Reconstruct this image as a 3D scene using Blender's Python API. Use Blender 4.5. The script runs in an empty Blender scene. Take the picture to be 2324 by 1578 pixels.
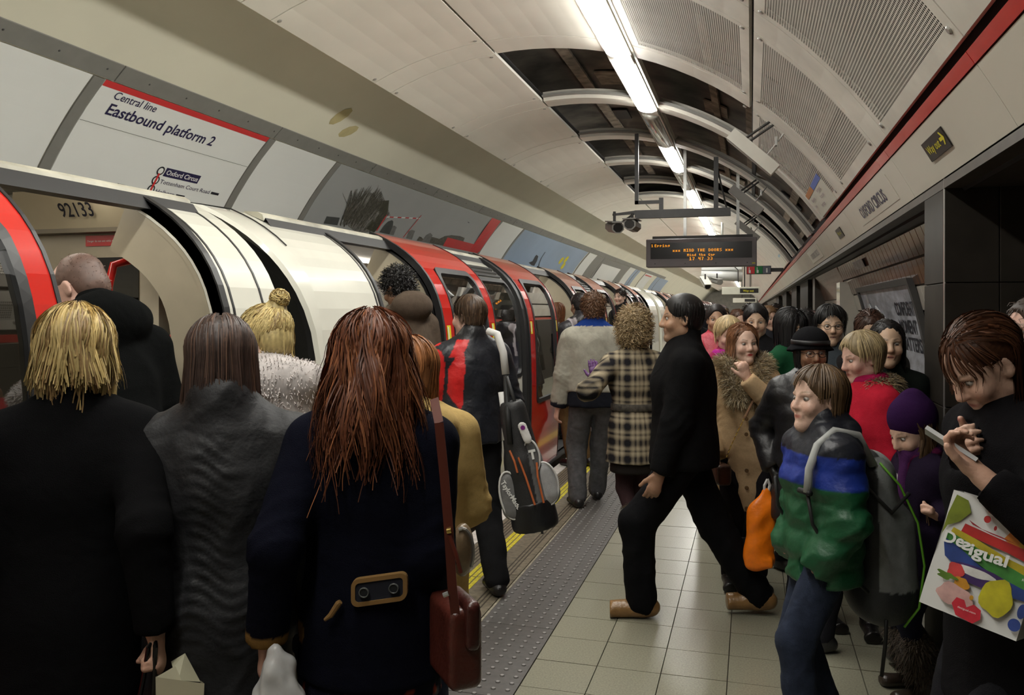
import bpy, math, random
import numpy as np
from mathutils import Vector, Matrix
random.seed(7); RNG = np.random.default_rng(11)
SC = bpy.context.scene; COL = SC.collection

# ---------------------------------------------------------------- camera
CAM_H = 1.65; FPX = 1890.0; YAW = math.atan(543/1890.0)
SN, CS = math.sin(YAW), math.cos(YAW)
cam = bpy.data.cameras.new('camera'); camo = bpy.data.objects.new('camera', cam); COL.objects.link(camo)
cam.sensor_width = 36; cam.lens = FPX/2324*36; cam.shift_y = -84/2324; cam.clip_start = .05; cam.clip_end = 300
camo.location = (0, 0, CAM_H); camo.rotation_euler = (math.pi/2, 0, YAW)
SC.camera = camo
# ---------------------------------------------------------------- world, exposure
w = bpy.data.worlds.new('world'); SC.world = w; w.use_nodes = True
w.node_tree.nodes['Background'].inputs[0].default_value = (.9, .95, 1, 1)
w.node_tree.nodes['Background'].inputs[1].default_value = 0.0
SC.view_settings.view_transform = 'Standard'; SC.view_settings.look = 'None'
SC.view_settings.exposure = 0.2; SC.view_settings.gamma = 1; SC.view_settings.use_curve_mapping = False
SC.cycles.max_bounces = 6; SC.cycles.diffuse_bounces = 3; SC.cycles.glossy_bounces = 3; SC.cycles.transparent_max_bounces = 10
SC.cycles.sample_clamp_indirect = 4
LAMP_POWER = 34.0          # platform luminaires
TRAIN_LAMP_POWER = 9.0     # saloon lighting inside the cars

# ---------------------------------------------------------------- materials
def _new(name):
    m = bpy.data.materials.new(name); m.use_nodes = True
    nt = m.node_tree; b = nt.nodes['Principled BSDF']
    return m, nt, b
def _n(nt, t, **kw):
    n = nt.nodes.new(t)
    for k, v in kw.items(): setattr(n, k, v)
    return n
def c4(c): return (c[0], c[1], c[2], 1)
def M(name, col, rough=.5, var=.12, vs=8, bump=0, bs=60, crease=0, cs=14, metal=0, coat=0, attr=False, stretch=None, spec=.5, sheen=0, trans=0):
    """procedural material: base colour (or the vertex colour 'Col') with noise variation and fine relief"""
    m, nt, b = _new(name)
    tc = _n(nt, 'ShaderNodeTexCoord'); src = tc.outputs['Object']
    if stretch:
        mp = _n(nt, 'ShaderNodeMapping'); mp.inputs['Scale'].default_value = stretch
        nt.links.new(src, mp.inputs[0]); src = mp.outputs[0]
    base = None
    if attr:
        a = _n(nt, 'ShaderNodeAttribute'); a.attribute_name = 'Col'; base = a.outputs['Color']
    if var > 0:
        nz = _n(nt, 'ShaderNodeTexNoise'); nz.inputs['Scale'].default_value = vs; nz.inputs['Detail'].default_value = 4
        nt.links.new(src, nz.inputs['Vector'])
        mr = _n(nt, 'ShaderNodeMapRange'); mr.inputs['From Min'].default_value = .3; mr.inputs['From Max'].default_value = .7
        mr.inputs['To Min'].default_value = 1-var; mr.inputs['To Max'].default_value = 1+var
        nt.links.new(nz.outputs['Fac'], mr.inputs['Value'])
        vm = _n(nt, 'ShaderNodeVectorMath', operation='SCALE')
        if base is not None: nt.links.new(base, vm.inputs[0])
        else: vm.inputs[0].default_value = col
        nt.links.new(mr.outputs[0], vm.inputs['Scale']); nt.links.new(vm.outputs[0], b.inputs['Base Color'])
    elif base is not None: nt.links.new(base, b.inputs['Base Color'])
    else: b.inputs['Base Color'].default_value = c4(col)
    b.inputs['Roughness'].default_value = rough; b.inputs['Metallic'].default_value = metal
    b.inputs['Coat Weight'].default_value = coat; b.inputs['Coat Roughness'].default_value = .08
    b.inputs['Specular IOR Level'].default_value = spec
    if sheen: b.inputs['Sheen Weight'].default_value = sheen; b.inputs['Sheen Roughness'].default_value = .4
    if trans: b.inputs['Subsurface Weight'].default_value = trans; b.inputs['Subsurface Radius'].default_value = (.012, .005, .003); b.inputs['Subsurface Scale'].default_value = .6
    if bump > 0:
        nb = _n(nt, 'ShaderNodeTexNoise'); nb.inputs['Scale'].default_value = bs; nb.inputs['Detail'].default_value = 3
        nt.links.new(src, nb.inputs['Vector'])
        bp = _n(nt, 'ShaderNodeBump'); bp.inputs['Strength'].default_value = bump; bp.inputs['Distance'].default_value = .01
        nt.links.new(nb.outputs['Fac'], bp.inputs['Height']); nt.links.new(bp.outputs[0], b.inputs['Normal'])
        if crease:
            n2 = _n(nt, 'ShaderNodeTexNoise'); n2.inputs['Scale'].default_value = cs; n2.inputs['Detail'].default_value = 2; n2.inputs['Distortion'].default_value = .5
            nt.links.new(src, n2.inputs['Vector'])
            b2 = _n(nt, 'ShaderNodeBump'); b2.inputs['Strength'].default_value = crease; b2.inputs['Distance'].default_value = .03
            nt.links.new(n2.outputs['Fac'], b2.inputs['Height']); nt.links.new(b2.outputs[0], bp.inputs['Normal'])
    return m
def emis(name, col, s):
    m, nt, b = _new(name); nt.nodes.remove(b)
    e = _n(nt, 'ShaderNodeEmission'); e.inputs[0].default_value = c4(col); e.inputs[1].default_value = s
    nt.links.new(e.outputs[0], nt.nodes['Material Output'].inputs[0]); return m
def glassmat(name, tint=(.5, .52, .5), refl=.12, rough=.02):
    """thin window pane: mostly see-through, tinted, with a mirror-like share"""
    m, nt, b = _new(name); nt.nodes.remove(b)
    t = _n(nt, 'ShaderNodeBsdfTransparent'); t.inputs[0].default_value = c4(tint)
    g = _n(nt, 'ShaderNodeBsdfGlossy'); g.inputs['Roughness'].default_value = rough; g.inputs[0].default_value = (.9, .9, .9, 1)
    fr = _n(nt, 'ShaderNodeLayerWeight'); fr.inputs[0].default_value = .25
    mr = _n(nt, 'ShaderNodeMapRange'); mr.inputs['To Min'].default_value = refl; mr.inputs['To Max'].default_value = .8
    nt.links.new(fr.outputs['Fresnel'], mr.inputs['Value'])
    mx = _n(nt, 'ShaderNodeMixShader'); nt.links.new(mr.outputs[0], mx.inputs[0])
    nt.links.new(t.outputs[0], mx.inputs[1]); nt.links.new(g.outputs[0], mx.inputs[2])
    nt.links.new(mx.outputs[0], nt.nodes['Material Output'].inputs[0]); return m
def perfmat(name, col, pitch=.0165, rad=.30):
    """sheet steel pierced by round holes on a square grid (UV in metres)"""
    m, nt, b = _new(name); b.inputs['Base Color'].default_value = c4(col); b.inputs['Roughness'].default_value = .45
    uv = _n(nt, 'ShaderNodeUVMap'); uv.uv_map = 'UVMap'
    sc = _n(nt, 'ShaderNodeVectorMath', operation='SCALE'); sc.inputs['Scale'].default_value = 1/pitch
    fr = _n(nt, 'ShaderNodeVectorMath', operation='FRACTION'); sb = _n(nt, 'ShaderNodeVectorMath', operation='SUBTRACT'); sb.inputs[1].default_value = (.5, .5, 0)
    sp = _n(nt, 'ShaderNodeSeparateXYZ'); cb = _n(nt, 'ShaderNodeCombineXYZ'); ln = _n(nt, 'ShaderNodeVectorMath', operation='LENGTH')
    lt = _n(nt, 'ShaderNodeMath', operation='LESS_THAN'); lt.inputs[1].default_value = rad
    L = nt.links.new
    L(uv.outputs[0], sc.inputs[0]); L(sc.outputs[0], fr.inputs[0]); L(fr.outputs[0], sb.inputs[0]); L(sb.outputs[0], sp.inputs[0])
    L(sp.outputs[0], cb.inputs[0]); L(sp.outputs[1], cb.inputs[1]); L(cb.outputs[0], ln.inputs[0]); L(ln.outputs['Value'], lt.inputs[0])
    t = _n(nt, 'ShaderNodeBsdfTransparent'); mx = _n(nt, 'ShaderNodeMixShader')
    L(lt.outputs[0], mx.inputs[0]); L(b.outputs[0], mx.inputs[1]); L(t.outputs[0], mx.inputs[2]); L(mx.outputs[0], nt.nodes['Material Output'].inputs[0])
    return m

# ---------------------------------------------------------------- mesh helpers
class MB:
    """collects vertices and faces for ONE mesh object"""
    def __init__(s): s.v = []; s.f = []; s.mi = []; s.cur = 0
    def add(s, vs, fs):
        o = len(s.v); s.v += [tuple(map(float, p)) for p in vs]; s.f += [tuple(i+o for i in f) for f in fs]; s.mi += [s.cur]*len(fs); return s
    def box(s, lo, hi, rot=0, piv=None):
        x0, y0, z0 = lo; x1, y1, z1 = hi
        vs = [(x0,y0,z0),(x1,y0,z0),(x1,y1,z0),(x0,y1,z0),(x0,y0,z1),(x1,y0,z1),(x1,y1,z1),(x0,y1,z1)]
        return s.add(vs, [(0,3,2,1),(4,5,6,7),(0,1,5,4),(1,2,6,5),(2,3,7,6),(3,0,4,7)])
    def bbox(s, lo, hi, b=.01):
        """box with chamfered vertical and horizontal edges"""
        bm_v, bm_f = _chamfer(lo, hi, b); return s.add(bm_v, bm_f)
    def tube(s, pts, r, n=8, cap=True, closed=False):
        pts = [Vector(p) for p in pts]; rs = r if hasattr(r, '__len__') else [r]*len(pts)
        rings = []; up = None
        for i, p in enumerate(pts):
            if closed: d = pts[(i+1) % len(pts)]-pts[i-1]
            else: d = (pts[min(i+1, len(pts)-1)]-pts[max(i-1, 0)])
            d.normalize()
            if up is None: up = Vector((0,0,1)) if abs(d.z) < .9 else Vector((1,0,0))
            a = d.cross(up); a.normalize(); bb = a.cross(d); up = bb
            rings.append([p+rs[i]*(math.cos(t)*a+math.sin(t)*bb) for t in [2*math.pi*k/n for k in range(n)]])
        vs = [q for ring in rings for q in ring]; fs = []
        m = len(rings)
        for i in range(m if closed else m-1):
            j = (i+1) % m
            for k in range(n): fs.append((i*n+k, i*n+(k+1) % n, j*n+(k+1) % n, j*n+k))
        if cap and not closed: fs += [tuple(range(n-1, -1, -1)), tuple((m-1)*n+k for k in range(n))]
        return s.add(vs, fs)
    def lathe(s, prof, c=(0,0,0), n=20):
        vs = []; fs = []
        for r, z in prof: vs += [(c[0]+r*math.cos(2*math.pi*k/n), c[1]+r*math.sin(2*math.pi*k/n), c[2]+z) for k in range(n)]
        for i in range(len(prof)-1):
            for k in range(n): fs.append((i*n+k, i*n+(k+1) % n, (i+1)*n+(k+1) % n, (i+1)*n+k))
        fs += [tuple(range(n-1, -1, -1)), tuple((len(prof)-1)*n+k for k in range(n))]
        return s.add(vs, fs)
    def prism(s, poly, ext):
        """polygon (3-D points) extruded by the vector ext"""
        n = len(poly); vs = list(poly)+[tuple(np.add(p, ext)) for p in poly]
        return s.add(vs, [tuple(range(n)), tuple(range(2*n-1, n-1, -1))]+[(i, i+n, (i+1) % n+n, (i+1) % n) for i in range(n)])
    def build(s, name, mats, parent=None, smooth=False, uv=None):
        me = bpy.data.meshes.new(name); me.from_pydata(s.v, [], s.f); me.update()
        mats = mats if isinstance(mats, (list, tuple)) else [mats]
        for m in mats: me.materials.append(m)
        if len(mats) > 1: me.polygons.foreach_set('material_index', np.array(s.mi, dtype=np.int32))
        if uv is not None:
            l = me.uv_layers.new(name='UVMap'); vi = np.empty(len(me.loops), dtype=np.int32); me.loops.foreach_get('vertex_index', vi)
            l.data.foreach_set('uv', np.array(uv, dtype=np.float32)[vi].ravel())
        if smooth: me.polygons.foreach_set('use_smooth', np.ones(len(me.polygons), dtype=bool))
        return link(name, me, parent)
def _chamfer(lo, hi, b):
    x0, y0, z0 = lo; x1, y1, z1 = hi; vs = []; fs = []
    def ring(z, ins):
        e = b
        return [(x0+ins+e, y0+ins, z), (x1-ins-e, y0+ins, z), (x1-ins, y0+ins+e, z), (x1-ins, y1-ins-e, z), (x1-ins-e, y1-ins, z), (x0+ins+e, y1-ins, z), (x0+ins, y1-ins-e, z), (x0+ins, y0+ins+e, z)]
    for z, ins in ((z0, b), (z0+b, 0), (z1-b, 0), (z1, b)): vs += ring(z, ins)
    for i in range(3):
        for k in range(8): fs.append((i*8+k, i*8+(k+1) % 8, (i+1)*8+(k+1) % 8, (i+1)*8+k))
    fs += [tuple(range(7, -1, -1)), tuple(24+k for k in range(8))]
    return vs, fs
def link(name, data, parent=None):
    o = bpy.data.objects.new(name, data); COL.objects.link(o)
    if parent is not None: o.parent = parent
    return o
def empty(name, loc=(0,0,0), rz=0):
    o = link(name, None); o.location = loc; o.rotation_euler = (0, 0, rz); o.empty_display_size = .1; return o
def tag(o, label=None, cat=None, group=None, kind=None):
    if label: o['label'] = label
    if cat: o['category'] = cat
    if group: o['group'] = group
    if kind: o['kind'] = kind
    return o
def part_at(o, root):
    """parent a part built in world space under a root placed elsewhere, keeping it where it is"""
    o.parent = root; o.matrix_parent_inverse = (Matrix.Translation(root.location) @ root.rotation_euler.to_matrix().to_4x4()).inverted(); return o
def text_geo(s, size=1.0, align='LEFT', bold=0.0, shear=0.0, xs=1.0):
    """flat lettering as (verts, faces) in the xy plane"""
    cu = bpy.data.curves.new('lettering', 'FONT'); cu.body = s; cu.size = size; cu.align_x = align; cu.resolution_u = 3; cu.offset = bold; cu.shear = shear
    o = bpy.data.objects.new('lettering', cu); me = o.to_mesh()
    v = np.array([p.co[:2] for p in me.vertices], dtype=float).reshape(-1, 2); v[:, 0] *= xs
    f = [tuple(p.vertices) for p in me.polygons]
    o.to_mesh_clear(); bpy.data.objects.remove(o); bpy.data.curves.remove(cu)
    return v, f
def flat_text(name, s, size, mat, place, parent=None, **kw):
    """lettering mapped to the scene by place(u, v) -> xyz"""
    v, f = text_geo(s, size, **kw); b = MB(); b.add([place(p[0], p[1]) for p in v], f)
    return b.build(name, mat, parent)
def rect_poly(u0, v0, u1, v1, nu=1, nv=1):
    vs = []; fs = []
    for i in range(nu+1):
        for j in range(nv+1): vs.append((u0+(u1-u0)*i/nu, v0+(v1-v0)*j/nv))
    for i in range(nu):
        for j in range(nv): a = i*(nv+1)+j; fs.append((a, a+nv+1, a+nv+2, a+1))
    return vs, fs
def disc_poly(u, v, ru, rv, n=20, r0=0.0):
    if r0 == 0: return [(u+ru*math.cos(2*math.pi*k/n), v+rv*math.sin(2*math.pi*k/n)) for k in range(n)], [tuple(range(n))]
    vs = [(u+ru*q*math.cos(2*math.pi*k/n), v+rv*q*math.sin(2*math.pi*k/n)) for q in (1, r0) for k in range(n)]
    return vs, [(k, (k+1) % n, n+(k+1) % n, n+k) for k in range(n)]
def decal(name, vf, mat, place, parent=None):
    vs, fs = vf; b = MB(); b.add([place(*p) for p in vs], fs); return b.build(name, mat, parent)

# ---------------------------------------------------------------- tunnel section: circles about (TX, TZ), axis along y
TX, TZ = -1.9, .85
RC = 3.10      # ceiling panels
RW = 3.46      # poster wall behind the train
RR = 3.25      # tiled wall of the platform
def cyl(r, phi, y): a = math.radians(phi); return (TX+r*math.sin(a), y, TZ+r*math.cos(a))
def arcpanel(name, r, p0, p1, y0, y1, mats, parent, thick=.03, n=10, border=None, gap=.006):
    """curved sheet with thickness; border (metres) turns the inner cells into material slot 1"""
    y0 += gap; y1 -= gap; g = math.degrees(gap/r); p0 += g; p1 -= g
    b = MB(); uv = []
    ph = [p0+(p1-p0)*i/n for i in range(n+1)]; ys = [y0, y1]
    if border:
        gb = math.degrees(border/r); ph = [p0]+[p0+gb+(p1-p0-2*gb)*i/n for i in range(n+1)]+[p1]; ys = [y0, y0+border, y1-border, y1]
    m, k = len(ph), len(ys)
    for q, rr in enumerate((r, r+thick)):
        vs = [cyl(rr, a, y) for a in ph for y in ys]; uv += [(y, math.radians(a)*r) for a in ph for y in ys]
        for i in range(m-1):
            for j in range(k-1):
                a = i*k+j; f = (a, a+1, a+k+1, a+k) if q == 0 else (a, a+k, a+k+1, a+1)
                inner = border and 0 < i < m-2 and 0 < j < k-2
                if q and border and inner: continue
                b.cur = 1 if inner else 0
                o = q*m*k; b.f.append(tuple(x+o for x in f)); b.mi.append(b.cur)
        b.v += vs
    b.cur = 0; o = m*k
    for i in range(m-1):
        for j, s in ((0, 1), (k-1, -1)):
            q = (i*k+j, (i+1)*k+j, o+(i+1)*k+j, o+i*k+j); b.f.append(q if s > 0 else q[::-1]); b.mi.append(0)
    for j in range(k-1):
        for i, s in ((0, -1), (m-1, 1)):
            q = (i*k+j, i*k+j+1, o+i*k+j+1, o+i*k+j); b.f.append(q[::-1] if s > 0 else q); b.mi.append(0)
    return b.build(name, mats, parent, smooth=False, uv=uv)
# ================================================================ THE SETTING
mWhite = M('ceiling_enamel', (.74, .71, .63), rough=.38, var=.05, vs=1.5)
mRib = M('rib_enamel', (.62, .59, .52), rough=.45, var=.12, vs=3)
mPerf = perfmat('perforated_steel', (.6, .57, .5), rad=.37)
mVoid = M('sooty_tunnel_lining', (.10, .085, .068), rough=.8, var=.7, vs=2.2, bump=.5, bs=9)
mVoidStrip = M('dusty_old_concrete', (.26, .22, .17), rough=.9, var=.5, vs=7)
mCream = M('cream_wall_paint', (.72, .69, .56), rough=.5, var=.04, vs=1.2)
mGreyTrim = M('grey_metal_trim', (.2, .195, .18), rough=.45, var=.06)
mBlack = M('black_paint', (.008, .008, .008), rough=.6, var=0)
mDarkGap = M('black_recess', (.004, .004, .004), rough=.9, var=0)
mRed = M('red_enamel', (.52, .02, .015), rough=.25, var=.06, coat=.3)
mFrieze = M('frieze_enamel', (.6, .57, .49), rough=.22, var=.04, vs=1.5)
mSoffit = M('brown_soffit', (.06, .05, .04), rough=.5, var=.2)
mLamp = emis('lamp_diffuser_lit', (1.0, .985, .92), LAMP_POWER)
mLampOff = M('lamp_diffuser_unlit', (.32, .31, .27), rough=.12, var=.5, vs=3, stretch=(6, .5, 6), coat=.5)
mTile = M('terrazzo_floor', (.27, .26, .195), rough=.3, var=.22, vs=120)
mGrout = M('floor_grout', (.07, .062, .045), rough=.9, var=.3)
mTact = M('grey_tactile_paving', (.105, .098, .092), rough=.5, var=.15, vs=30)
mStud = M('worn_stud_top', (.33, .32, .31), rough=.35, var=.2)
mPlat = M('worn_brown_paving', (.15, .125, .085), rough=.75, var=.35, vs=25)
mGroove = M('dark_groove', (.05, .04, .028), rough=.9, var=.2)
mYellow = M('worn_yellow_paint', (.62, .53, .02), rough=.6, var=.3, vs=40)
mWhitePaint = M('worn_white_edge', (.62, .6, .55), rough=.6, var=.2, vs=20)
mBrownTile = M('glazed_brown_tile', (.125, .06, .035), rough=.16, var=.6, vs=5, coat=.5)
mWhiteTile = M('glazed_white_tile', (.5, .47, .41), rough=.12, var=.12, vs=3, coat=.5)
mWallGrout = M('dark_wall_grout', (.022, .018, .014), rough=.8, var=.2)
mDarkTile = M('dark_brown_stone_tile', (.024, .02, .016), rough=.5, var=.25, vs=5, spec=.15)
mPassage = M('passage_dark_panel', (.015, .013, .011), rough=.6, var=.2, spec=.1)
mWhiteSign = M('white_vitreous_panel', (.8, .81, .79), rough=.3, var=.03, vs=1)
mNavy = M('navy_print', (.012, .008, .06), rough=.35, var=0)
mInk = M('black_print', (.01, .01, .02), rough=.4, var=0)
mSteel = M('brushed_steel', (.5, .5, .48), rough=.35, var=.08, metal=.9)
mDarkMetal = M('dark_grey_metal', (.045, .043, .042), rough=.45, var=.15)
Y0, Y1 = -9.0, 92.0
RIBS = [-9.26+2*k for k in range(0, 51)]          # start of each 0.35 m rib; bays lie between
P_EDGE, P_J1, P_L0, P_L1, P_J2, P_D = -25.0, -5.25, 12.9, 18.1, 37.8, 56.5
J1A, J1B, J2A, J2B = P_J1-.1, P_J1+.1, P_J2-.2, P_J2+.2     # edges of the black shadow joints

# ---- tunnel lining above the panels
b = MB()
ph = [-70+140*i/28 for i in range(29)]
for y in (Y0, Y1): b.v += [cyl(3.62, a, y) for a in ph]
b.f += [(i, i+29, i+30, i+1) for i in range(28)]; b.mi += [0]*28
ceiling = tag(b.build('ceiling', mVoid), kind='structure', label='curved station tunnel ceiling with white enamel panels and open dark bays')
# lengthwise dusty strips and cast rings seen in the open bays
for a in (-1.5, 9, 24, 31, 44, 51):
    arcpanel('lining_strip', 3.56, a, a+1.6+1.2*((a*7) % 3)/3, 7.0, 17.0, mVoidStrip, ceiling, .03, n=2)
for k, (y, a0, a1) in enumerate([(7.5, -3, 1), (7.6, 4, 9), (8.3, 26, 31), (9.6, 2, 7), (9.3, 40, 47), (10.2, 22, 27), (11.5, -2, 4), (11.9, 30, 36), (12.1, 44, 52), (13.6, 3, 9), (13.9, 41, 48), (15.5, 20, 30), (8.0, 33, 37)]):
    arcpanel('lining_patch', 3.58, a0, a1, y, y+.55, mVoidStrip if k % 2 else mBlack, ceiling, .02, n=3)
# ---- ribs and panels
for k, y in enumerate(RIBS):
    ya, yb = y, y+.35
    if yb < Y0 or y > Y1: continue
    open_bay = 8.5 < y < 16.9
    far = y > 40
    if open_bay:
        arcpanel('ceiling_rib', RC, P_EDGE, J1A, ya, yb, mWhite, ceiling, n=6)
        arcpanel('ceiling_rib', RC-.005, P_J1, P_L0, ya+.08, yb, mRib, ceiling, .1, n=8)
        arcpanel('ceiling_rib', RC-.005, P_L1, P_D, ya+.08, yb, mRib, ceiling, .1, n=14)
        arcpanel('rib_flange', RC+.03, P_J1, P_L0, ya, ya+.08, mGreyTrim, ceiling, .02, n=8)
        arcpanel('rib_flange', RC+.03, P_L1, P_D, ya, ya+.08, mGreyTrim, ceiling, .02, n=14)
    else:
        for p0, p1, n in ((P_EDGE, J1A, 6), (J1B, P_L0, 6), (P_L1, J2A, 6), (J2B, P_D, 6)):
            arcpanel('ceiling_rib', RC, p0, p1, ya, yb, mWhite if p0 < 10 else mRib, ceiling, n=n)
    ya, yb = y+.35, y+2.0
    arcpanel('ceiling_panel', RC, P_EDGE, J1A, ya, yb, mWhite, ceiling, n=6)
    if not 7 < ya < 16.5: arcpanel('ceiling_panel', RC, J1B, P_L0, ya, yb, mWhite, ceiling, n=6)
    if not 7 < ya < 16.5:
        near = 2 < ya < 7
        arcpanel('perforated_panel' if near else 'ceiling_panel', RC, P_L1, J2A, ya, yb, [mRib, mPerf] if near else mRib, ceiling, n=8, border=.07 if near else None)
    if not 9 < ya < 16.5:
        near = 2 < ya < 9
        arcpanel('perforated_panel' if near else 'ceiling_panel', RC, J2B, P_D, ya, yb, [mRib, mPerf] if near else mRib, ceiling, n=8, border=.07 if near else None)
# small key-lock catches at the panel corners
lk = MB(); lk.lathe([(.012, 0), (.017, .004), (.017, .008)], n=12)
lkm = lk.build('panel_catch', mSteel, ceiling).data
first = bpy.data.objects['panel_catch']; spots = []
for y in RIBS:
    if not 2 < y < 14: continue
    for a in (-6.4, -24.2) + ((36.6, 39.0, 55.4) if y < 9 else ()):
        for dy in (-.06, .41): spots.append((a, y+dy))
for i, (a, y) in enumerate(spots):
    o = first if i == 0 else link('panel_catch', lkm, ceiling)
    o.location = cyl(RC-.008, a, y); o.rotation_euler = (0, math.radians(a), 0)
# backing seen through the black joints
arcpanel('joint_backing', RC+.045, P_J2-.6, P_J2+.6, Y0, Y1, mDarkGap, ceiling, .01, n=1)
arcpanel('joint_backing', RC+.045, P_J1-.45, P_J1+.45, Y0, Y1, mDarkGap, ceiling, .01, n=1)

# ---- luminaires along the crown
strip = arcpanel('lamp_channel', RC+.01, P_L0, P_L1, Y0, Y1, mRib, ceiling, .05, n=3, gap=.006)
def luminaire(y0, y1, lit):
    root = empty('ceiling_luminaire', cyl(RC, 15.5, (y0+y1)/2)); am = 15.5; w = .105
    def lens(u, v, dz=0):     # u across, v along; a shallow half-cylinder hanging below the channel
        p = Vector(cyl(RC-.004, am, v)); t = Vector((math.cos(math.radians(am)), 0, -math.sin(math.radians(am)))); n = Vector((-math.sin(math.radians(am)), 0, -math.cos(math.radians(am))))
        return p+t*u+n*dz
    q = MB(); n = 8; vs = []
    ys = [y0+.03, y0+.05, y0+.1, y1-.1, y1-.05, y1-.03]
    for i, y in enumerate(ys):
        e = [.55, .85, 1, 1, .85, .55][i]
        vs += [lens(w*math.cos(math.pi*k/n), y+(.05*(math.cos(math.pi*k/n)**2) if i > 2 else .05*(math.cos(math.pi*k/n)**2)), .08*e*math.sin(math.pi*k/n)+.004) for k in range(n+1)]
    q.add(vs, [(i*(n+1)+k, i*(n+1)+k+1, (i+1)*(n+1)+k+1, (i+1)*(n+1)+k) for i in range(5) for k in range(n)]+[tuple(range(n, -1, -1)), tuple(5*(n+1)+k for k in range(n+1))])
    part_at(q.build('diffuser', mLamp if lit else mLampOff, None, smooth=True), root)
    q = MB()
    for sgn in (-1, 1): q.add([lens(sgn*u, y, z) for y in (y0, y1) for u, z in ((w, 0), (w+.018, 0), (w+.018, .02), (w, .022))], [(0,1,5,4),(1,2,6,5),(2,3,7,6),(3,0,4,7),(0,3,2,1),(4,5,6,7)])
    part_at(q.build('housing', mRib), root)
    for ya, yb in ((y0-.08, y0+.05), (y1-.03, y1+.1)):
        q = MB(); q.add([lens(u, y, z) for y in (ya, yb) for u, z in ((-w-.018, 0), (w+.018, 0), (w+.01, .025), (0, .034), (-w-.01, .025))], [(0,1,2,3,4), (9,8,7,6,5), (0,5,6,1), (1,6,7,2), (2,7,8,3), (3,8,9,4), (4,9,5,0)])
        part_at(q.build('end_cover', mRib), root)
    return root
k = 0
for i in range(-4, 40):
    y0 = 7.16+2.0*i; lit = i not in (1, 3); where = None
    root = luminaire(y0, y0+1.82, lit)
    if i == -1: lab = 'lit ceiling luminaire cut by the top edge of the picture'
    elif i == 0: lab = 'lit ceiling luminaire at the start of the open dark ceiling bays'
    elif i == 1: lab = 'unlit luminaire with clear cover above the hanging camera bar, nearest unlit one'
    elif i == 2: lab = 'lit luminaire between the two unlit ones in the ceiling line'
    elif i == 3: lab = 'unlit luminaire further along, just above the camera bar'
    elif i == 4: lab = 'lit luminaire seen directly above the middle of the black camera bar'
    elif i < -1: lab = 'lit ceiling luminaire over the near end of the platform'
    elif i < 13: lab = ['first', 'second', 'third', 'fourth', 'fifth', 'sixth', 'seventh', 'eighth'][i-5]+' lit luminaire in the receding line beyond the camera bar'
    else: lab = 'tiny lit luminaire at the far end of the ceiling line'
    tag(root, lab, 'light', 'ceiling luminaires')

# ---- wall behind the track (cream above, poster belt below), recessed behind the ceiling edge
b = MB(); ph = [-16-(100)*i/26 for i in range(27)]
for y in (Y0, Y1): b.v += [cyl(RW, a, y) for a in ph]
b.f += [(i, i+1, i+28, i+27) for i in range(26)]; b.mi += [0]*26
wall_left = tag(b.build('wall_left', mCream, smooth=True), kind='structure', label='curved cream tunnel wall above the train')
A_T0, A_T1, A_BOT = -42.8, -45.3, -75.0      # trim top, trim bottom, lower end of posters
for i in range(-3, 20):
    arcpanel('trim_rail', RW-.015, A_T1, A_T0, 2.85+2.05*i, 2.85+2.05*(i+1), mGreyTrim, wall_left, .014, n=2)
for y in (4.72, 6.9, 8.22, 14.45, 16.0, 23.0, 25.6, 33.5, 36, 42):
    arcpanel('trim_upright', RW-.014, A_BOT, A_T1, y, y+.11, mGreyTrim, wall_left, .013, n=8)
sc = MB(); sc.lathe([(.006, 0), (.01, .004)], n=8); scm = None; j = 0
for y in np.arange(3.1, 16, .42):
    o = sc.build('trim_screw', mDarkMetal, wall_left) if scm is None else link('trim_screw', scm, wall_left)
    scm = o.data; o.location = cyl(RW-.018, -44.0, float(y)); o.rotation_euler = (0, math.radians(-44), 0)
def wallw(yref, aref, off=.006):
    """flat print on the track wall: u runs along y, v up the wall"""
    return lambda u, v: cyl(RW-off, aref+math.degrees(v/RW), yref+u)

# ---- tiled platform wall on the right, set back under the frieze
b = MB(); NP = 18
ph = [64+ (106-64)*i/NP for i in range(NP+1)]
for y in (4.75, Y1): b.v += [cyl(RR+.012, a, y) for a in ph]
b.f += [(i, i+NP+1, i+NP+2, i+1) for i in range(NP)]; b.mi += [0]*NP
wall_right = tag(b.build('wall_right', mWallGrout, smooth=True), kind='structure', label='tiled platform wall, brown above and white below')
def wallr(yref, off=.006):
    """flat print on the right wall: u runs along y towards the viewer's right (decreasing y), v up"""
    return lambda u, v: (TX+math.sqrt(max((RR-off)**2-(v-TZ)**2, 0)), yref-u, v)
def tile_geo(w, h):
    q = MB(); e = .006; t = .012
    q.add([(0, 0, 0), (w, 0, 0), (w, h, 0), (0, h, 0), (e, e, t), (w-e, e, t), (w-e, h-e, t), (e, h-e, t)], [(4,5,6,7), (0,1,5,4), (1,2,6,5), (2,3,7,6), (3,0,4,7)])
    return q
TH = .2; da = math.degrees(TH/RR)
ntile = 0; meshes = {}
def put_tile(a, y, w, mat):
    global ntile
    key = (w, mat.name)
    if key not in meshes: q = tile_geo(w-.006, TH-.006); o = q.build('wall_tile', mat, wall_right); meshes[key] = o.data
    else: o = link('wall_tile', meshes[key], wall_right)
    # local x -> -y world, local y -> up the wall
    ar = math.radians(a); up = Vector((-math.cos(ar), 0, math.sin(ar))); xx = Vector((0, -1, 0)); nn = Vector((-math.sin(ar), 0, -math.cos(ar)))
    up = -Vector((math.cos(ar), 0, -math.sin(ar)))
    mt = Matrix((xx, up, nn)).transposed().to_4x4(); mt.translation = Vector(cyl(RR+.012, a, y+w)); o.matrix_local = mt; ntile += 1
arow = 65.2; rows = []
while arow < 95: rows.append(arow+da); arow += da
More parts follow.
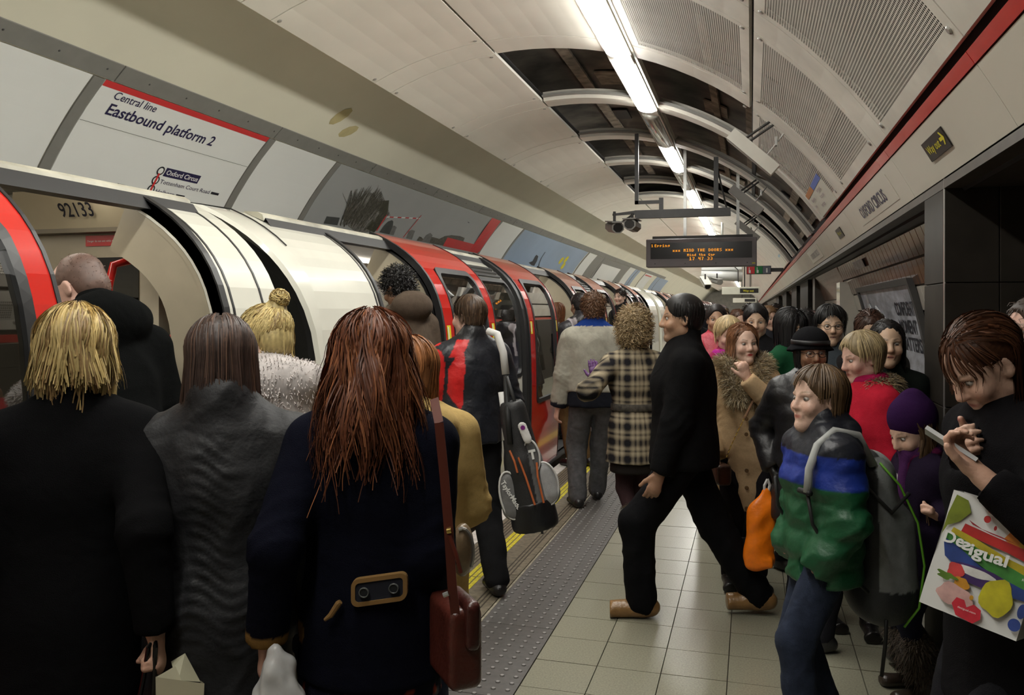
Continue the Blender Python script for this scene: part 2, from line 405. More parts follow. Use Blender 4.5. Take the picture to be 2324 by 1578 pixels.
for ri, a in enumerate(rows):
    zc = TZ+RR*math.cos(math.radians(a-da/2))
    brown = zc > 1.86
    y = 4.76; w = .2
    while y < 11.4:
        tilew = .2 if not brown else .2
        if (brown or zc > 1.0) and not (zc < 1.9 and 6.85 < y < 9.9 and zc > .4): put_tile(a, y, tilew, mBrownTile if brown else mWhiteTile)
        y += tilew
# further off the tiles read only as a surface
for a0, a1, m, nm in ((65.2, 72.8, mBrownTile, 'brown_tile_band'), (72.8, 104, mWhiteTile, 'white_tile_band')):
    y = 11.45
    while y < 60:
        arcpanel(nm, RR, a0, a1, y, y+1.9, m, wall_right, .01, n=5); y += 1.9
# white tiled pier and dark openings along the far wall
for y0, y1, m, nm in ((11.0, 11.4, mWhiteTile, 'tiled_pier'), (15.2, 15.7, mSoffit, 'dark_pier'), (19, 19.5, mSoffit, 'dark_pier'), (23, 23.5, mSoffit, 'dark_pier')):
    b = MB(); b.box((1.05, y0, 0), (1.5, y1, 2.0 if m is mWhiteTile else 2.25)); o = b.build(nm, m, wall_right)
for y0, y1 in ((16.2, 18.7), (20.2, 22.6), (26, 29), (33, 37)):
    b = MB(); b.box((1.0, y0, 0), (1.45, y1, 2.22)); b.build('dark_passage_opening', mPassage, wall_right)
# ---- dark tiled pillar and passage at the near right
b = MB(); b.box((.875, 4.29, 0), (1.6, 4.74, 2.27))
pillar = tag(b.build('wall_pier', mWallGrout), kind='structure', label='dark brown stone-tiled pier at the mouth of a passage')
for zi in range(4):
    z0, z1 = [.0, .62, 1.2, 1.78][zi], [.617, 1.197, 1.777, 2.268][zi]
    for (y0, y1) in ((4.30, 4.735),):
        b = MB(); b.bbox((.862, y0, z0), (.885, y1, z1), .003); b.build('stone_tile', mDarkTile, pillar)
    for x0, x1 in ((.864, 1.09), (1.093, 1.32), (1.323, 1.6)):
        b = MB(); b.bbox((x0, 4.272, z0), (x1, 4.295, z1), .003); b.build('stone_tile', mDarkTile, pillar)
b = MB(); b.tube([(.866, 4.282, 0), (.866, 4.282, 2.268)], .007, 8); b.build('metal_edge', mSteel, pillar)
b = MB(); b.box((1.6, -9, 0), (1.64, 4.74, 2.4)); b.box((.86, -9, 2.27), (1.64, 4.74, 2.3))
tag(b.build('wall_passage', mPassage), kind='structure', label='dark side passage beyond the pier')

# ---- frieze with red line and black gap
b = MB(); ph = [56.2+(64.6-56.2)*i/8 for i in range(9)]
for y in (Y0, Y1): b.v += [cyl(RC+.05, a, y) for a in ph]
b.f += [(i, i+9, i+10, i+1) for i in range(8)]; b.mi += [0]*8
trim_1 = tag(b.build('trim_1', mDarkGap), kind='structure', label='enamel frieze with a red line along the platform wall')
A_R0, A_R1, A_F = 57.1, 58.15, 62.9
fj = [-6, -3.2, -.6, 1.3, 3.14, 4.95, 7.45, 9.3]+[9.3+2.0*i for i in range(1, 42)]
for y0, y1 in zip(fj[:-1], fj[1:]):
    arcpanel('red_line', RC-.006, A_R0, A_R1, y0, y1, mRed, trim_1, .03, n=1, gap=.003)
    arcpanel('frieze_panel', RC-.002, A_R1, A_F, y0, y1, mFrieze, trim_1, .03, n=4, gap=.003)
b = MB(); p = cyl(RC, A_F, 0); b.box((p[0], Y0, p[2]-.045), (1.3, Y1, p[2]-.004)); b.build('frieze_soffit', mSoffit, trim_1)

# ---- platform
XT0, XT1, XE = -.98, -1.376, -1.99
TS = .2925
b = MB(); b.box((XT0, Y0, -.3), (1.7, Y1, -.008)); floor = tag(b.build('floor', mGrout), kind='structure', label='platform floor of pale terrazzo tiles')
q = MB(); e = .0025; q.box((e, e, -.008), (TS-e, TS-e, 0)); tm = None
tiles = []
for i in range(9):
    for j in range(4, 45): tiles.append((XT0+i*TS, 1.13+TS*(j-4)+.06))
tiles = [t for t in tiles if t[1] < 10.5]
for x, y in tiles[:300]:
    o = q.build('floor_tile', mTile, floor) if tm is None else link('floor_tile', tm, floor)
    tm = o.data; o.location = (x, y, random.uniform(-.0008, .0008))
q = MB()
ylast = max(t[1] for t in tiles)+TS
for i in range(9):
    y = ylast
    while y < 45: q.box((XT0+i*TS+e, y+e, -.008), (XT0+(i+1)*TS-e, y+TS-e, 0)); y += TS
tag(q.build('distant_floor_tile', mTile, floor), kind='stuff')
# tactile paving: slabs with domed studs
platform = tag(MB().box((XE, Y0, -.9), (XT0, Y1, -.012)).build('trim_platform_edge', mPlat), kind='structure', label='platform edge strip with tactile paving and yellow line')
for j in range(40):
    y = .2+j*.8
    b = MB(); b.box((XT1+.002, y+.002, -.012), (XT0-.003, y+.798, 0)); b.build('tactile_slab', mTact, platform)
sv = []; sf = []; rows_ = 8
b = MB()
yy = 1.2
while yy < 13:
    for i in range(6):
        cx = XT1+.035+i*.065+(.0 if int(round(yy/.0667)) % 2 else .0); 
        n = 6
        b.add([(cx+r*math.cos(2*math.pi*k/n), yy+r*math.sin(2*math.pi*k/n), z) for r, z in ((.013, 0), (.009, .005)) for k in range(n)], [(k, (k+1) % n, n+(k+1) % n, n+k) for k in range(n)]); 
        b.cur = 1; o = len(b.v)-n; b.f.append(tuple(o+k for k in range(n))); b.mi.append(1); b.cur = 0
    yy += .0667
tag(b.build('tactile_studs', [mTact, mStud], platform), kind='stuff')
for j in range(26):
    y = -1+j*1.2
    b = MB(); b.box((XE+.12, y+.003, -.012), (XT1-.02, y+1.197, -.001)); b.build('edge_slab', mPlat, platform)
    b = MB(); b.box((XE, y+.003, -.05), (XE+.115, y+1.197, .001)); b.build('white_edge_slab', mWhitePaint, platform)
for x in (-1.84, -1.815, -1.79, -1.765, -1.74, -1.50, -1.475, -1.45):
    b = MB(); b.box((x, 0, -.004), (x+.008, 30, .0003)); b.build('paving_groove', mGroove, platform)
for x in (-1.70, -1.665, -1.63):
    for j in range(13):
        b = MB(); b.box((x, .3+j*2.3, -.006), (x+.026, .3+j*2.3+2.29, .0012)); b.build('yellow_line', mYellow, platform)
b = MB(); b.box((XT1-.012, 0, -.01), (XT1+.001, 30, .0008)); b.build('pale_joint', M('pale_mortar', (.3, .27, .2), rough=.8, var=.3, vs=30), platform)
# track bed and tunnel ends
b = MB(); b.box((-6, Y0, -1.5), (XE, Y1, -.95)); tag(b.build('floor_trackbed', mDarkGap), kind='structure', label='dark track bed below the platform')
for nm, y in (('wall_far', Y1), ('wall_near', Y0)):
    b = MB(); b.box((-6, y-.05, -1.5), (2, y+.05, 5)); tag(b.build(nm, mRib), kind='structure', label='closing wall of the tunnel')
# ================================================================ THE TRAIN
mTrainWhite = M('train_white_paint', (.76, .75, .66), rough=.16, var=.05, vs=2.5, coat=.6)
mTrainRed = M('train_red_paint', (.6, .018, .012), rough=.12, var=.05, vs=2, coat=.8)
mRubber = M('black_rubber', (.012, .012, .013), rough=.45, var=.1)
mBeige = M('beige_lining', (.42, .37, .27), rough=.4, var=.06)
mRoof = M('grimy_train_roof', (.44, .42, .34), rough=.5, var=.35, vs=5)
mGlass = glassmat('dark_window_glass', (.42, .44, .42), .14)
mGlassDark = glassmat('darkened_window_glass', (.1, .11, .11), .12)
mTrainLamp = emis('saloon_lamp', (1, .93, .8), TRAIN_LAMP_POWER)
mGrab = M('red_grab_pole', (.5, .015, .012), rough=.2, var=0, coat=.6)
mSticker = M('yellow_sticker', (.75, .66, .02), rough=.4, var=0)
mTrainFloor = M('train_floor', (.07, .07, .075), rough=.5, var=.2)
mWarnRed = M('red_warning_strip', (.55, .02, .02), rough=.35, var=0)
mWhitePrint = M('white_print', (.8, .8, .78), rough=.4, var=0)
mSeat = M('blue_moquette', (.03, .04, .18), rough=.9, var=.5, vs=60)
# outer profile of the near side: (X, Z) from skirt to gutter
PZ = np.array([-.45, -.2, .05, .4, .8, 1.2, 1.5, 1.68, 1.80, 1.90, 1.97, 2.05, 2.11, 2.16, 2.20])
PX = np.array([-2.16, -2.12, -2.095, -2.075, -2.065, -2.072, -2.085, -2.11, -2.152, -2.215, -2.28, -2.375, -2.47, -2.57, -2.68])
_d = np.r_[0, np.cumsum(np.hypot(np.diff(PX), np.diff(PZ)))]
_s = np.linspace(0, _d[-1], 400)
def _smooth(a, k=25):
    p = np.pad(a, k, mode='reflect', reflect_type='odd'); return np.convolve(p, np.ones(2*k+1)/(2*k+1), 'valid')
SX, SZ = _smooth(np.interp(_s, _d, PX)), _smooth(np.interp(_s, _d, PZ))
_tx, _tz = np.gradient(SX), np.gradient(SZ); _l = np.hypot(_tx, _tz); NX, NZ = _tz/_l, -_tx/_l
def prof(z, off=0.0):
    """point on the near side at 'unrolled height' given by its z"""
    i = np.interp(z, SZ, np.arange(400)); g = lambda a: float(np.interp(i, np.arange(400), a))
    return g(SX)+off*g(NX), g(SZ)+off*g(NZ)
ZTOP = 2.18; TCX = -3.40
ZS = [.05, .25, .5, .74, .92, 1.04, 1.2, 1.4, 1.55, 1.66, 1.75, 1.82, 1.88, 1.93, 1.98, 2.03, 2.08, 2.12, 2.15, ZTOP]
def strip(b, y0, y1, zs, off=0.0, back=None):
    """curved sheet following the side between y0 and y1; back = thickness inwards"""
    n = len(zs); P = [prof(z, off) for z in zs]
    vs = [(x, y, z) for y in (y0, y1) for x, z in P]; fs = [(i, i+1, n+i+1, n+i) for i in range(n-1)]
    if back:
        Q = [prof(z, off-back) for z in zs]; vs += [(x, y, z) for y in (y0, y1) for x, z in Q]; o = 2*n
        fs += [(o+i, o+n+i, o+n+i+1, o+i+1) for i in range(n-1)]+[(i, o+i, o+i+1, i+1) for i in range(n-1)]+[(n+i, n+i+1, o+n+i+1, o+n+i) for i in range(n-1)]
        fs += [(0, n, o+n, o), (n-1, o+n-1, o+2*n-1, 2*n-1)]
    return b.add(vs, fs)
def jamb(b, y, zs, o0, o1):
    n = len(zs); A = [prof(z, o0) for z in zs]; B = [prof(z, o1) for z in zs]
    b.add([(x, y, z) for x, z in A]+[(x, y, z) for x, z in B], [(i, i+1, n+i+1, n+i) for i in range(n-1)])
def side_place(y, off):
    return lambda u, v: (prof(v, off)[0], y+u, prof(v, off)[1])
def frame_ring(y0, y1, z0, z1, off, w, r=.09, n=6):
    """rounded rubber frame following the side: outer and inner rounded rectangles"""
    def rr(ins):
        pts = []; q = max(r-ins*.5, .02)
        a0, a1, b0, b1 = y0+ins, y1-ins, z0+ins, z1-ins
        for cx, cz, s in ((a1-q, b1-q, 0), (a0+q, b1-q, 1), (a0+q, b0+q, 2), (a1-q, b0+q, 3)):
            pts += [(cx+q*math.cos(math.pi/2*(s+k/n)), cz+q*math.sin(math.pi/2*(s+k/n))) for k in range(n+1)]
        # subdivide the long sides so the ring hugs the curve
        out = []
        for i, p in enumerate(pts):
            t = pts[(i+1) % len(pts)]; m = max(1, int(abs(t[1]-p[1])/.06)+1); out += [(p[0]+(t[0]-p[0])*k/m, p[1]+(t[1]-p[1])*k/m) for k in range(m)]
        return out
    A = rr(0); B = [(0, 0)]*0
    cy, cz = (y0+y1)/2, (z0+z1)/2
    B = [(cy+(a-cy)*(1-2*w/(y1-y0)), cz+(c-cz)*(1-2*w/(z1-z0))) for a, c in A]
    m = len(A); b = MB()
    def q(p, o): x, z = prof(p[1], o); return (x, p[0], z)
    vs = [q(p, off-.012) for p in A]+[q(p, off) for p in A]+[q(p, off) for p in B]+[q(p, off-.02) for p in B]
    fs = []
    for k in range(3): fs += [(k*m+i, k*m+(i+1) % m, (k+1)*m+(i+1) % m, (k+1)*m+i) for i in range(m)]
    return b.add(vs, fs)
def door_leaf(root, y0, y1, win, detail=True, pane=None):
    leaf = MB(); wy0, wy1, z0, z1 = win
    zs = sorted(set(ZS+[z0, z1])); zl = [z for z in zs if z <= z0]; zm = [z for z in zs if z0 <= z <= z1]; zh = [z for z in zs if z >= z1]
    o = .035
    strip(leaf, y0, y1, zl, o, .03); strip(leaf, y0, y1, zh, o, .03); strip(leaf, y0, wy0, zm, o, .03); strip(leaf, wy1, y1, zm, o, .03)
    L = part_at(leaf.build('door_leaf', mTrainRed), root)
    g = MB(); strip(g, wy0+.005, wy1-.005, zm, o-.012); p = g.build('window_pane', pane or mGlass); p.parent = L
    f = frame_ring(wy0-.012, wy1+.012, z0-.012, z1+.012, o+.006, .04).build('window_seal', mRubber); f.parent = L
    for ea, eb in ((y0-.03, y0+.004), (y1-.004, y1+.012)): s = MB(); strip(s, ea, eb, ZS, o+.004, .045); s = s.build('edge_seal', mRubber); s.parent = L
    if detail:
        for yy in (y0+.04, y1-.11):
            b = MB(); strip(b, yy, yy+.075, [1.42, 1.46, 1.5, 1.54], o+.002); k = b.build('warning_sticker', mSticker); k.parent = L
            b = MB(); strip(b, yy+.012, yy+.032, [1.44, 1.49, 1.53], o+.0035); k = b.build('sticker_print', mWhitePrint); k.parent = L
    return L
def train_car(y0, y1, segs, label, front=False, detail=True, end_door=None, lamp=True):
    """segs: list of (kind, ya, yb) along the near side"""
    root = empty('train_car', (TCX, (y0+y1)/2, -.9))
    # shell: roof, far side and skirt
    zz = ZS; near = [prof(z) for z in zz]; gx, gz = near[-1]
    roofp = [(gx+(TCX-gx)*t, gz+.085*math.sin(t*math.pi/2)) for t in (0, .2, .4, .6, .8, 1)]
    full = roofp+[(2*TCX-x, z) for x, z in roofp[-2::-1]]+[(2*TCX-x, z) for x, z in near[::-1]]+[(2*TCX+2.16, -.45), (-2.16, -.45), (-2.12, -.1), (near[0][0]-.03, .05)]
    n = len(full); nr = len(roofp)*2-1
    b = MB(); b.add([(x, y, z) for y in (y0, y1) for x, z in full[:nr]], [(i, nr+i, nr+i+1, i+1) for i in range(nr-1)])
    part_at(b.build('roof', mRoof, smooth=True), root)
    rest = full[nr-1:]; m = len(rest); b = MB(); b.add([(x, y, z) for y in (y0, y1) for x, z in rest], [(i, m+i, m+i+1, i+1) for i in range(m-1)])
    part_at(b.build('far_side_and_skirt', mTrainWhite), root)
    # inner lining (ceiling and far wall), floor, lamps
    ins = .025
    lin = [(x+(ins if False else 0), z-ins) for x, z in roofp]+[(2*TCX-x, z-ins) for x, z in roofp[-2::-1]]+[(2*TCX-x-ins, z) for x, z in near[::-1] if z < 2.1]
    m = len(lin); b = MB(); b.add([(x, y, z) for y in (y0+.2, y1-.2) for x, z in lin], [(i, i+1, m+i+1, m+i) for i in range(m-1)])
    part_at(b.build('inner_lining', mBeige, smooth=True), root)
    b = MB(); b.box((2*TCX+2.14, y0+.05, 0), (-2.10, y1-.05, .05)); part_at(b.build('floor', mTrainFloor), root)
    b = MB(); b.box((-2.13, y0+.05, .02), (-2.045, y1-.05, .05)); part_at(b.build('door_sill', mRubber), root)
    if lamp:
        for x in (-2.82, -3.98):
            b = MB(); b.box((x-.04, y0+.4, 2.165), (x+.04, y1-.4, 2.178)); part_at(b.build('saloon_lamp', mTrainLamp), root)
    # far windows: dark
    yy = y0+1.2
    while yy < y1-1.6:
        b = MB(); b.box((2*TCX+2.17, yy, .85), (2*TCX+2.2, yy+1.3, 1.75)); part_at(b.build('far_window', mGlassDark), root); yy += 2.6
    for ya, yb in ((y0+2.6, y0+4.6), (y0+7.5, y0+10), (y0+12, y0+14)):
        if yb < y1: b = MB(); b.bbox((2*TCX+2.2, ya, .05), (2*TCX+2.65, yb, .5), .02); b.bbox((2*TCX+2.2, ya, .5), (2*TCX+2.33, yb, 1.0), .02); part_at(b.build('bench', mSeat), root)
    # gutter and cantrail above the doors
    b = MB()
    for off, zc in ((.06, 2.10),):
        A = [prof(2.125, .005), prof(2.135, .032), prof(2.150, .034), prof(2.18, .008), prof(2.18, .0)]
        b.add([(x, y, z) for y in (y0+.12, y1-.12) for x, z in A], [(i, i+1, 6+i, 5+i) for i in range(4)]+[(0, 5, 9, 4), (0, 1, 2, 3, 4), (9, 8, 7, 6, 5)])
    part_at(b.build('cantrail', mRoof), root)
    b = MB(); A = [prof(2.09, -.01), prof(2.125, .024), prof(2.125, -.05)]
    b.add([(x, y, z) for y in (y0+.12, y1-.12) for x, z in A], [(0, 1, 4, 3), (1, 2, 5, 4), (2, 0, 3, 5)])
    part_at(b.build('door_track', mRubber), root)
    for (kind, ya, yb) in segs:
        if kind == 'white':
            b = MB(); strip(b, ya, yb, ZS, 0, .05); part_at(b.build('body_panel', mTrainWhite), root)
            b = MB(); strip(b, ya+.002, yb-.002, ZS, -.052, .02); part_at(b.build('panel_lining', mBeige), root)
        elif kind == 'win':
            b = MB(); zl = [z for z in ZS if z <= 1.04]; zh = [z for z in ZS if z >= 1.93]; zm = [z for z in ZS if 1.04 <= z <= 1.93]
            strip(b, ya, yb, zl, 0, .05); part_at(b.build('body_panel', mTrainWhite), root); b = MB(); strip(b, ya, yb, zh, 0, .05); part_at(b.build('upper_panel', mTrainWhite), root)
            b = MB(); strip(b, ya+.02, yb-.02, zm, -.01); p = part_at(b.build('window', mGlass), root)
            b = frame_ring(ya-.0, yb+.0, 1.03, 1.94, .006, .035, r=.06); f = b.build('window_seal', mRubber); f.parent = p
            for kz in range(3):
                b = MB(); strip(b, ya+.05, yb-.05, [1.95+.035*kz, 1.97+.035*kz], .014, .02); f = b.build('vent_slat', mRubber); f.parent = p
            b = MB(); strip(b, ya, yb, [.6, .606], .003, .004); part_at(b.build('panel_joint', mRubber), root)
        elif kind == 'leafL' or kind == 'leafR':
            b = MB(); strip(b, ya, yb, ZS, -.03, .03); part_at(b.build('body_panel', mBeige), root) if not detail else None
            w = yb-ya
            door_leaf(root, ya, yb, (ya+.17*w, yb-(.11 if kind == 'leafL' else .17*w), .74, 1.93), detail, mGlassDark if yb < 3 else None)  # nearest leaf's pane is darkened to stand for the dark interior behind it
        elif kind == 'door':
            for y, sg in ((ya, -1), (yb, 1)):
                b = MB(); jamb(b, y+.0*sg, ZS, .0, -.02); part_at(b.build('door_rubber', mRubber), root)
                b = MB(); n = len(ZS); A = [prof(z, -.05) for z in ZS]; B = [prof(z, -.30) for z in ZS if z < 2.17]
                jamb(b, y+.004*sg, [z for z in ZS if z < 2.17], -.018, -.26); part_at(b.build('door_pillar', mBeige), root)
                b = MB(); strip(b, min(y, y+.035*sg), max(y, y+.035*sg), ZS, .012, .05); part_at(b.build('door_post', mRubber), root)
    # car ends
    for ye, sg in ((y0, -1), (y1, 1)):
        endp = near+roofp[1:]+[(2*TCX-x, z) for x, z in (near+roofp[1:-1])[::-1]]
        if sg < 0 and front: continue
        b = MB(); b.add([(x, ye-.01*sg, z) for x, z in endp], [tuple(range(len(endp)))] ); part_at(b.build('end_wall', mTrainWhite if not detail else mTrainWhite), root)
    tag(root, label, 'train', 'coupled cars of the red and white tube train')
    return root
# ---- first car (its rear end is beside the camera)
car1 = train_car(-8.5, 3.44, [('white', -8.5, -.2), ('leafL', .95, 2.11), ('door', 2.11, 2.98), ('white', 2.98, 3.44), ('white', -.2, .95)],
                 'nearest red and white tube train car, its open door showing number 92133')
# black joint strips on its white end
for y in (3.07, 3.30):
    b = MB(); strip(b, y, y+.012, ZS, .004, .01); part_at(b.build('panel_joint', mRubber), car1)
b = MB(); strip(b, 2.98, 3.02, ZS, .02, .05); part_at(b.build('door_post', mRubber), car1)
# interior bulkhead seen through the open door
YB = 3.28
_q = [prof(z, -.06) for z in ZS]; _q = _q+[(2*TCX-x, z) for x, z in _q[::-1]]; b = MB(); b.prism([(x, YB, z) for x, z in _q], (0, .03, 0)); part_at(b.build('bulkhead', mBeige), car1)
b = MB(); b.add([(-3.42, YB-.10, 2.035), (-2.50, YB-.10, 2.035), (-2.72, YB-.2, 2.2), (-3.3, YB-.2, 2.2)], [(0,1,2,3)]); part_at(b.build('number_panel', M('cream_number_panel', (.56, .49, .34), rough=.4, var=.03)), car1)
nrm = lambda u, v: (-3.07+u, YB-.106-.1*((v+.048)/.165)-.012, 2.083+v)
t = flat_text('car_number', '92133', .085, mInk, nrm, xs=.9, bold=.001); part_at(t, car1)
b = MB(); b.box((-3.4, YB-.10, 2.015), (-2.5, YB, 2.036)); part_at(b.build('lintel', M('brown_lintel', (.2, .17, .12), rough=.5)), car1)
b = MB(); b.box((-3.3, YB-.03, .05), (-2.62, YB, 2.014)); d = part_at(b.build('end_door', mBeige), car1)
b = MB(); b.box((-3.04, YB-.036, 1.955), (-2.74, YB-.03, 2.005)); k = b.build('red_warning_strip', mWarnRed); k.parent = d
t = flat_text('warning_text', 'Danger do not exit while the train is moving', .0135, mWhitePrint, lambda u, v: (-3.03+u, YB-.0375, 1.974+v)); t.parent = d
b = MB(); b.box((-3.1, YB-.036, 1.1), (-2.74, YB-.03, 1.9)); k = b.build('end_door_window', mGlassDark); k.parent = d
b = MB(); b.box((-2.66, YB-.12, .05), (-2.56, YB-.02, 1.95)); part_at(b.build('door_side_post', M('pale_post', (.55, .5, .38), rough=.35)), car1)
b = MB(); b.box((-2.56, YB-.02, .3), (-2.3, YB-.012, 1.7)); part_at(b.build('side_window', mGlassDark), car1)
b = MB(); b.tube([(-2.6, YB-.1, 1.86), (-2.63, YB-.2, 1.875), (-2.68, YB-.26, 1.85), (-2.7, YB-.27, 1.75), (-2.7, YB-.27, .3)], .019, 10); part_at(b.build('grab_pole', mGrab, smooth=True), car1)
b = MB(); b.tube([(-2.33, YB-.02, 1.58), (-2.36, YB-.12, 1.6), (-2.4, YB-.2, 1.575), (-2.42, YB-.22, 1.5), (-2.42, YB-.22, .5)], .019, 10); part_at(b.build('grab_pole', mGrab, smooth=True), car1)
b = MB(); b.box((-2.98, YB-.036, 1.5), (-2.9, YB-.031, 1.8)); k = b.build('notice', mWarnRed); k.parent = d
# ---- second car with its cab end facing the gap
C2 = [('white', 3.80, 4.57), ('door', 4.57, 5.45), ('leafR', 5.46, 6.66), ('win', 6.70, 7.55), ('leafL', 7.75, 8.97), ('door', 8.97, 10.3),
      ('leafR', 10.3, 11.4), ('win', 11.42, 12.1), ('leafL', 12.12, 13.2), ('door', 13.2, 14.6), ('leafR', 14.6, 15.7), ('win', 15.75, 16.6), ('leafL', 16.6, 17.3), ('door', 17.3, 18.1), ('white', 18.1, 19.6)]
car2 = train_car(3.80, 19.6, C2, 'second tube train car with white cab end, behind the golf bag carrier', front=True)
for y in (4.50, ):
    b = MB(); strip(b, y, y+.014, ZS, .003, .01); part_at(b.build('panel_joint', mRubber), car2)
for y in (7.60,):
    b = MB(); strip(b, y, y+.1, ZS, .03, .06); part_at(b.build('door_post', mRubber), car2)
# cab end: white rim, black windscreen surround, tinted glass, domed roof edge
near = [prof(z) for z in ZS]; cx, cz = TCX, 1.0
def inset(p, k, dy): return (cx+(p[0]-cx)*(1-k), 3.80+dy, cz+(p[1]-cz)*(1-k))
gx, gz = near[-1]; rp = [(gx+(TCX-gx)*t, gz+.085*math.sin(t*math.pi/2)) for t in (.25, .5, .75, 1)]
half = near+rp; outline = half+[(2*TCX-x, z) for x, z in half[-2::-1]]
m = len(outline)
def fwd_(z): t = min(max((z-1.35)/.85, 0), 1); return -.03-.20*t*t*(3-2*t)
def ring_(p, k, dk, dy):
    """cab end outline: k pulls towards the axis, dk lowers the brow of the windscreen"""
    x, z = p; t = min(max((z-1.45)/.75, 0), 1); z2 = z-dk*t*t*(3-2*t); return (cx+(x-cx)*(1-k), 3.80+dy, cz+(z2-cz)*(1-k))
rows_ = [[(x, 3.80, z) for x, z in outline], [(cx+(x-cx)*.998, 3.80+fwd_(z), cz+(z-cz)*.998) for x, z in outline], [(cx+(x-cx)*.985, 3.80+fwd_(z)-.02, cz+(z-cz)*.985) for x, z in outline],
         [ring_(p, .03, .05, fwd_(p[1])*.35-.01) for p in outline], [ring_(p, .032, .055, fwd_(p[1])*.35+.015) for p in outline], [ring_(p, .065, .07, fwd_(p[1])*.3+.01) for p in outline]]
for nm, i0, i1, mt in (('cab_side_edge', 0, 1, mTrainWhite), ('cab_corner', 1, 2, mTrainWhite), ('cab_rim', 2, 3, mTrainWhite), ('windscreen_rubber', 3, 4, mRubber), ('windscreen_surround', 4, 5, mRubber)):
    b = MB(); b.add(rows_[i0]+rows_[i1], [(i, i+1, m+i+1, m+i) for i in range(m-1)]); part_at(b.build(nm, mt, smooth=True), car2)
b = MB(); cen_ = (TCX, 3.72, 1.2); b.add(rows_[5]+[cen_], [(i, i+1, m) for i in range(m-1)]); part_at(b.build('windscreen', M('black_cab_glass', (.012, .012, .011), rough=.08, var=0)), car2)
b = MB(); b.tube([tuple(np.add(q_, (0.004, -.002, .004))) for q_ in rows_[0][14:m//2+1]], .004, 5); part_at(b.build('roof_joint', mRubber), car2)
# ---- further cars
ys = 20.3; nth = ['third', 'fourth', 'fifth', 'sixth']
labs = ['third tube train car, white end behind the curly-haired woman', 'fourth tube train car, small and far along the platform', 'fifth tube train car, only its curved doors showing far off', 'last visible tube train car at the far end']
for k in range(4):
    a = ys+k*16.6; L = 16.0
    seg = [('white', a, a+1.3)]; y = a+1.3
    for i in range(3):
        seg += [('door', y, y+1.3), ('leafR', y+1.3, y+2.4), ('win', y+2.4, y+3.2), ('leafL', y+3.2, y+4.3)]; y += 4.3
    seg += [('door', y, y+.9), ('white', y+.9, a+L)]
    train_car(a, a+L, seg, labs[k], detail=False, lamp=k < 2)
# ================================================================ SIGNS, POSTERS, HANGING EQUIPMENT
mSky = M('grey_sky_print', (.36, .37, .37), rough=.35, var=.06, vs=1)
mBlueSky = M('blue_sky_print', (.27, .36, .5), rough=.35, var=.08, vs=1)
mTreePr = M('tree_print', (.075, .07, .055), rough=.4, var=.6, vs=30)
mTreeDk = M('dark_tree_print', (.035, .035, .02), rough=.4, var=.5, vs=25)
mTower = M('tower_print', (.15, .15, .145), rough=.4, var=.2, vs=20)
mGherk = M('dark_glass_tower_print', (.05, .055, .055), rough=.4, var=.2)
mAdRed = M('ad_red', (.6, .025, .03), rough=.35, var=.03)
mSilver = M('silver_print', (.55, .53, .5), rough=.35, var=.1)
mOrange = M('lift_orange', (.5, .2, .06), rough=.5, var=0)
mBlueLine = M('line_blue', (.1, .16, .5), rough=.5, var=0)
mYellowTx = M('sign_yellow', (.62, .55, .02), rough=.4, var=0)
mSignBlk = M('sign_black', (.012, .011, .010), rough=.35, var=0)
mSignCream = M('sign_cream', (.6, .59, .5), rough=.4, var=.03)
mAmber = emis('amber_led', (1, .35, .02), 1.5)
mCamWhite = M('camera_housing_white', (.55, .53, .47), rough=.4, var=.05)
mCamGrey = M('camera_housing_grey', (.25, .24, .22), rough=.4, var=.1)
def fit_text(name, s, w_, cap, mat, place, parent, bold=.0, **kw):
    v, f = text_geo(s, cap/.729, bold=bold, **kw); x0, x1 = v[:, 0].min(), v[:, 0].max(); k = w_/max(x1-x0, 1e-6)
    b = MB(); b.add([place((p[0]-x0)*k, p[1]) for p in v], f); return b.build(name, mat, parent)
def poly(name, pts, mat, off, parent, r=RW):
    """flat printed shape on the track wall from (y, phi) points, fanned and subdivided along its height"""
    b = MB(); n = len(pts); b.add([cyl(r-off, a, y) for y, a in pts], [tuple(range(n))]); return b.build(name, mat, parent)
def polyline(name, pts, w_, mat, off, parent, r=RW):
    b = MB()
    for (y0, a0), (y1, a1) in zip(pts[:-1], pts[1:]):
        d = Vector((y1-y0, math.radians(a1-a0)*r)); d.normalize(); nx, na = -d.y*w_/2, math.degrees(d.x*w_/2/r)
        b.add([cyl(r-off, a0+na, y0+nx), cyl(r-off, a1+na, y1+nx), cyl(r-off, a1-na, y1-nx), cyl(r-off, a0-na, y0-nx)], [(0, 1, 2, 3)])
    return b.build(name, mat, parent)
def board(name, y0, y1, mat, label, cat='poster', group='posters on the track wall'):
    o = arcpanel(name, RW-.010, A_BOT, A_T1, y0, y1, mat, None, .008, n=14); tag(o, label, cat, group); return o
board('blank_wall_panel', 2.6, 4.72, mWhiteSign, 'blank white panel left of the platform sign', 'panel')
sg = board('platform_sign', 4.83, 6.90, mWhiteSign, 'white platform sign reading Eastbound platform 2 with red band', 'sign', None)
board('blank_wall_panel', 7.01, 8.22, mWhiteSign, 'narrow blank white panel between platform sign and grey sky poster', 'panel')
poly('red_band', [(4.835, -45.35), (6.895, -45.35), (6.895, -46.2), (4.835, -46.2)], mAdRed, .0125, sg)
wp = lambda y0, a0: (lambda u, v: cyl(RW-.0125, a0+math.degrees(v/RW), y0+u))
fit_text('sign_text', 'Central line', .44, .068, mNavy, wp(4.99, -47.4), sg, bold=.0005)
fit_text('sign_text', 'Eastbound platform 2', 1.245, .098, mNavy, wp(5.01, -49.6), sg, bold=.0022)
polyline('panel_split', [(4.84, -51.2), (6.89, -51.2)], .004, mGreyTrim, .012, sg)
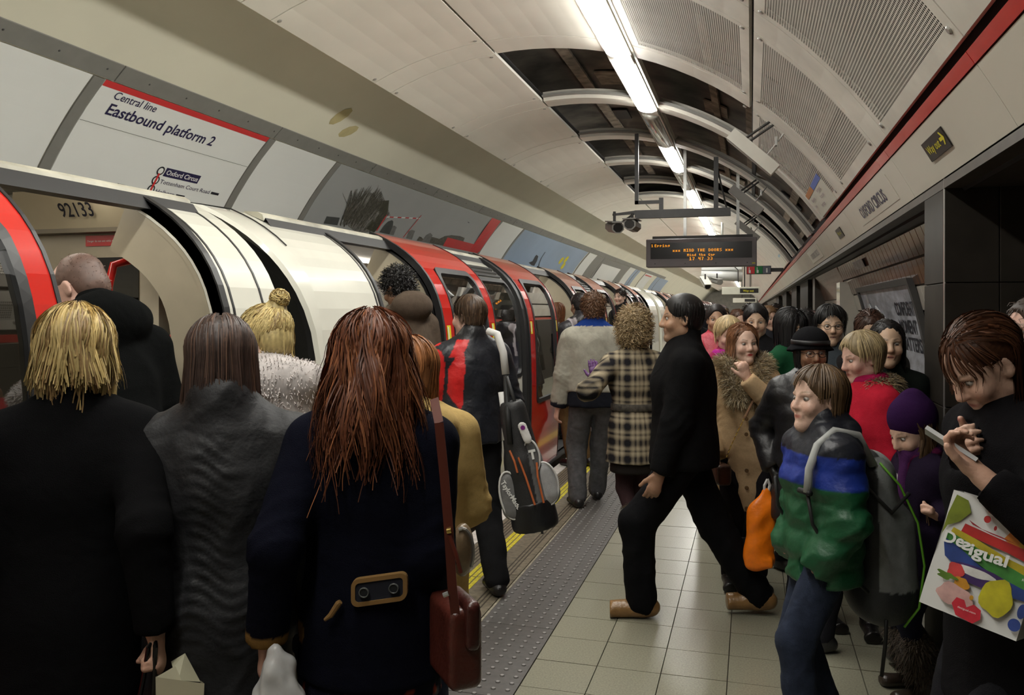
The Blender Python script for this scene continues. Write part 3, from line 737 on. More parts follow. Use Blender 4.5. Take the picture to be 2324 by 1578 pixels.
polyline('route_line', [(5.866, -55.26), (5.866, -60)], .022, mAdRed, .0122, sg)
for a in (-55.26, -56.76, -58.2, -59.6):
    v, f = disc_poly(0, 0, .042, .042, 18); decal('station_ring', (v, f), mInk, lambda u, w_: cyl(RW-.0127, a+math.degrees(w_/RW), 5.866+u), sg)
    v, f = disc_poly(0, 0, .028, .028, 18); decal('station_disc', (v, f), mWhiteSign, lambda u, w_: cyl(RW-.0131, a+math.degrees(w_/RW), 5.866+u), sg)
poly('name_box', [(5.918, -54.57), (6.368, -54.57), (6.368, -55.93), (5.918, -55.93)], mNavy, .0125, sg)
fit_text('sign_text', 'Oxford Circus', .41, .046, mWhitePrint, lambda u, v: cyl(RW-.0135, -55.6+math.degrees(v/RW), 5.94+u), sg, bold=.001)
fit_text('sign_text', 'Tottenham Court Road', .665, .040, mNavy, wp(5.925, -57.1), sg)
fit_text('sign_text', 'Holborn', .23, .040, mNavy, wp(5.93, -58.63), sg)
for y, a in ((6.612, -56.85), (6.187, -58.38)): poly('line_key', [(y, a+.2), (y+.115, a+.2), (y+.115, a-.2), (y, a-.2)], mInk, .0125, sg)
# grey sky advertisement
ad = board('advertising_poster', 8.33, 14.45, mSky, 'wide grey sky poster with bare tree, towers and red logo corner', 'poster')
tree = [(9.045, -56.13), (8.966, -54.74), (9.075, -54.04), (9.04, -51.82), (9.061, -50.13), (9.091, -48.6), (9.189, -47.31), (9.287, -46.62), (9.491, -47.11), (9.704, -48.26), (9.873, -48.55), (10.012, -49.99), (10.136, -52.01), (10.214, -54.13), (10.214, -57.13), (10.144, -58.0), (9.701, -58.87), (9.29, -57.52)]
g_ = np.random.default_rng(3); b = MB(); TRp = []
for i in range(340):                      # bare twigs fanning out from the trunks
    y0 = g_.uniform(9.15, 10.1); a0 = g_.uniform(-58, -52); L_ = g_.uniform(.12, .42); sl_ = (y0-9.62)*.9+g_.normal()*.25; y1 = y0+sl_*L_; a1 = a0+L_*math.degrees(1/RW)*1.0
    if a1 > -46.7-abs(y1-9.4)*7: a1 = -46.7-abs(y1-9.4)*7
    w_ = .010; b.add([cyl(RW-.0125, a0, y0-w_), cyl(RW-.0125, a0, y0+w_), cyl(RW-.0125, a1, y1+w_*.3), cyl(RW-.0125, a1, y1-w_*.3)], [(0, 1, 2, 3)])
tag(b.build('tree_twigs', mTreePr, ad), kind='stuff')
poly('tree_crown', [(9.62+(y-9.62)*.72, -58+(a+58)*.78) for y, a in tree], M('tree_haze_print', (.16, .155, .14), rough=.4, var=.5, vs=24), .0115, ad)
poly('dark_poplar', [(9.747, -50.44), (9.964, -49.6), (10.136, -52.01), (10.214, -54.13), (10.183, -55.7), (10.129, -57.79), (9.87, -57.34), (9.859, -52.91)], mTreeDk, .0135, ad)
poly('low_wall_print', [(8.766, -56.5), (9.072, -56.18), (9.116, -57.87), (8.79, -58.1)], mGherk, .0122, ad)
for i in range(9): poly('goal_bar', [(10.18+i*.115, -53.45+.2*i), (10.18+(i+1)*.115, -53.25+.2*i), (10.18+(i+1)*.115, -53.55+.2*i), (10.18+i*.115, -53.75+.2*i)], mAdRed if i % 2 else mWhitePrint, .0125, ad)
polyline('goal_post', [(11.192, -50.9), (11.075, -57.5)], .02, mAdRed, .0125, ad); polyline('goal_post', [(10.177, -53.0), (10.17, -57.3)], .03, mAdRed, .014, ad)
poly('rounded_tower', [(10.269, -57.5), (10.295, -55.6), (10.334, -54.51), (10.414, -53.96), (10.48, -54.21), (10.545, -55.24), (10.593, -57.5)], mGherk, .0128, ad)
for p in ([(10.596, -57.5), (10.534, -55.52), (10.582, -55.12), (10.687, -55.36), (10.737, -57.5)], [(11.181, -57.6), (11.126, -55.73), (11.2, -55.14), (11.331, -55.22), (11.396, -57.6)], [(11.774, -57.5), (11.792, -55.66), (11.89, -54.77), (12.03, -55.25), (12.079, -57.5)]): poly('tower_block', p, mTower, .0122, ad)
poly('tree_line', [(11.576, -57.6), (11.592, -56.42), (11.668, -56.43), (11.774, -56.82), (12.074, -55.75), (12.368, -55.85), (12.518, -54.7), (12.756, -53.98), (13.133, -53.63), (13.393, -53.83), (13.448, -55.2), (12.761, -57.5)], mTreePr, .0118, ad)
poly('red_corner', [(13.907, -45.4), (14.441, -45.4), (14.5, -57.6), (14.0, -57.6), (14.0, -55.0)], mAdRed, .0125, ad); poly('red_foot', [(14.02, -57.6), (12.681, -57.6), (12.659, -54.9), (14.02, -55.0)], mAdRed, .0125, ad)
decal('logo_ring', disc_poly(0, 0, .2, .2, 28), mSilver, lambda u, v: cyl(RW-.014, -50.5+math.degrees(v/RW), 14.245+u*.95), ad)
decal('logo_drop', disc_poly(0, 0, .125, .13, 24), mAdRed, lambda u, v: cyl(RW-.0152, -50.7+math.degrees(v/RW), 14.245+u*.9), ad)
decal('logo_tail', ([(.02, .10), (.15, .17), (.1, .19), (.0, .14)], [(0, 1, 2, 3)]), mAdRed, lambda u, v: cyl(RW-.0155, -50.5+math.degrees(v/RW), 14.245+u), ad)
fit_text('ad_text', 'There is a better way', 1.15, .09, mWhitePrint, wp(12.78, -57.2), ad, bold=.001)
poly('bird_print', [(12.96, -48.8), (13.02, -48.98), (13.05, -48.85), (13.07, -49.0), (13.14, -48.92), (13.08, -49.2)], mInk, .0125, ad)
board('blank_wall_panel', 14.56, 16.0, mWhiteSign, 'narrow blank panel between the grey and blue sky posters', 'panel')
ad2 = board('advertising_poster', 16.11, 22.9, mBlueSky, 'pale blue sky poster with dark chair and yellow leaves', 'poster')
poly('chair_print', [(18.041, -57.12), (18.272, -56.16), (18.21, -54.08), (18.246, -53.3), (18.47, -53.75), (18.62, -55.76), (18.637, -57.91), (18.373, -57.82)], mInk, .0125, ad2)
polyline('curved_line', [(18.771, -51.26), (18.802, -54.07), (18.931, -56.7), (19.064, -58.02)], .05, mInk, .0125, ad2)
for y, a in ((20.742, -53.03), (21.154, -51.98), (21.301, -55.19)): decal('leaf_print', disc_poly(0, 0, .16, .11, 9), mYellow, lambda u, v: cyl(RW-.0127, a+math.degrees(v/RW), y+u), ad2)
board('blank_wall_panel', 23.1, 24.3, mWhiteSign, 'white strip right of the blue sky poster', 'panel')
gp = board('grey_poster_frame', 24.3, 31.3, mGreyTrim, 'dark grey poster site with a blank white sheet', 'poster')
poly('blank_sheet', [(25.9, -48.75), (29.75, -48.75), (29.75, -59.5), (25.9, -59.5)], mWhiteSign, .0125, gp)
for y0, y1, m, lb in ((31.4, 32.8, mWhiteSign, 'small white poster beyond the grey poster site'), (32.9, 34.3, mBlueSky, 'small blue poster far along the track wall'), (36.3, 38.8, mWhiteSign, 'far white sign with red top on the track wall'), (40.6, 46.2, mBlueSky, 'far blue and brown poster on the track wall')):
    o = board('advertising_poster', y0, y1, m, lb)
    if y0 == 36.3: poly('red_band', [(36.4, -46.6), (38.7, -46.6), (38.7, -47.6), (36.4, -47.6)], mAdRed, .0125, o)
for k_, (y, a, w_, h_) in enumerate(((7.6, -35, .10, .13), (7.95, -37, .12, .09))): decal('tape_stain', disc_poly(0, 0, w_, h_, 9), M('yellowed_tape', (.5, .43, .22), rough=.6, var=.1), lambda u, v: cyl(RW-.003, a-2+math.degrees((v+u*.4)/RW), y+u), wall_left)
# ---- right side: frieze lettering
fr = lambda y0, a0, off=.006: (lambda u, v: cyl(RC-.002-off, a0-math.degrees(v/RC), y0-u))
def fsign(name, y0, y1, a0, a1, mat, label, cat='sign'):
    o = arcpanel(name, RC-(.0045 if cat == 'name' else .009), a0, a1, min(y0, y1), max(y0, y1), mat, None, .002 if cat == 'name' else .006, n=3, gap=0); cat = 'sign'; tag(o, label, cat); return o
ws = fsign('way_out_sign', 3.865, 4.265, 59.42, 61.18, mSignBlk, 'black and yellow Way out sign with arrow on the near frieze')
fit_text('sign_text', 'Way out', .24, .04, mYellowTx, fr(4.225, 60.62, .0085), ws, bold=.0006)
decal('arrow', ([(0, .008), (.05, .008), (.03, .03), (.05, .03), (.08, 0), (.05, -.03), (.03, -.03), (.05, -.008), (0, -.008)], [(0, 1, 7, 8), (1, 2, 3, 4), (4, 5, 6, 7), (1, 4, 7)]), mYellowTx, fr(3.965, 60.2, .0085), ws)
ox = fsign('station_name_plate', 5.3, 6.95, 58.9, 62.0, mFrieze, 'station name OXFORD CIRCUS lettered on the frieze', 'name')
fit_text('sign_text', 'OXFORD CIRCUS', 1.14, .084, mNavy, fr(6.74, 61.25, .0045), ox, bold=.0022)
s2 = fsign('way_out_sign', 8.12, 8.5, 59.65, 61.4, mSignBlk, 'smaller dark sign on the frieze beyond the station name')
fit_text('sign_text', 'Way out', .26, .04, mYellowTx, fr(8.45, 60.8, .0085), s2)
s3 = fsign('station_name_plate', 10.6, 12.3, 58.9, 62.0, mSignCream, 'second station name plate further along the frieze')
fit_text('sign_text', 'OXFORD CIRCUS', 1.15, .078, mNavy, fr(12.0, 61.2, .0085), s3)
dg = arcpanel('line_diagram', RC-.006, 52.25, 56.4, 7.32, 8.74, mSignCream, None, .005, n=5); tag(dg, 'line diagram panel with blue and orange blocks on the curved ceiling edge', 'sign')
for y0, y1, m in ((7.33, 8.05, mBlueLine), (8.08, 8.73, mOrange)):
    o = arcpanel('colour_block', RC-.0065, 51.3, 52.25, y0, y1, m, dg, .004, n=2, gap=0)
for i, (y, a, t) in enumerate(((7.5, 53.2, 'Northbound'), (7.55, 54.3, 'Victoria'), (8.15, 53.4, 'Bakerloo'), (8.2, 54.5, 'line'), (7.8, 55.3, 'Interchange'))):
    fit_text('diagram_text', t, .28 if i != 3 else .12, .035, M('purple_print', (.2, .1, .16), rough=.5, var=0), lambda u, v: cyl(RC-.0125, a-math.degrees(v/RC), y+.4-u), dg)
d2 = arcpanel('line_diagram', RC-.006, 51.5, 56.4, 17.2, 18.7, mSignCream, None, .005, n=4); tag(d2, 'smaller line diagram panel far along the ceiling edge', 'sign')
arcpanel('colour_block', RC-.008, 51.5, 52.6, 17.3, 18.0, M('pale_blue_block', (.3, .45, .55), rough=.5), d2, .004, n=2)
# ---- poster on the tiled wall
def wr(off): return lambda y, z: (TX+math.sqrt((RR-off)**2-(z-TZ)**2), y, z)
b = MB(); f = wr(.02); zs = np.linspace(.55, 1.86, 12)
b.add([f(y, z) for y in (10.05, 7.0) for z in zs], [(i, i+1, 13+i, 12+i) for i in range(11)]); po = tag(b.build('wall_poster', M('misty_poster_print', (.3, .31, .35), rough=.3, var=.55, vs=3, stretch=(1, 1.5, 4))), 'grey framed poster with bold black capitals on the tiled wall', 'poster')
for (ya, yb, za, zb_) in ((10.13, 10.05, .5, 1.9), (7.0, 6.92, .5, 1.9)):
    b = MB(); zz = np.linspace(za, zb_, 12); b.add([wr(o)(y, z) for o in (.0, .045) for y in (ya, yb) for z in zz], [(24+i, 24+i+1, 36+i+1, 36+i) for i in range(11)]+[(i, 24+i, 25+i, i+1) for i in range(11)]+[(12+i, 13+i, 37+i, 36+i) for i in range(11)]); b.build('poster_frame', mDarkMetal, po)
b = MB(); b.add([wr(o)(y, z) for o in (0, .045) for y in (10.13, 6.92) for z in (1.85, 1.9)], [(4, 5, 7, 6), (0, 4, 6, 2), (1, 3, 7, 5)]); b.build('poster_frame_top', mDarkMetal, po)
def wtext(t, y0, z0, w_, cap): fit_text('poster_text', t, w_, cap, mInk, lambda u, v: wr(.024)(y0-u, z0+v), po, bold=.004)
wtext('CONFIDENT', 8.0, 1.61, .87, .115); wtext('MOMENT', 7.98, 1.46, .8, .115); wtext('MATTERS', 7.98, 1.315, .85, .115)
b = MB(); pl = [(9.6, 1.86), (9.54, 1.72), (9.42, 1.66), (9.28, 1.665), (9.12, 1.69), (9.0, 1.66), (8.85, 1.62), (8.6, 1.56), (8.5, 1.2), (9.3, 1.1), (9.7, 1.3), (9.75, 1.7)]
b.add([wr(.0225)(*p) for p in pl], [tuple(range(len(pl)))]); b.build('pale_figure_print', M('pale_print', (.46, .46, .48), rough=.3, var=.15, vs=6), po)
b = MB(); b.tube([wr(.024)(y, z) for y, z in ((9.54, 1.72), (9.45, 1.665), (9.36, 1.655), (9.28, 1.67))], .012, 5); b.build('ink_line', mInk, po); b = MB(); b.tube([wr(.024)(y, z) for y, z in ((9.12, 1.69), (8.95, 1.64), (8.8, 1.6), (8.68, 1.56))], .014, 5); b.build('ink_line', mInk, po)
# roundel on the far pier
rd_ = MB(); n = 40; y_ = 11.0
rd_.add([(1.04, 11.2+rr*math.cos(2*math.pi*k/n), 1.33+rr*math.sin(2*math.pi*k/n)) for rr in (.3, .2) for k in range(n)], [(k, (k+1) % n, n+(k+1) % n, n+k) for k in range(n)])
ro = tag(rd_.build('station_roundel', mAdRed), 'red station roundel on the white tiled pier', 'sign')
b = MB(); b.box((1.03, 10.85, 1.27), (1.04, 11.55, 1.39)); b.build('roundel_bar', mNavy, ro)
b = MB(); b.add([wr(.02)(y, z) for y in (9.68, 8.9) for z in (2.085, 2.165)], [(0, 1, 3, 2)]); tag(b.build('small_notice', M('pale_notice', (.4, .42, .45), rough=.4, var=.4, vs=12)), 'small pale notice on the brown tiles', 'sign')

# ---- hanging train indicator
def hang(name, lo, hi, mat, label, cat): b = MB(); b.bbox(lo, hi, .008); o = b.build(name, mat); return tag(o, label, cat)
IX0, IX1, IZ0, IZ1, IY = -1.37, .07, 2.235, 2.615, 11.35
_sk = (11.16-11.57)/(-1.37-.07)          # it hangs square to the tunnel
ind = hang('train_indicator', (IX0, IY, IZ0), (IX1, IY+.22, IZ1), M('indicator_grey', (.17, .15, .155), rough=.45, var=.05), 'hanging train indicator with amber dot-matrix text', 'display')
b = MB(); b.box((IX0+.06, IY-.004, IZ0+.11), (IX1-.06, IY, IZ1-.055)); b.build('display_window', M('display_black', (.018, .016, .016), rough=.2, var=0), ind)
b = MB(); b.box((IX0+.08, IY+.05, IZ1+.0), (IX1-.05, IY+.17, IZ1+.04)); b.build('hanging_rail', mDarkMetal, ind)
for x in (-.86, -.17): b = MB(); b.box((x-.02, IY+.09, IZ1+.03), (x+.02, IY+.13, cyl(RC, math.degrees(math.asin((x-TX)/RC)), 0)[2]+.05)); b.build('hanger', mSteel, ind)
# amber text as dot matrix: every glyph stroke sampled to dots
FONT = {'1': '010110010010010010111', 'E': '111100100111100100111', 'p': '000000110101110100100', 'i': '010000110010010010111', 'n': '000000110101101101101', 'g': '000000011101011001110', '*': '000000101010111010101', 'M': '101111111101101101101', 'I': '111010010010010010111', 'N': '110101101101101101101', 'D': '110101101101101101110', 'T': '111010010010010010010', 'H': '101101101111101101101', 'O': '010101101101101101010', 'R': '110101101110110101101', 'S': '011100100010001001110', 'd': '001001011101101101011', 't': '010010111010010010001', 'h': '100100110101101101101', 'e': '000000010101111100011', 'G': '011100100101101101011', 'a': '000000110001011101011', '7': '111001001010010010010', '4': '101101101111001001001', '5': '111100100110001001110', ' ': '0'*21, ':': '000000010000010000000', '3': '110001001010001001110'}
def led(txt, x0, z0, px_, name='led_text'):
    b = MB(); x = x0
    for ch in txt:
        gph = FONT.get(ch, '0'*21)
        for i, c in enumerate(gph):
            if c == '1':
                cx, cz = x+(i % 3)*px_, z0-(i//3)*px_*.62; h_ = px_*.36
                b.box((cx-h_, IY-.007, cz-h_*.7), (cx+h_, IY-.005, cz+h_*.7))
        x += px_*4.1
    tag(b.build(name, mAmber, ind), kind='stuff')
zt = IZ1-.075
led('1', IX0+.075, zt, .008); led('Epping', IX0+.12, zt, .0085); led('*** MIND THE DOORS ***', IX0+.36, zt-.068, .0088); led('Mind the Gap', IX0+.55, zt-.133, .0075); led('17 47 33', IX0+.58, zt-.18, .0095)
for i in range(4): b = MB(); b.lathe([(.008, 0), (.008, .004)], n=8); o = b.build('screw', mDarkMetal, ind); o.location = (IX0+.12+.4*i, IY-.002, IZ0+.045); o.rotation_euler = (math.pi/2, 0, 0)
b = MB(); b.box((IX1-.06, IY-.003, IZ0+.03), (IX1-.02, IY, IZ0+.045)); b.build('yellow_tag', mYellowTx, ind)
# ---- black bar with two cameras
YC = 10.45
bar = tag(MB().box((-1.4, YC-.04, 2.80), (-.24, YC+.04, 2.90)).build('camera_bar', mDarkMetal), 'black hanging bar carrying two platform cameras', 'camera mount')
b = MB(); b.box((-1.40, YC-.025, 2.98), (-1.355, YC+.025, 3.86)); b.box((-1.40, YC-.025, 2.98), (-1.06, YC+.02, 3.02)); b.box((-1.10, YC-.02, 2.87), (-1.05, YC+.02, 3.05)); b.build('hanger', mDarkMetal, bar)
b = MB(); b.box((-.44, YC-.025, 2.88), (-.385, YC+.025, 3.52)); b.tube([(-.40, YC, 3.4), (-.29, YC, 2.9)], .012, 6); b.build('hanger', mDarkMetal, bar)
b = MB(); b.add([(-1.68, YC-.02, 2.845), (-1.38, YC-.03, 2.86), (-1.38, YC+.03, 2.86), (-1.68, YC+.02, 2.845), (-1.68, YC-.02, 2.87), (-1.38, YC-.03, 2.9), (-1.38, YC+.03, 2.9), (-1.68, YC+.02, 2.87)], [(0,3,2,1),(4,5,6,7),(0,1,5,4),(1,2,6,5),(2,3,7,6),(3,0,4,7)]); b.build('bar_arm', mDarkMetal, bar)
b = MB(); b.tube([(-1.40, YC, 2.87), (-1.62, YC-.02, 2.72)], .014, 6); b.build('brace', mDarkMetal, bar)
def cctv(x, y, z, yaw, pitch, label, m1, L=.34, w_=.075, scale=1.0, post=.12):
    root = empty('surveillance_camera', (x, y, z)); R = Matrix.Rotation(yaw, 4, 'Z') @ Matrix.Rotation(pitch, 4, 'X')
    def tr(b): b.v = [tuple(R @ Vector(p)*scale) for p in b.v]; return b
    o8 = [(w_*math.cos(math.pi/8+k*math.pi/4)*1.1, w_*math.sin(math.pi/8+k*math.pi/4)) for k in range(8)]
    b = MB(); b.prism([(a, -L/2, c) for a, c in o8], (0, L, 0)); tr(b).build('housing', m1, root)
    b = MB(); b.prism([(a*.78, -L/2-.006, c*.78) for a, c in o8], (0, .01, 0)); tr(b).build('lens_window', mSignBlk, root)
    b = MB(); b.box((-w_*1.15, -L/2-.03, w_*.8), (w_*1.15, L/2*.9, w_*.98)); tr(b).build('sun_shield', m1, root)
    b = MB(); b.tube([(0, 0, w_*scale*.8), (0, 0, (w_+post)*scale)], .018*scale, 8); b.build('mount', mDarkMetal, root)
    return tag(root, label, 'camera')
cctv(-1.655, YC-.02, 2.70, math.radians(24), math.radians(8), 'left camera with yellow label on the black bar', mCamGrey)
cctv(-1.43, YC-.02, 2.715, math.radians(-4), 0, 'right camera on the black bar, facing the viewer', mCamGrey, post=.08)
# ---- boxy lights/speakers on the right of the vault
def soffit_box(y, a, label, m, s_=1.0):
    c = Vector(cyl(RC-.27, a, y)); root = empty('wall_speaker', c); ar = math.radians(a); t = Vector((math.cos(ar), 0, -math.sin(ar))); n = Vector((-math.sin(ar), 0, -math.cos(ar)))
    L, w_, h_ = .235, .06, .05
    def pt(u, v, w2): return c+t*u+Vector((0, 1, 0))*v+n*w2
    b = MB(); b.add([pt(u, v, k) for u in (-L, L) for v, k in ((-w_, -h_), (w_, -h_), (w_*.8, h_), (-w_*.8, h_))], [(0,1,2,3), (7,6,5,4), (0,4,5,1), (1,5,6,2), (2,6,7,3), (3,7,4,0)]); part_at(b.build('case', m), root)
    b = MB(); b.add([pt(u, v, k) for u, v, k in ((-L*.95, -w_*.7, h_+.003), (L*.95, -w_*.7, h_+.003), (L*.95, w_*.7, h_+.003), (-L*.95, w_*.7, h_+.003))], [(0, 1, 2, 3)]); part_at(b.build('front', M('pale_front', (.42, .42, .4), rough=.3)), root)
    for u in (-.12, -.08):
        b = MB(); b.tube([pt(u, .0, -h_), pt(u+.02, 0.02, -.15), pt(u+.05, .03, -.27)], .012, 6); part_at(b.build('cable', mDarkMetal), root)
    b = MB(); b.tube([pt(.1, 0, -h_), pt(.09, .02, -.18), pt(.08, .03, -.27)], .008, 6); b.box(pt(.05, -.03, -.20), pt(.11, .03, -.16)); part_at(b.build('bracket', mSteel), root)
    return tag(root, label, 'speaker', 'boxes fixed along the right of the vault')
soffit_box(7.05, 42.5, 'pale box with two cables on the perforated ceiling panel', mCamWhite)
soffit_box(10.6, 40.5, 'dark box under the open ceiling bays, above the frieze', mCamGrey)
soffit_box(14.6, 40.5, 'further dark box beside the hanging indicator', mCamGrey)
# ---- further hanging signs and equipment
def hsign(px, py, z, w_, h_, label, mat, d=.08):
    u = (px-1162)/FPX*z; x, y, zz = u*CS-z*SN, u*SN+z*CS, CAM_H+(705-py)/FPX*z
    b = MB(); b.bbox((x-w_/2, y, zz-h_/2), (x+w_/2, y+d, zz+h_/2), .005); o = tag(b.build('hanging_sign', mat), label, 'sign'); return o, x, y, zz
o, x, y, zz = hsign(1681, 660, 22.5, .99, .2, 'hanging cream sign with yellow Way out on black', mSignCream)
b = MB(); b.box((x-.02, y-.006, zz-.06), (x+.46, y-.001, zz+.06)); b.build('black_insert', mSignBlk, o)
fit_text('sign_text', 'Way out', .28, .06, mYellowTx, lambda u, v: (x+.06+u, y-.009, zz-.03+v), o, bold=.001)
b = MB(); b.tube([(x+.1, y+.04, zz+.09), (x+.1, y+.04, cyl(RC, math.degrees(math.asin((x+.1-TX)/RC)), 0)[2]+.02)], .02, 6); b.build('hanger', mDarkMetal, o)
o, x, y, zz = hsign(1690, 682, 31, .85, .17, 'smaller cream hanging sign below the Way out sign', mSignCream)
b = MB(); b.box((x+.0, y-.006, zz-.05), (x+.38, y-.001, zz+.05)); b.build('black_insert', mSignBlk, o); b = MB(); b.tube([(x-.1, y+.04, zz+.08), (x-.1, y+.04, cyl(RC, math.degrees(math.asin((x-.1-TX)/RC)), 0)[2]+.02)], .02, 6); b.build('hanger', mDarkMetal, o)
b = MB(); b.tube([(x+.2, y+.04, zz+.08), (x+.2, y+.04, cyl(RC, math.degrees(math.asin((x+.2-TX)/RC)), 0)[2]+.02)], .02, 6); b.build('hanger', mDarkMetal, o)
o, x, y, zz = hsign(1722, 613, 15.5, .44, .155, 'projecting sign with red, green and grey help-point squares', mDarkMetal)
for i, m in enumerate((mAdRed, M('help_green', (.01, .2, .05), rough=.4), M('info_grey', (.13, .14, .18), rough=.4))):
    xa = x-.21+i*.142; b = MB(); b.box((xa, y-.006, zz-.068), (xa+.136, y-.001, zz+.068)); k_ = b.build('pictogram', m, o)
    if i < 2: b = MB(); b.box((xa+.03, y-.009, zz-.055), (xa+.065, y-.006, zz)); b.box((xa+.033, y-.009, zz), (xa+.045, y-.006, zz+.05)); b.build('hand_symbol', mWhitePrint, k_)
    else: fit_text('info_letter', 'i', .03, .085, mWhitePrint, lambda u, v: (xa+.055+u, y-.009, zz-.045+v), k_, bold=.004)
b = MB(); b.box((x+.2, y+.02, zz-.035), (x+.44, y+.06, zz+.035)); b.build('bracket_arm', mDarkMetal, o)
# white ventilation casing with two cameras beyond the indicator
z_ = 19.0; x, y = pp_ = ((1638-1162)/FPX*z_*CS-z_*SN, (1638-1162)/FPX*z_*SN+z_*CS); zz = CAM_H+(705-612)/FPX*z_
o = tag(MB().bbox((x-.46, y, zz-.02), (x+.46, y+.6, zz+.35), .02).build('ventilation_casing', mWhiteSign), 'white ventilation casing with pipe hung behind the indicator', 'duct')
b = MB(); b.tube([(x-.46, y+.1, zz-.1), (x+.46, y+.1, zz-.16)], .12, 12); b.build('white_pipe', mWhiteSign, o, smooth=True)
b = MB(); b.tube([(x-.05, y-.02, zz+.14), (x+.25, y-.03, zz+.1), (x+.36, y-.03, zz-.02), (x+.36, y-.02, zz-.3)], .012, 6); b.build('cable', mDarkMetal, o)
b = MB(); b.tube([(x, y+.3, zz+.3), (x, y+.3, zz+1.3)], .03, 6); b.build('hanger', mSteel, o)
cctv(x-.36, y-.15, zz-.30, math.radians(20), math.radians(28), 'white camera angled down under the ventilation casing', mCamWhite, scale=1.0, L=.42)
cctv(x-.1, y-.15, zz-.27, math.radians(-150), math.radians(-10), 'camera turned away under the ventilation casing', mCamGrey, scale=.9)
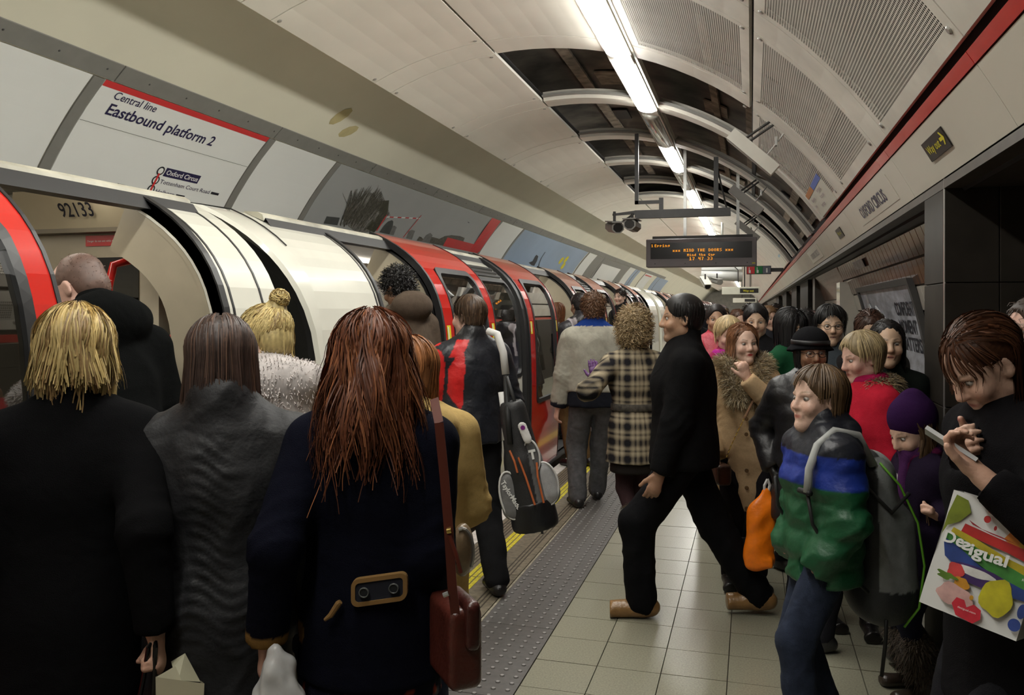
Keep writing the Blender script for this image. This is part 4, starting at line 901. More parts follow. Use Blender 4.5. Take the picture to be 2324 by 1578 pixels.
# ================================================================ FIGURES: distance-field bodies meshed by surface nets
class Field:
    def __init__(s, lo, hi, h, fine=()):
        s.ax = []
        for k in range(3):
            pts = [lo[k]]; p = lo[k]
            while p < hi[k]:
                st = h
                for (fl, fh, fs) in fine:
                    if fl[k]-h <= p <= fh[k]: st = min(st, fs)
                p += st; pts.append(p)
            s.ax.append(np.array(pts, dtype=np.float32))
        s.F = np.full([len(a) for a in s.ax], .5, dtype=np.float32)
    def sl(s, lo, hi):
        r = []
        for k in range(3):
            a = int(np.searchsorted(s.ax[k], lo[k])); b = int(np.searchsorted(s.ax[k], hi[k])); a = max(a-1, 0); b = min(b+1, len(s.ax[k]))
            if b-a < 1: return None
            r.append(slice(a, b))
        X = s.ax[0][r[0]][:, None, None]; Y = s.ax[1][r[1]][None, :, None]; Z = s.ax[2][r[2]][None, None, :]
        return tuple(r), X, Y, Z
    def put(s, r, d, k, sub=False):
        A = s.F[r]
        if sub:
            d = -d
            if k > 0:
                h = np.maximum(k-np.abs(A-d), 0)/k; s.F[r] = np.maximum(A, d)+h*h*k*.25
            else: s.F[r] = np.maximum(A, d)
        elif k > 0:
            h = np.maximum(k-np.abs(A-d), 0)/k; s.F[r] = np.minimum(A, d)-h*h*k*.25
        else: s.F[r] = np.minimum(A, d)
    def cone(s, a, b, ra, rb, k=.03, flat=None, ff=1.0, sub=False):
        """tapered capsule; flat = unit vector along which the section is squeezed by ff (<1 thinner)"""
        a = np.asarray(a, float); b = np.asarray(b, float); m = max(ra, rb)+k+.03
        q = s.sl(np.minimum(a, b)-m, np.maximum(a, b)+m)
        if q is None: return
        r, X, Y, Z = q; ba = b-a; L = max(float(ba@ba), 1e-9)
        px, py, pz = X-a[0], Y-a[1], Z-a[2]
        t = np.clip((px*ba[0]+py*ba[1]+pz*ba[2])/L, 0, 1)
        vx, vy, vz = px-t*ba[0], py-t*ba[1], pz-t*ba[2]
        if flat is not None:
            c = (vx*flat[0]+vy*flat[1]+vz*flat[2])*(1/ff-1); vx = vx+c*flat[0]; vy = vy+c*flat[1]; vz = vz+c*flat[2]
        d = np.sqrt(vx*vx+vy*vy+vz*vz)-(ra+(rb-ra)*t)
        if flat is not None and ff < 1: d = d*(ff*.5+.5)
        s.put(r, d.astype(np.float32), k, sub)
    def ell(s, c, rad, k=.03, R=None, sub=False):
        c = np.asarray(c, float); rad = np.asarray(rad, float); m = rad.max()+k+.03
        q = s.sl(c-m, c+m)
        if q is None: return
        r, X, Y, Z = q; x, y, z = X-c[0], Y-c[1], Z-c[2]
        if R is not None: x, y, z = R[0][0]*x+R[1][0]*y+R[2][0]*z, R[0][1]*x+R[1][1]*y+R[2][1]*z, R[0][2]*x+R[1][2]*y+R[2][2]*z
        k0 = np.sqrt((x/rad[0])**2+(y/rad[1])**2+(z/rad[2])**2); k1 = np.sqrt((x/rad[0]**2)**2+(y/rad[1]**2)**2+(z/rad[2]**2)**2)+1e-6
        s.put(r, (k0*(k0-1)/k1).astype(np.float32), k, sub)
    def box(s, c, hs, rad, k=.0, R=None, sub=False):
        c = np.asarray(c, float); hs = np.asarray(hs, float); m = np.linalg.norm(hs)+rad+k+.02
        q = s.sl(c-m, c+m)
        if q is None: return
        r, X, Y, Z = q; x, y, z = X-c[0], Y-c[1], Z-c[2]
        if R is not None: x, y, z = R[0][0]*x+R[1][0]*y+R[2][0]*z, R[0][1]*x+R[1][1]*y+R[2][1]*z, R[0][2]*x+R[1][2]*y+R[2][2]*z
        qx, qy, qz = np.abs(x)-hs[0]+rad, np.abs(y)-hs[1]+rad, np.abs(z)-hs[2]+rad
        d = np.sqrt(np.maximum(qx, 0)**2+np.maximum(qy, 0)**2+np.maximum(qz, 0)**2)+np.minimum(np.maximum(np.maximum(qx, qy), qz), 0)-rad
        s.put(r, d.astype(np.float32), k, sub)
    def cut(s, p, n):
        """remove everything on the side the normal n points to"""
        n = np.asarray(n, float); n = n/np.linalg.norm(n)
        d = (s.ax[0][:, None, None]-p[0])*n[0]+(s.ax[1][None, :, None]-p[1])*n[1]+(s.ax[2][None, None, :]-p[2])*n[2]
        s.F = np.maximum(s.F, d.astype(np.float32))
    def mesh(s):
        F = s.F.copy(); F[0] = F[-1] = .5; F[:, 0] = F[:, -1] = .5; F[:, :, 0] = F[:, :, -1] = .5
        S = F < 0
        nx, ny, nz = F.shape
        c = np.zeros((nx-1, ny-1, nz-1), dtype=np.int8); corners = [(i, j, k) for i in (0, 1) for j in (0, 1) for k in (0, 1)]
        for i, j, k in corners: c += S[i:nx-1+i, j:ny-1+j, k:nz-1+k]
        act = np.argwhere((c > 0) & (c < 8))
        if len(act) == 0: return np.zeros((0, 3)), np.zeros((0, 4), int)
        idx = np.full(c.shape, -1, dtype=np.int32); idx[act[:, 0], act[:, 1], act[:, 2]] = np.arange(len(act))
        V = np.stack([F[act[:, 0]+i, act[:, 1]+j, act[:, 2]+k] for i, j, k in corners], 1)
        P = np.stack([np.stack([s.ax[0][act[:, 0]+i], s.ax[1][act[:, 1]+j], s.ax[2][act[:, 2]+k]], 1) for i, j, k in corners], 1)
        acc = np.zeros((len(act), 3)); cnt = np.zeros(len(act))
        for a in range(8):
            for b in range(a+1, 8):
                if sum(abs(corners[a][q]-corners[b][q]) for q in range(3)) != 1: continue
                va, vb = V[:, a], V[:, b]; m = (va < 0) != (vb < 0); t = np.where(m, va/np.where(m, va-vb, 1), 0)[:, None]
                acc += np.where(m[:, None], P[:, a]+(P[:, b]-P[:, a])*t, 0); cnt += m
        verts = acc/cnt[:, None]
        quads = []
        for ax in range(3):
            sh = [slice(None)]*3; sh2 = [slice(None)]*3; sh[ax] = slice(0, -1); sh2[ax] = slice(1, None)
            ch = S[tuple(sh)] != S[tuple(sh2)]; e = np.argwhere(ch); o = [k for k in range(3) if k != ax]
            e = e[(e[:, o[0]] > 0) & (e[:, o[1]] > 0) & (e[:, o[0]] < F.shape[o[0]]-1) & (e[:, o[1]] < F.shape[o[1]]-1)]
            if len(e) == 0: continue
            ins = S[e[:, 0], e[:, 1], e[:, 2]]
            def cell(d0, d1): q = e.copy(); q[:, o[0]] += d0; q[:, o[1]] += d1; return idx[q[:, 0], q[:, 1], q[:, 2]]
            Q = np.stack([cell(-1, -1), cell(0, -1), cell(0, 0), cell(-1, 0)], 1)
            flip = ins if ax != 1 else ~ins
            Q[~flip] = Q[~flip][:, ::-1]; quads.append(Q)
        Q = np.concatenate(quads); Q = Q[(Q >= 0).all(1)]
        return verts, Q
def relax(v, q, it=1, lam=.5):
    for _ in range(it):
        acc = np.zeros_like(v); cnt = np.zeros(len(v))
        for a, b in ((0, 1), (1, 2), (2, 3), (3, 0)):
            np.add.at(acc, q[:, a], v[q[:, b]]); np.add.at(cnt, q[:, a], 1); np.add.at(acc, q[:, b], v[q[:, a]]); np.add.at(cnt, q[:, b], 1)
        v = v+lam*(acc/np.maximum(cnt, 1)[:, None]-v)
    return v
def normals(v, q):
    n = np.cross(v[q[:, 2]]-v[q[:, 0]], v[q[:, 3]]-v[q[:, 1]]); o = np.zeros_like(v)
    for k in range(4): np.add.at(o, q[:, k], n)
    return o/np.maximum(np.linalg.norm(o, axis=1), 1e-9)[:, None]
def waves(v, seed, freq=(14, 14, 5), n=7, warp=.4):
    """smooth pseudo-random field in about [-1, 1], used for folds and creases"""
    g = np.random.default_rng(seed); out = np.zeros(len(v)); f = np.array(freq, float)
    for _ in range(n):
        d = g.normal(size=3)*f; e = g.normal(size=3)*f*.5
        out += np.sin(v@d+g.uniform(0, 6.28)+warp*2*np.sin(v@e+g.uniform(0, 6.28)))
    return out/math.sqrt(n)/1.2
def mk(name, v, q, mat, parent=None, col=None, smooth=True, mats=None, mi=None):
    me = bpy.data.meshes.new(name); nf = len(q); w_ = q.shape[1]
    me.vertices.add(len(v)); me.vertices.foreach_set('co', np.ascontiguousarray(v, dtype=np.float32).ravel())
    me.loops.add(nf*w_); me.loops.foreach_set('vertex_index', np.ascontiguousarray(q, dtype=np.int32).ravel())
    me.polygons.add(nf); me.polygons.foreach_set('loop_start', np.arange(0, nf*w_, w_, dtype=np.int32)); 
    me.update(calc_edges=True); me.validate(clean_customdata=False)
    if smooth: me.polygons.foreach_set('use_smooth', np.ones(len(me.polygons), dtype=bool))
    for m in (mats or [mat]): me.materials.append(m)
    if mi is not None: me.polygons.foreach_set('material_index', np.ascontiguousarray(mi, dtype=np.int32))
    if col is not None:
        a = me.color_attributes.new('Col', 'FLOAT_COLOR', 'POINT'); c = np.ones((len(v), 4), dtype=np.float32); c[:, :3] = col
        a.data.foreach_set('color', c.ravel())
    return link(name, me, parent)
def strands(paths, r0, r1, col, jit=.15, seed=1, cen=None):
    """paths (N, S, 3) -> narrow ribbons lying along the outside of the mass; returns verts, quads, colours"""
    N, S, _ = paths.shape; g = np.random.default_rng(seed)
    d = np.gradient(paths, axis=1); d /= np.maximum(np.linalg.norm(d, axis=2), 1e-9)[..., None]
    cen = paths[:, 0].mean(0) if cen is None else cen
    o = paths-cen; o[..., 2] *= .35; o = o+g.normal(size=(N, 1, 3))*.02; a = np.cross(d, o); a /= np.maximum(np.linalg.norm(a, axis=2), 1e-9)[..., None]
    rad = 1.5*(r0+(r1-r0)*np.linspace(0, 1, S)**1.5)[None, :, None]
    v = np.stack([paths-a*rad, paths+a*rad], 2); i = np.arange(N*S*2).reshape(N, S, 2)
    q = np.stack([i[:, :-1, 0], i[:, :-1, 1], i[:, 1:, 1], i[:, 1:, 0]], -1).reshape(-1, 4)
    c = np.repeat(np.clip(np.asarray(col)*(1+jit*g.normal(size=(N, 1))), 0, 1)[:, None, :], S*2, 1).reshape(-1, 3) if np.ndim(col) == 1 else np.repeat(col[:, None, :], S*2, 1).reshape(-1, 3)
    return v.reshape(-1, 3), q, c
def join(parts):
    vs, qs, cs = [], [], []; o = 0
    for v, q, c in parts:
        c = np.broadcast_to(np.asarray(c, float), v.shape) if np.ndim(c) < 2 else c
        vs.append(v); qs.append(q+o); cs.append(c); o += len(v)
    return np.concatenate(vs), np.concatenate(qs), np.concatenate(cs)
def thin(v, q, keep, cell):
    """merge the vertices outside the kept regions on a coarse lattice; the surface stays one connected mesh (triangles)"""
    key = np.floor(v/cell).astype(np.int64); key = (key[:, 0]+4000)*100000000+(key[:, 1]+4000)*10000+key[:, 2]+4000
    key = np.where(keep, -np.arange(len(v))-1, key); u, inv = np.unique(key, return_inverse=True)
    nv = np.zeros((len(u), 3)); cnt = np.zeros(len(u)); np.add.at(nv, inv, v); np.add.at(cnt, inv, 1); nv /= cnt[:, None]
    t = np.concatenate([q[:, [0, 1, 2]], q[:, [0, 2, 3]]]) if q.shape[1] == 4 else q
    t = inv[t]; t = t[(t[:, 0] != t[:, 1]) & (t[:, 1] != t[:, 2]) & (t[:, 2] != t[:, 0])]
    k = np.sort(t, 1); _, i = np.unique(k[:, 0]*len(u)*len(u)+k[:, 1]*len(u)+k[:, 2], return_index=True)
    return nv, t[np.sort(i)]
def rotm(yaw=0, pitch=0, roll=0):
    """columns: right, forward, up.  pitch > 0 looks down, yaw > 0 turns to the left"""
    cy, sy = math.cos(math.radians(yaw)), math.sin(math.radians(yaw)); cp, sp = math.cos(math.radians(-pitch)), math.sin(math.radians(-pitch)); cr, sr = math.cos(math.radians(roll)), math.sin(math.radians(roll))
    Rz = np.array([[cy, -sy, 0], [sy, cy, 0], [0, 0, 1]]); Rx = np.array([[1, 0, 0], [0, cp, -sp], [0, sp, cp]]); Ry = np.array([[cr, 0, sr], [0, 1, 0], [-sr, 0, cr]])
    return Rz@Rx@Ry
def ik(a, t, l1, l2, pole):
    a, t, pole = np.asarray(a, float), np.asarray(t, float), np.asarray(pole, float)
    d = t-a; L = np.linalg.norm(d); u = d/max(L, 1e-6); Lc = min(L, (l1+l2)*.998); t = a+u*Lc
    x = (l1*l1-l2*l2+Lc*Lc)/(2*Lc); hh = math.sqrt(max(l1*l1-x*x, 0)); p = pole-u*(pole@u); p /= max(np.linalg.norm(p), 1e-6)
    return a+u*x+p*hh, t
SKIN = dict(pale=(.68, .45, .35), fair=(.62, .40, .30), tan=(.44, .26, .165), asian=(.62, .42, .29), brown=(.27, .145, .085), pink=(.64, .39, .31))
mSkin = M('skin', (1, 1, 1), rough=.45, var=.06, vs=40, attr=True, bump=.12, bs=160, trans=.0)
mHair = M('hair', (1, 1, 1), rough=.5, var=.2, vs=45, attr=True, spec=.4)
mFur = M('fur', (1, 1, 1), rough=.8, var=.2, vs=40, attr=True, sheen=.3)
mWool = M('wool_cloth', (1, 1, 1), rough=.92, var=.06, vs=90, attr=True, bump=.35, bs=420, spec=.06, crease=.35, cs=9)
mCloth = M('woven_cloth', (1, 1, 1), rough=.85, var=.1, vs=30, attr=True, bump=.3, bs=300, spec=.1, crease=.3, cs=10)
mDenim = M('denim', (1, 1, 1), rough=.85, var=.22, vs=25, attr=True, bump=.3, bs=350, spec=.2, crease=.4, cs=12)
mShell = M('nylon_shell', (1, 1, 1), rough=.45, var=.1, vs=14, attr=True, bump=.15, bs=90, spec=.5, crease=.35, cs=11)
mLeather = M('leather', (1, 1, 1), rough=.32, var=.18, vs=20, attr=True, bump=.2, bs=90, spec=.5)
mSpec = M('spectacle_frame', (.01, .008, .008), rough=.25, var=0)
class P: pass
def skeleton(H=1.7, w=1.0, lean=0, turn=0, hands=None, feet=None, head=(0, 0, 0), hip=None, bend=0, elbow=None, hs=None):
    """joint positions in the figure's own frame: x to its right, y forward, z up"""
    s = P(); s.H = H; s.w = w; h = H/1.7
    hz = .525*H if hip is None else hip
    R = rotm(turn, lean, 0); s.R = R
    s.pelvis = np.array([0, 0, hz]); up = R@np.array([0, 0, 1.]); rt = R@np.array([1., 0, 0]); fw = R@np.array([0, 1., 0])
    s.up, s.rt, s.fw = up, rt, fw
    s.waist = s.pelvis+up*.08*H; s.chest = s.pelvis+up*.195*H+fw*.0*H; s.neck = s.pelvis+up*.305*H-fw*.008*H
    s.sh = {-1: s.neck-up*.040*H-rt*.094*H*w, 1: s.neck-up*.040*H+rt*.094*H*w}
    s.hipj = {-1: s.pelvis+np.array([-.05*H*w, 0, -.01*H]), 1: s.pelvis+np.array([.05*H*w, 0, -.01*H])}
    s.Rh = R@rotm(*head) if True else None
    s.skull = s.neck+up*.043*H+s.Rh@np.array([0, .014*h, .085*h]); s.hs = hs or (H/1.7)**.6    # head centre at eye level, head scale
    feet = feet or {}; hands = hands or {}
    s.kn, s.an, s.el, s.wr, s.toe = {}, {}, {}, {}, {}
    for g in (-1, 1):
        f = feet.get(g, (g*.055*H, 0, 0)); toe = f[3] if len(f) > 3 else -g*6
        ank = np.array([f[0], f[1], f[2]+.045*H]); s.kn[g], s.an[g] = ik(s.hipj[g], ank, .248*H, .246*H, (0, 1, 0))
        s.toe[g] = toe
        t = hands.get(g)
        if t is None: t = s.sh[g]+np.array([g*.035*H, .03*H, -.315*H])
        pole = (elbow or {}).get(g, (g*.5, -1, -.2))
        s.el[g], s.wr[g] = ik(s.sh[g], t, .172*H, .152*H, s.R@np.array(pole, float))
    return s
def hand(F, s, g, style='relax', palm=None, k=.006, fist_axis=None, roll=None, aim=None):
    """palm, four jointed fingers and a thumb at wrist g; palm = direction the palm faces"""
    H = s.H; q = H/1.7
    d = s.wr[g]-s.el[g]; d /= np.linalg.norm(d)
    if aim is not None: d = np.asarray(aim, float); d /= np.linalg.norm(d)
    pn = np.array([-g*1.0, .15, 0]) if palm is None else np.asarray(palm, float)
    pn = pn-d*(pn@d); pn /= np.linalg.norm(pn)
    ac = np.cross(d, pn)*(1 if True else 1)           # across the palm
    fw = np.array([0, 1., 0])
    if ac@(s.fw if abs(d[2]) > .6 else np.cross(d, pn)) < 0: ac = -ac   # thumb side points forward for a hanging arm
    if style.endswith('_flip'): ac = -ac; style = style[:-5]
    w = s.wr[g]; tips = []
    F.cone(w-d*.02*q, w+d*.03*q, .025*q, .027*q, .012, pn, .72)
    F.cone(w+d*.025*q, w+d*.08*q, .030*q, .036*q, .012, pn, .48)
    curl = dict(relax=(18, 28, 22), grip=(62, 85, 55), flat=(4, 6, 5), hold=(35, 50, 40))[style]
    for i, (off, L) in enumerate(((.029, .072), (.010, .08), (-.010, .075), (-.028, .06))):
        p = w+d*.085*q+ac*off*q; dd = d.copy(); r = .0092*q; ang = 0; base = p
        for j in range(3):
            ang += math.radians(curl[j]*(1+.12*i)); dv = d*math.cos(ang)+pn*math.sin(ang); e = p+dv*L*q*(.46, .31, .25)[j]
            F.cone(p, e, r, r*.9, k); p = e; r *= .9
        tips.append(p)
    tb = w+d*.03*q+ac*.026*q; td = d*.75+ac*.55+pn*.3 if style != 'grip' else d*.8+ac*.1+pn*.75; td /= np.linalg.norm(td)
    m = tb+td*.045*q; F.cone(tb, m, .0135*q, .011*q, .012); td2 = td*.8+d*.4+pn*(.2 if style != 'grip' else .5); td2 /= np.linalg.norm(td2)
    F.cone(m, m+td2*.035*q, .0105*q, .009*q, k)
    return w+d*.085*q+pn*.028*q, d, pn, ac            # middle of the grip
FACE = dict(jaw=1.0, nose=1.0, age=0, lips=(.45, .12, .1), brow=(.12, .07, .04), eye=(.05, .03, .02), open=0)
def add_head(F, s, face, full=True):
    R, c, h = s.Rh, s.skull, s.hs
    T = lambda x, y, z: c+R@(np.array([x, y, z])*h)
    j = face['jaw']
    F.cone(s.neck-s.up*.03*s.H, T(0, -.02, -.075), .056*h, .05*h, .03)
    F.ell(T(0, -.012, .042), np.array([.075, .096, .083])*h, .02, R)
    F.ell(T(0, .022, -.02), np.array([.066*j, .07, .088])*h, .03, R)
    F.cone(T(-.045*j, .0, -.065), T(0, .062, -.098), .022*h, .019*h, .03); F.cone(T(.045*j, .0, -.065), T(0, .062, -.098), .022*h, .019*h, .03)
    F.ell(T(0, .073, -.098), np.array([.021, .018, .017])*h, .02, R)
    if full:
        n = face['nose']
        for g in (-1, 1):
            F.ell(T(g*.031, .092, .004), np.array([.019, .016, .012])*h, .015, R, sub=True)      # eye socket
            F.ell(T(g*.041, .066, -.03), np.array([.022, .02, .022])*h, .02, R)                # cheek
            F.cone(T(g*.014, .085, .021), T(g*.047, .073, .022), .0065*h, .005*h, .012)         # brow ridge
            F.ell(T(g*.076, -.008, -.006), np.array([.008, .019, .031])*h, .008, R@rotm(g*18, 0, 0))   # ear
            F.ell(T(g*.083, -.004, -.002), np.array([.006, .009, .016])*h, .006, R@rotm(g*18, 0, 0), sub=True)
            F.cone(T(g*.0085, .098*1, -.032), T(g*.012, .09, -.035), .0085*h*n, .0075*h*n, .008)   # nostril wing
        F.cone(T(0, .088, .012), T(0, .106, -.028), .0085*h*n, .0125*h*n, .012)
        F.cone(T(-.017, .083, -.058), T(.017, .083, -.058), .0075*h, .0075*h, .008); F.ell(T(0, .088, -.056), np.array([.013, .008, .006])*h, .006, R)
        F.cone(T(-.014, .083, -.069), T(.014, .083, -.069), .0075*h, .0075*h, .008)
        F.cone(T(-.022, .094, -.0633-face['open']*.0), T(.022, .094, -.0633), (.0022+.004*face['open'])*h, (.0022+.004*face['open'])*h, .003, sub=True)
def head_paint(v, s, skin, face):
    """colours of the face, painted wrinkle shade included, by position in the head's own frame"""
    L = ((v-s.skull)@s.Rh)/s.hs; x, y, z = L[:, 0], L[:, 1], L[:, 2]; ax = np.abs(x)
    col = np.tile(np.array(skin, float), (len(v), 1))
    def mix(m, c):
        m = np.clip(m, 0, 1)[:, None]; return col*(1-m)+np.array(c)*m
    fr = y > .03
    blush = np.exp(-((ax-.042)/.022)**2-((z+.032)/.022)**2)*fr*.3; col = mix(blush, np.array(skin)*(1.05, .72, .7))
    nose = np.exp(-(ax/.014)**2-((z+.028)/.014)**2)*(y > .09)*.25; col = mix(nose, np.array(skin)*(1.05, .75, .72))
    lip = (np.clip(1.0-np.abs(z+.0635)/.0105-(ax/.024)**2*.8, 0, 1)*2.2)*(y > .07)*(ax < .024)*.75; col = mix(lip, face['lips'])
    if face['open']: col = mix((np.abs(z+.0635) < .004)*(ax < .018)*(y > .07)*1.0, (.06, .015, .015))
    arch = .0255+.006*np.exp(-((ax-.036)/.014)**2); br = np.clip(1.7-np.abs(z-arch)/.0032, 0, 1)*np.clip((ax-.010)/.006, 0, 1)*np.clip((.054-ax)/.012, 0, 1)*(y > .05); col = mix(br*.75, face['brow'])
    sock = np.exp(-((ax-.031)/.016)**2-((z-.004)/.0095)**2)*(y > .05); col = mix(sock*.35, np.array(skin)*(.62, .5, .46))  # skin colour darker around the eyes
    if face['age']:
        wr = (np.sin(z*520)*.5+.5)*np.exp(-((z-.055)/.02)**2)*(y > .04)*.2+np.exp(-((ax-.03-.25*(-z-.03))/.004)**2)*(z < -.025)*(z > -.075)*(y > .05)*.35
        col = mix(wr*face['age'], np.array(skin)*.55)  # forehead and cheek creases painted as shade lines in the skin colour
    if face.get('stubble'):
        st = np.clip((-z-.04)/.03, 0, 1)*(y > -.01)*face['stubble']; col = mix(st, np.array(skin)*(.5, .5, .52))
    return col
def eyeballs(s, face, look=(0, 0)):
    out = []
    nu, nv = 12, 8
    for g in (-1, 1):
        c = s.skull+s.Rh@(np.array([g*.031, .0728, .004])*s.hs); r = .0132*s.hs; vs = []; cs = []
        for j in range(nv+1):
            th = math.pi*j/nv
            for i in range(nu):
                ph = 2*math.pi*i/nu; l = np.array([math.sin(th)*math.cos(ph), math.cos(th), math.sin(th)*math.sin(ph)])
                vs.append(c+s.Rh@(l*r*np.array([1, 1, .72]))); a = math.degrees(th)
                cs.append((.01, .01, .01) if a < 14 else face['eye'] if a < 36 else (.42, .38, .34))
        q = [(j*nu+i, j*nu+(i+1) % nu, (j+1)*nu+(i+1) % nu, (j+1)*nu+i) for j in range(nv) for i in range(nu)]
        out.append((np.array(vs), np.array(q), np.array(cs)))
    # upper lash line
    for g in (-1, 1):
        p = np.array([[s.skull+s.Rh@(np.array([g*(.018+.027*t), .0845-.010*t*t-.004*(1-t), .0085+.0055*math.sin(t*2.6)-.004*t])*s.hs) for t in np.linspace(0, 1, 6)]])
        out.append(strands(p, .0017*s.hs, .0012*s.hs, np.array(face['brow'])*.4))
    return out
def body(root, s, skin='fair', face=None, fine=.0078, hands=None, detail=True, bare_feet=False, coarse=.027):
    """one continuous body: head with face, neck, torso, arms with hands, legs"""
    H, h = s.H, s.H/1.7; fc = dict(FACE); fc.update(face or {}); sk = SKIN[skin] if isinstance(skin, str) else skin
    fl = [(s.skull-.14*s.hs, s.skull+.14*s.hs, fine)]
    hands = {-1: ('relax', None), 1: ('relax', None)} if hands is None else hands
    pts = [s.skull, s.pelvis]+list(s.an.values())+list(s.wr.values())+list(s.el.values())
    for g in hands:
        if hands[g] and len(hands[g]) > 2 and hands[g][2].get('fine'):
            d = s.wr[g]-s.el[g]; d = np.asarray(hands[g][2].get('aim', d), float); d = d/np.linalg.norm(d); c = s.wr[g]+d*.08; fl.append((c-.11*h, c+.11*h, hands[g][2]['fine']))
    lo = np.min(pts, axis=0)-.22; hi = np.max(pts, axis=0)+.22
    F = Field(lo, hi, coarse, fl)
    F.cone(s.pelvis-np.array([.035*H, 0, 0]), s.pelvis+np.array([.035*H, 0, 0]), .056*H, .056*H, .03, (0, 1, 0), .95)
    F.cone(s.waist, s.chest, .07*H, .075*H, .04, s.fw, .7); F.cone(s.pelvis, s.waist, .074*H, .068*H, .04, s.fw, .7)
    F.cone(s.chest, s.neck-s.up*.04*H, .075*H, .05*H, .04, s.fw, .7); F.cone(s.sh[-1], s.sh[1], .03*H, .03*H, .03)
    grips = {}
    for g in (-1, 1):
        F.cone(s.sh[g], s.el[g], .026*H, .021*H, .02); F.cone(s.el[g], s.wr[g], .022*H, .0155*H, .015)
        F.cone(s.hipj[g], s.kn[g], .043*H, .027*H, .03); F.cone(s.kn[g], s.an[g], .0285*H, .019*H, .02)
        t = math.radians(s.toe[g]); fd = np.array([-math.sin(t), math.cos(t), 0]); a = s.an[g]
        F.cone(a+np.array([0, 0, -.02*H])-fd*.02*H, a+fd*.085*H+np.array([0, 0, -.032*H]), .022*H, .014*H, .02)
        if hands.get(g): grips[g] = hand(F, s, g, hands[g][0], hands[g][1], **{k: v for k, v in (hands[g][2] if len(hands[g]) > 2 else {}).items() if k not in ('fine', 'col')})
    add_head(F, s, fc, detail)
    v, q = F.mesh(); v = relax(v, q, 1, .4)
    keep = np.zeros(len(v), bool)
    for fl_, fh_, _ in fl: keep |= ((v > fl_) & (v < fh_)).all(1)
    v, q = thin(v, q, keep, .03*h); col = head_paint(v, s, sk, fc) if detail else np.tile(np.array(sk), (len(v), 1))
    for g in hands:
        if hands[g] and len(hands[g]) > 2 and 'col' in hands[g][2]:
            m = np.linalg.norm(v-s.wr[g], axis=1) < .2*h; col[m] = hands[g][2]['col']
    hd = np.linalg.norm(v-s.skull, axis=1) > .2; col[hd] *= (1.0, .93, .9)
    if detail: v, q, col = join([(v, q, col)]+[(a_, np.concatenate([b_[:, [0, 1, 2]], b_[:, [0, 2, 3]]]), c_) for a_, b_, c_ in eyeballs(s, fc)])
    mk('body', v, q, mSkin, root, col); s.grips = grips; s.face = fc
    return s
mShellMatte = M('matte_padded_cloth', (1, 1, 1), rough=.62, var=.1, vs=14, attr=True, bump=.15, bs=120, spec=.35, crease=.3, cs=11)
def garment(root, name, s, build, col, mat, h=.011, fold=.004, freq=(16, 16, 6), seed=1, pad=.16, paint=None, pull=None, lo=None, hi=None, puff=None, rel=2):
    pts = [s.skull, s.pelvis]+list(s.an.values())+list(s.wr.values())+list(s.el.values())
    lo = np.min(pts, axis=0)-pad if lo is None else lo; hi = np.max(pts, axis=0)+pad if hi is None else hi
    F = Field(lo, hi, h); build(F); v, q = F.mesh()
    if len(v) == 0: return None
    v = relax(v, q, rel, .5); n = normals(v, q)
    if fold: 
        wv = waves(v, seed, freq); wv = np.where(wv > 0, wv, wv*.6)
        rd_ = 1-1.6*np.abs(waves(v, seed+500, (freq[0]*.75, freq[1]*.75, freq[2]*1.5), n=4, warp=.9)); rd_ = np.clip(rd_, -.4, 1)
        el_ = sum(np.exp(-(np.linalg.norm(v-s.el[g], axis=1)/.11)**2) for g in (-1, 1))       # creases gather at the elbows
        cr_ = 1-1.7*np.abs(np.sin(v@np.array([9., 14., 60.])+2.2*np.sin(v@np.array([21., -17., 9.])+seed)))
        v = v+n*(fold*(wv*.8+rd_*.7+el_*np.clip(cr_, -.5, 1)*.9))[:, None]
    if puff is not None: v = v+n*puff(v)[:, None]
    c = np.tile(np.array(col, float), (len(v), 1))
    if paint is not None: c = paint(v, c, n)
    return mk(name, v, q, mat, root, c)
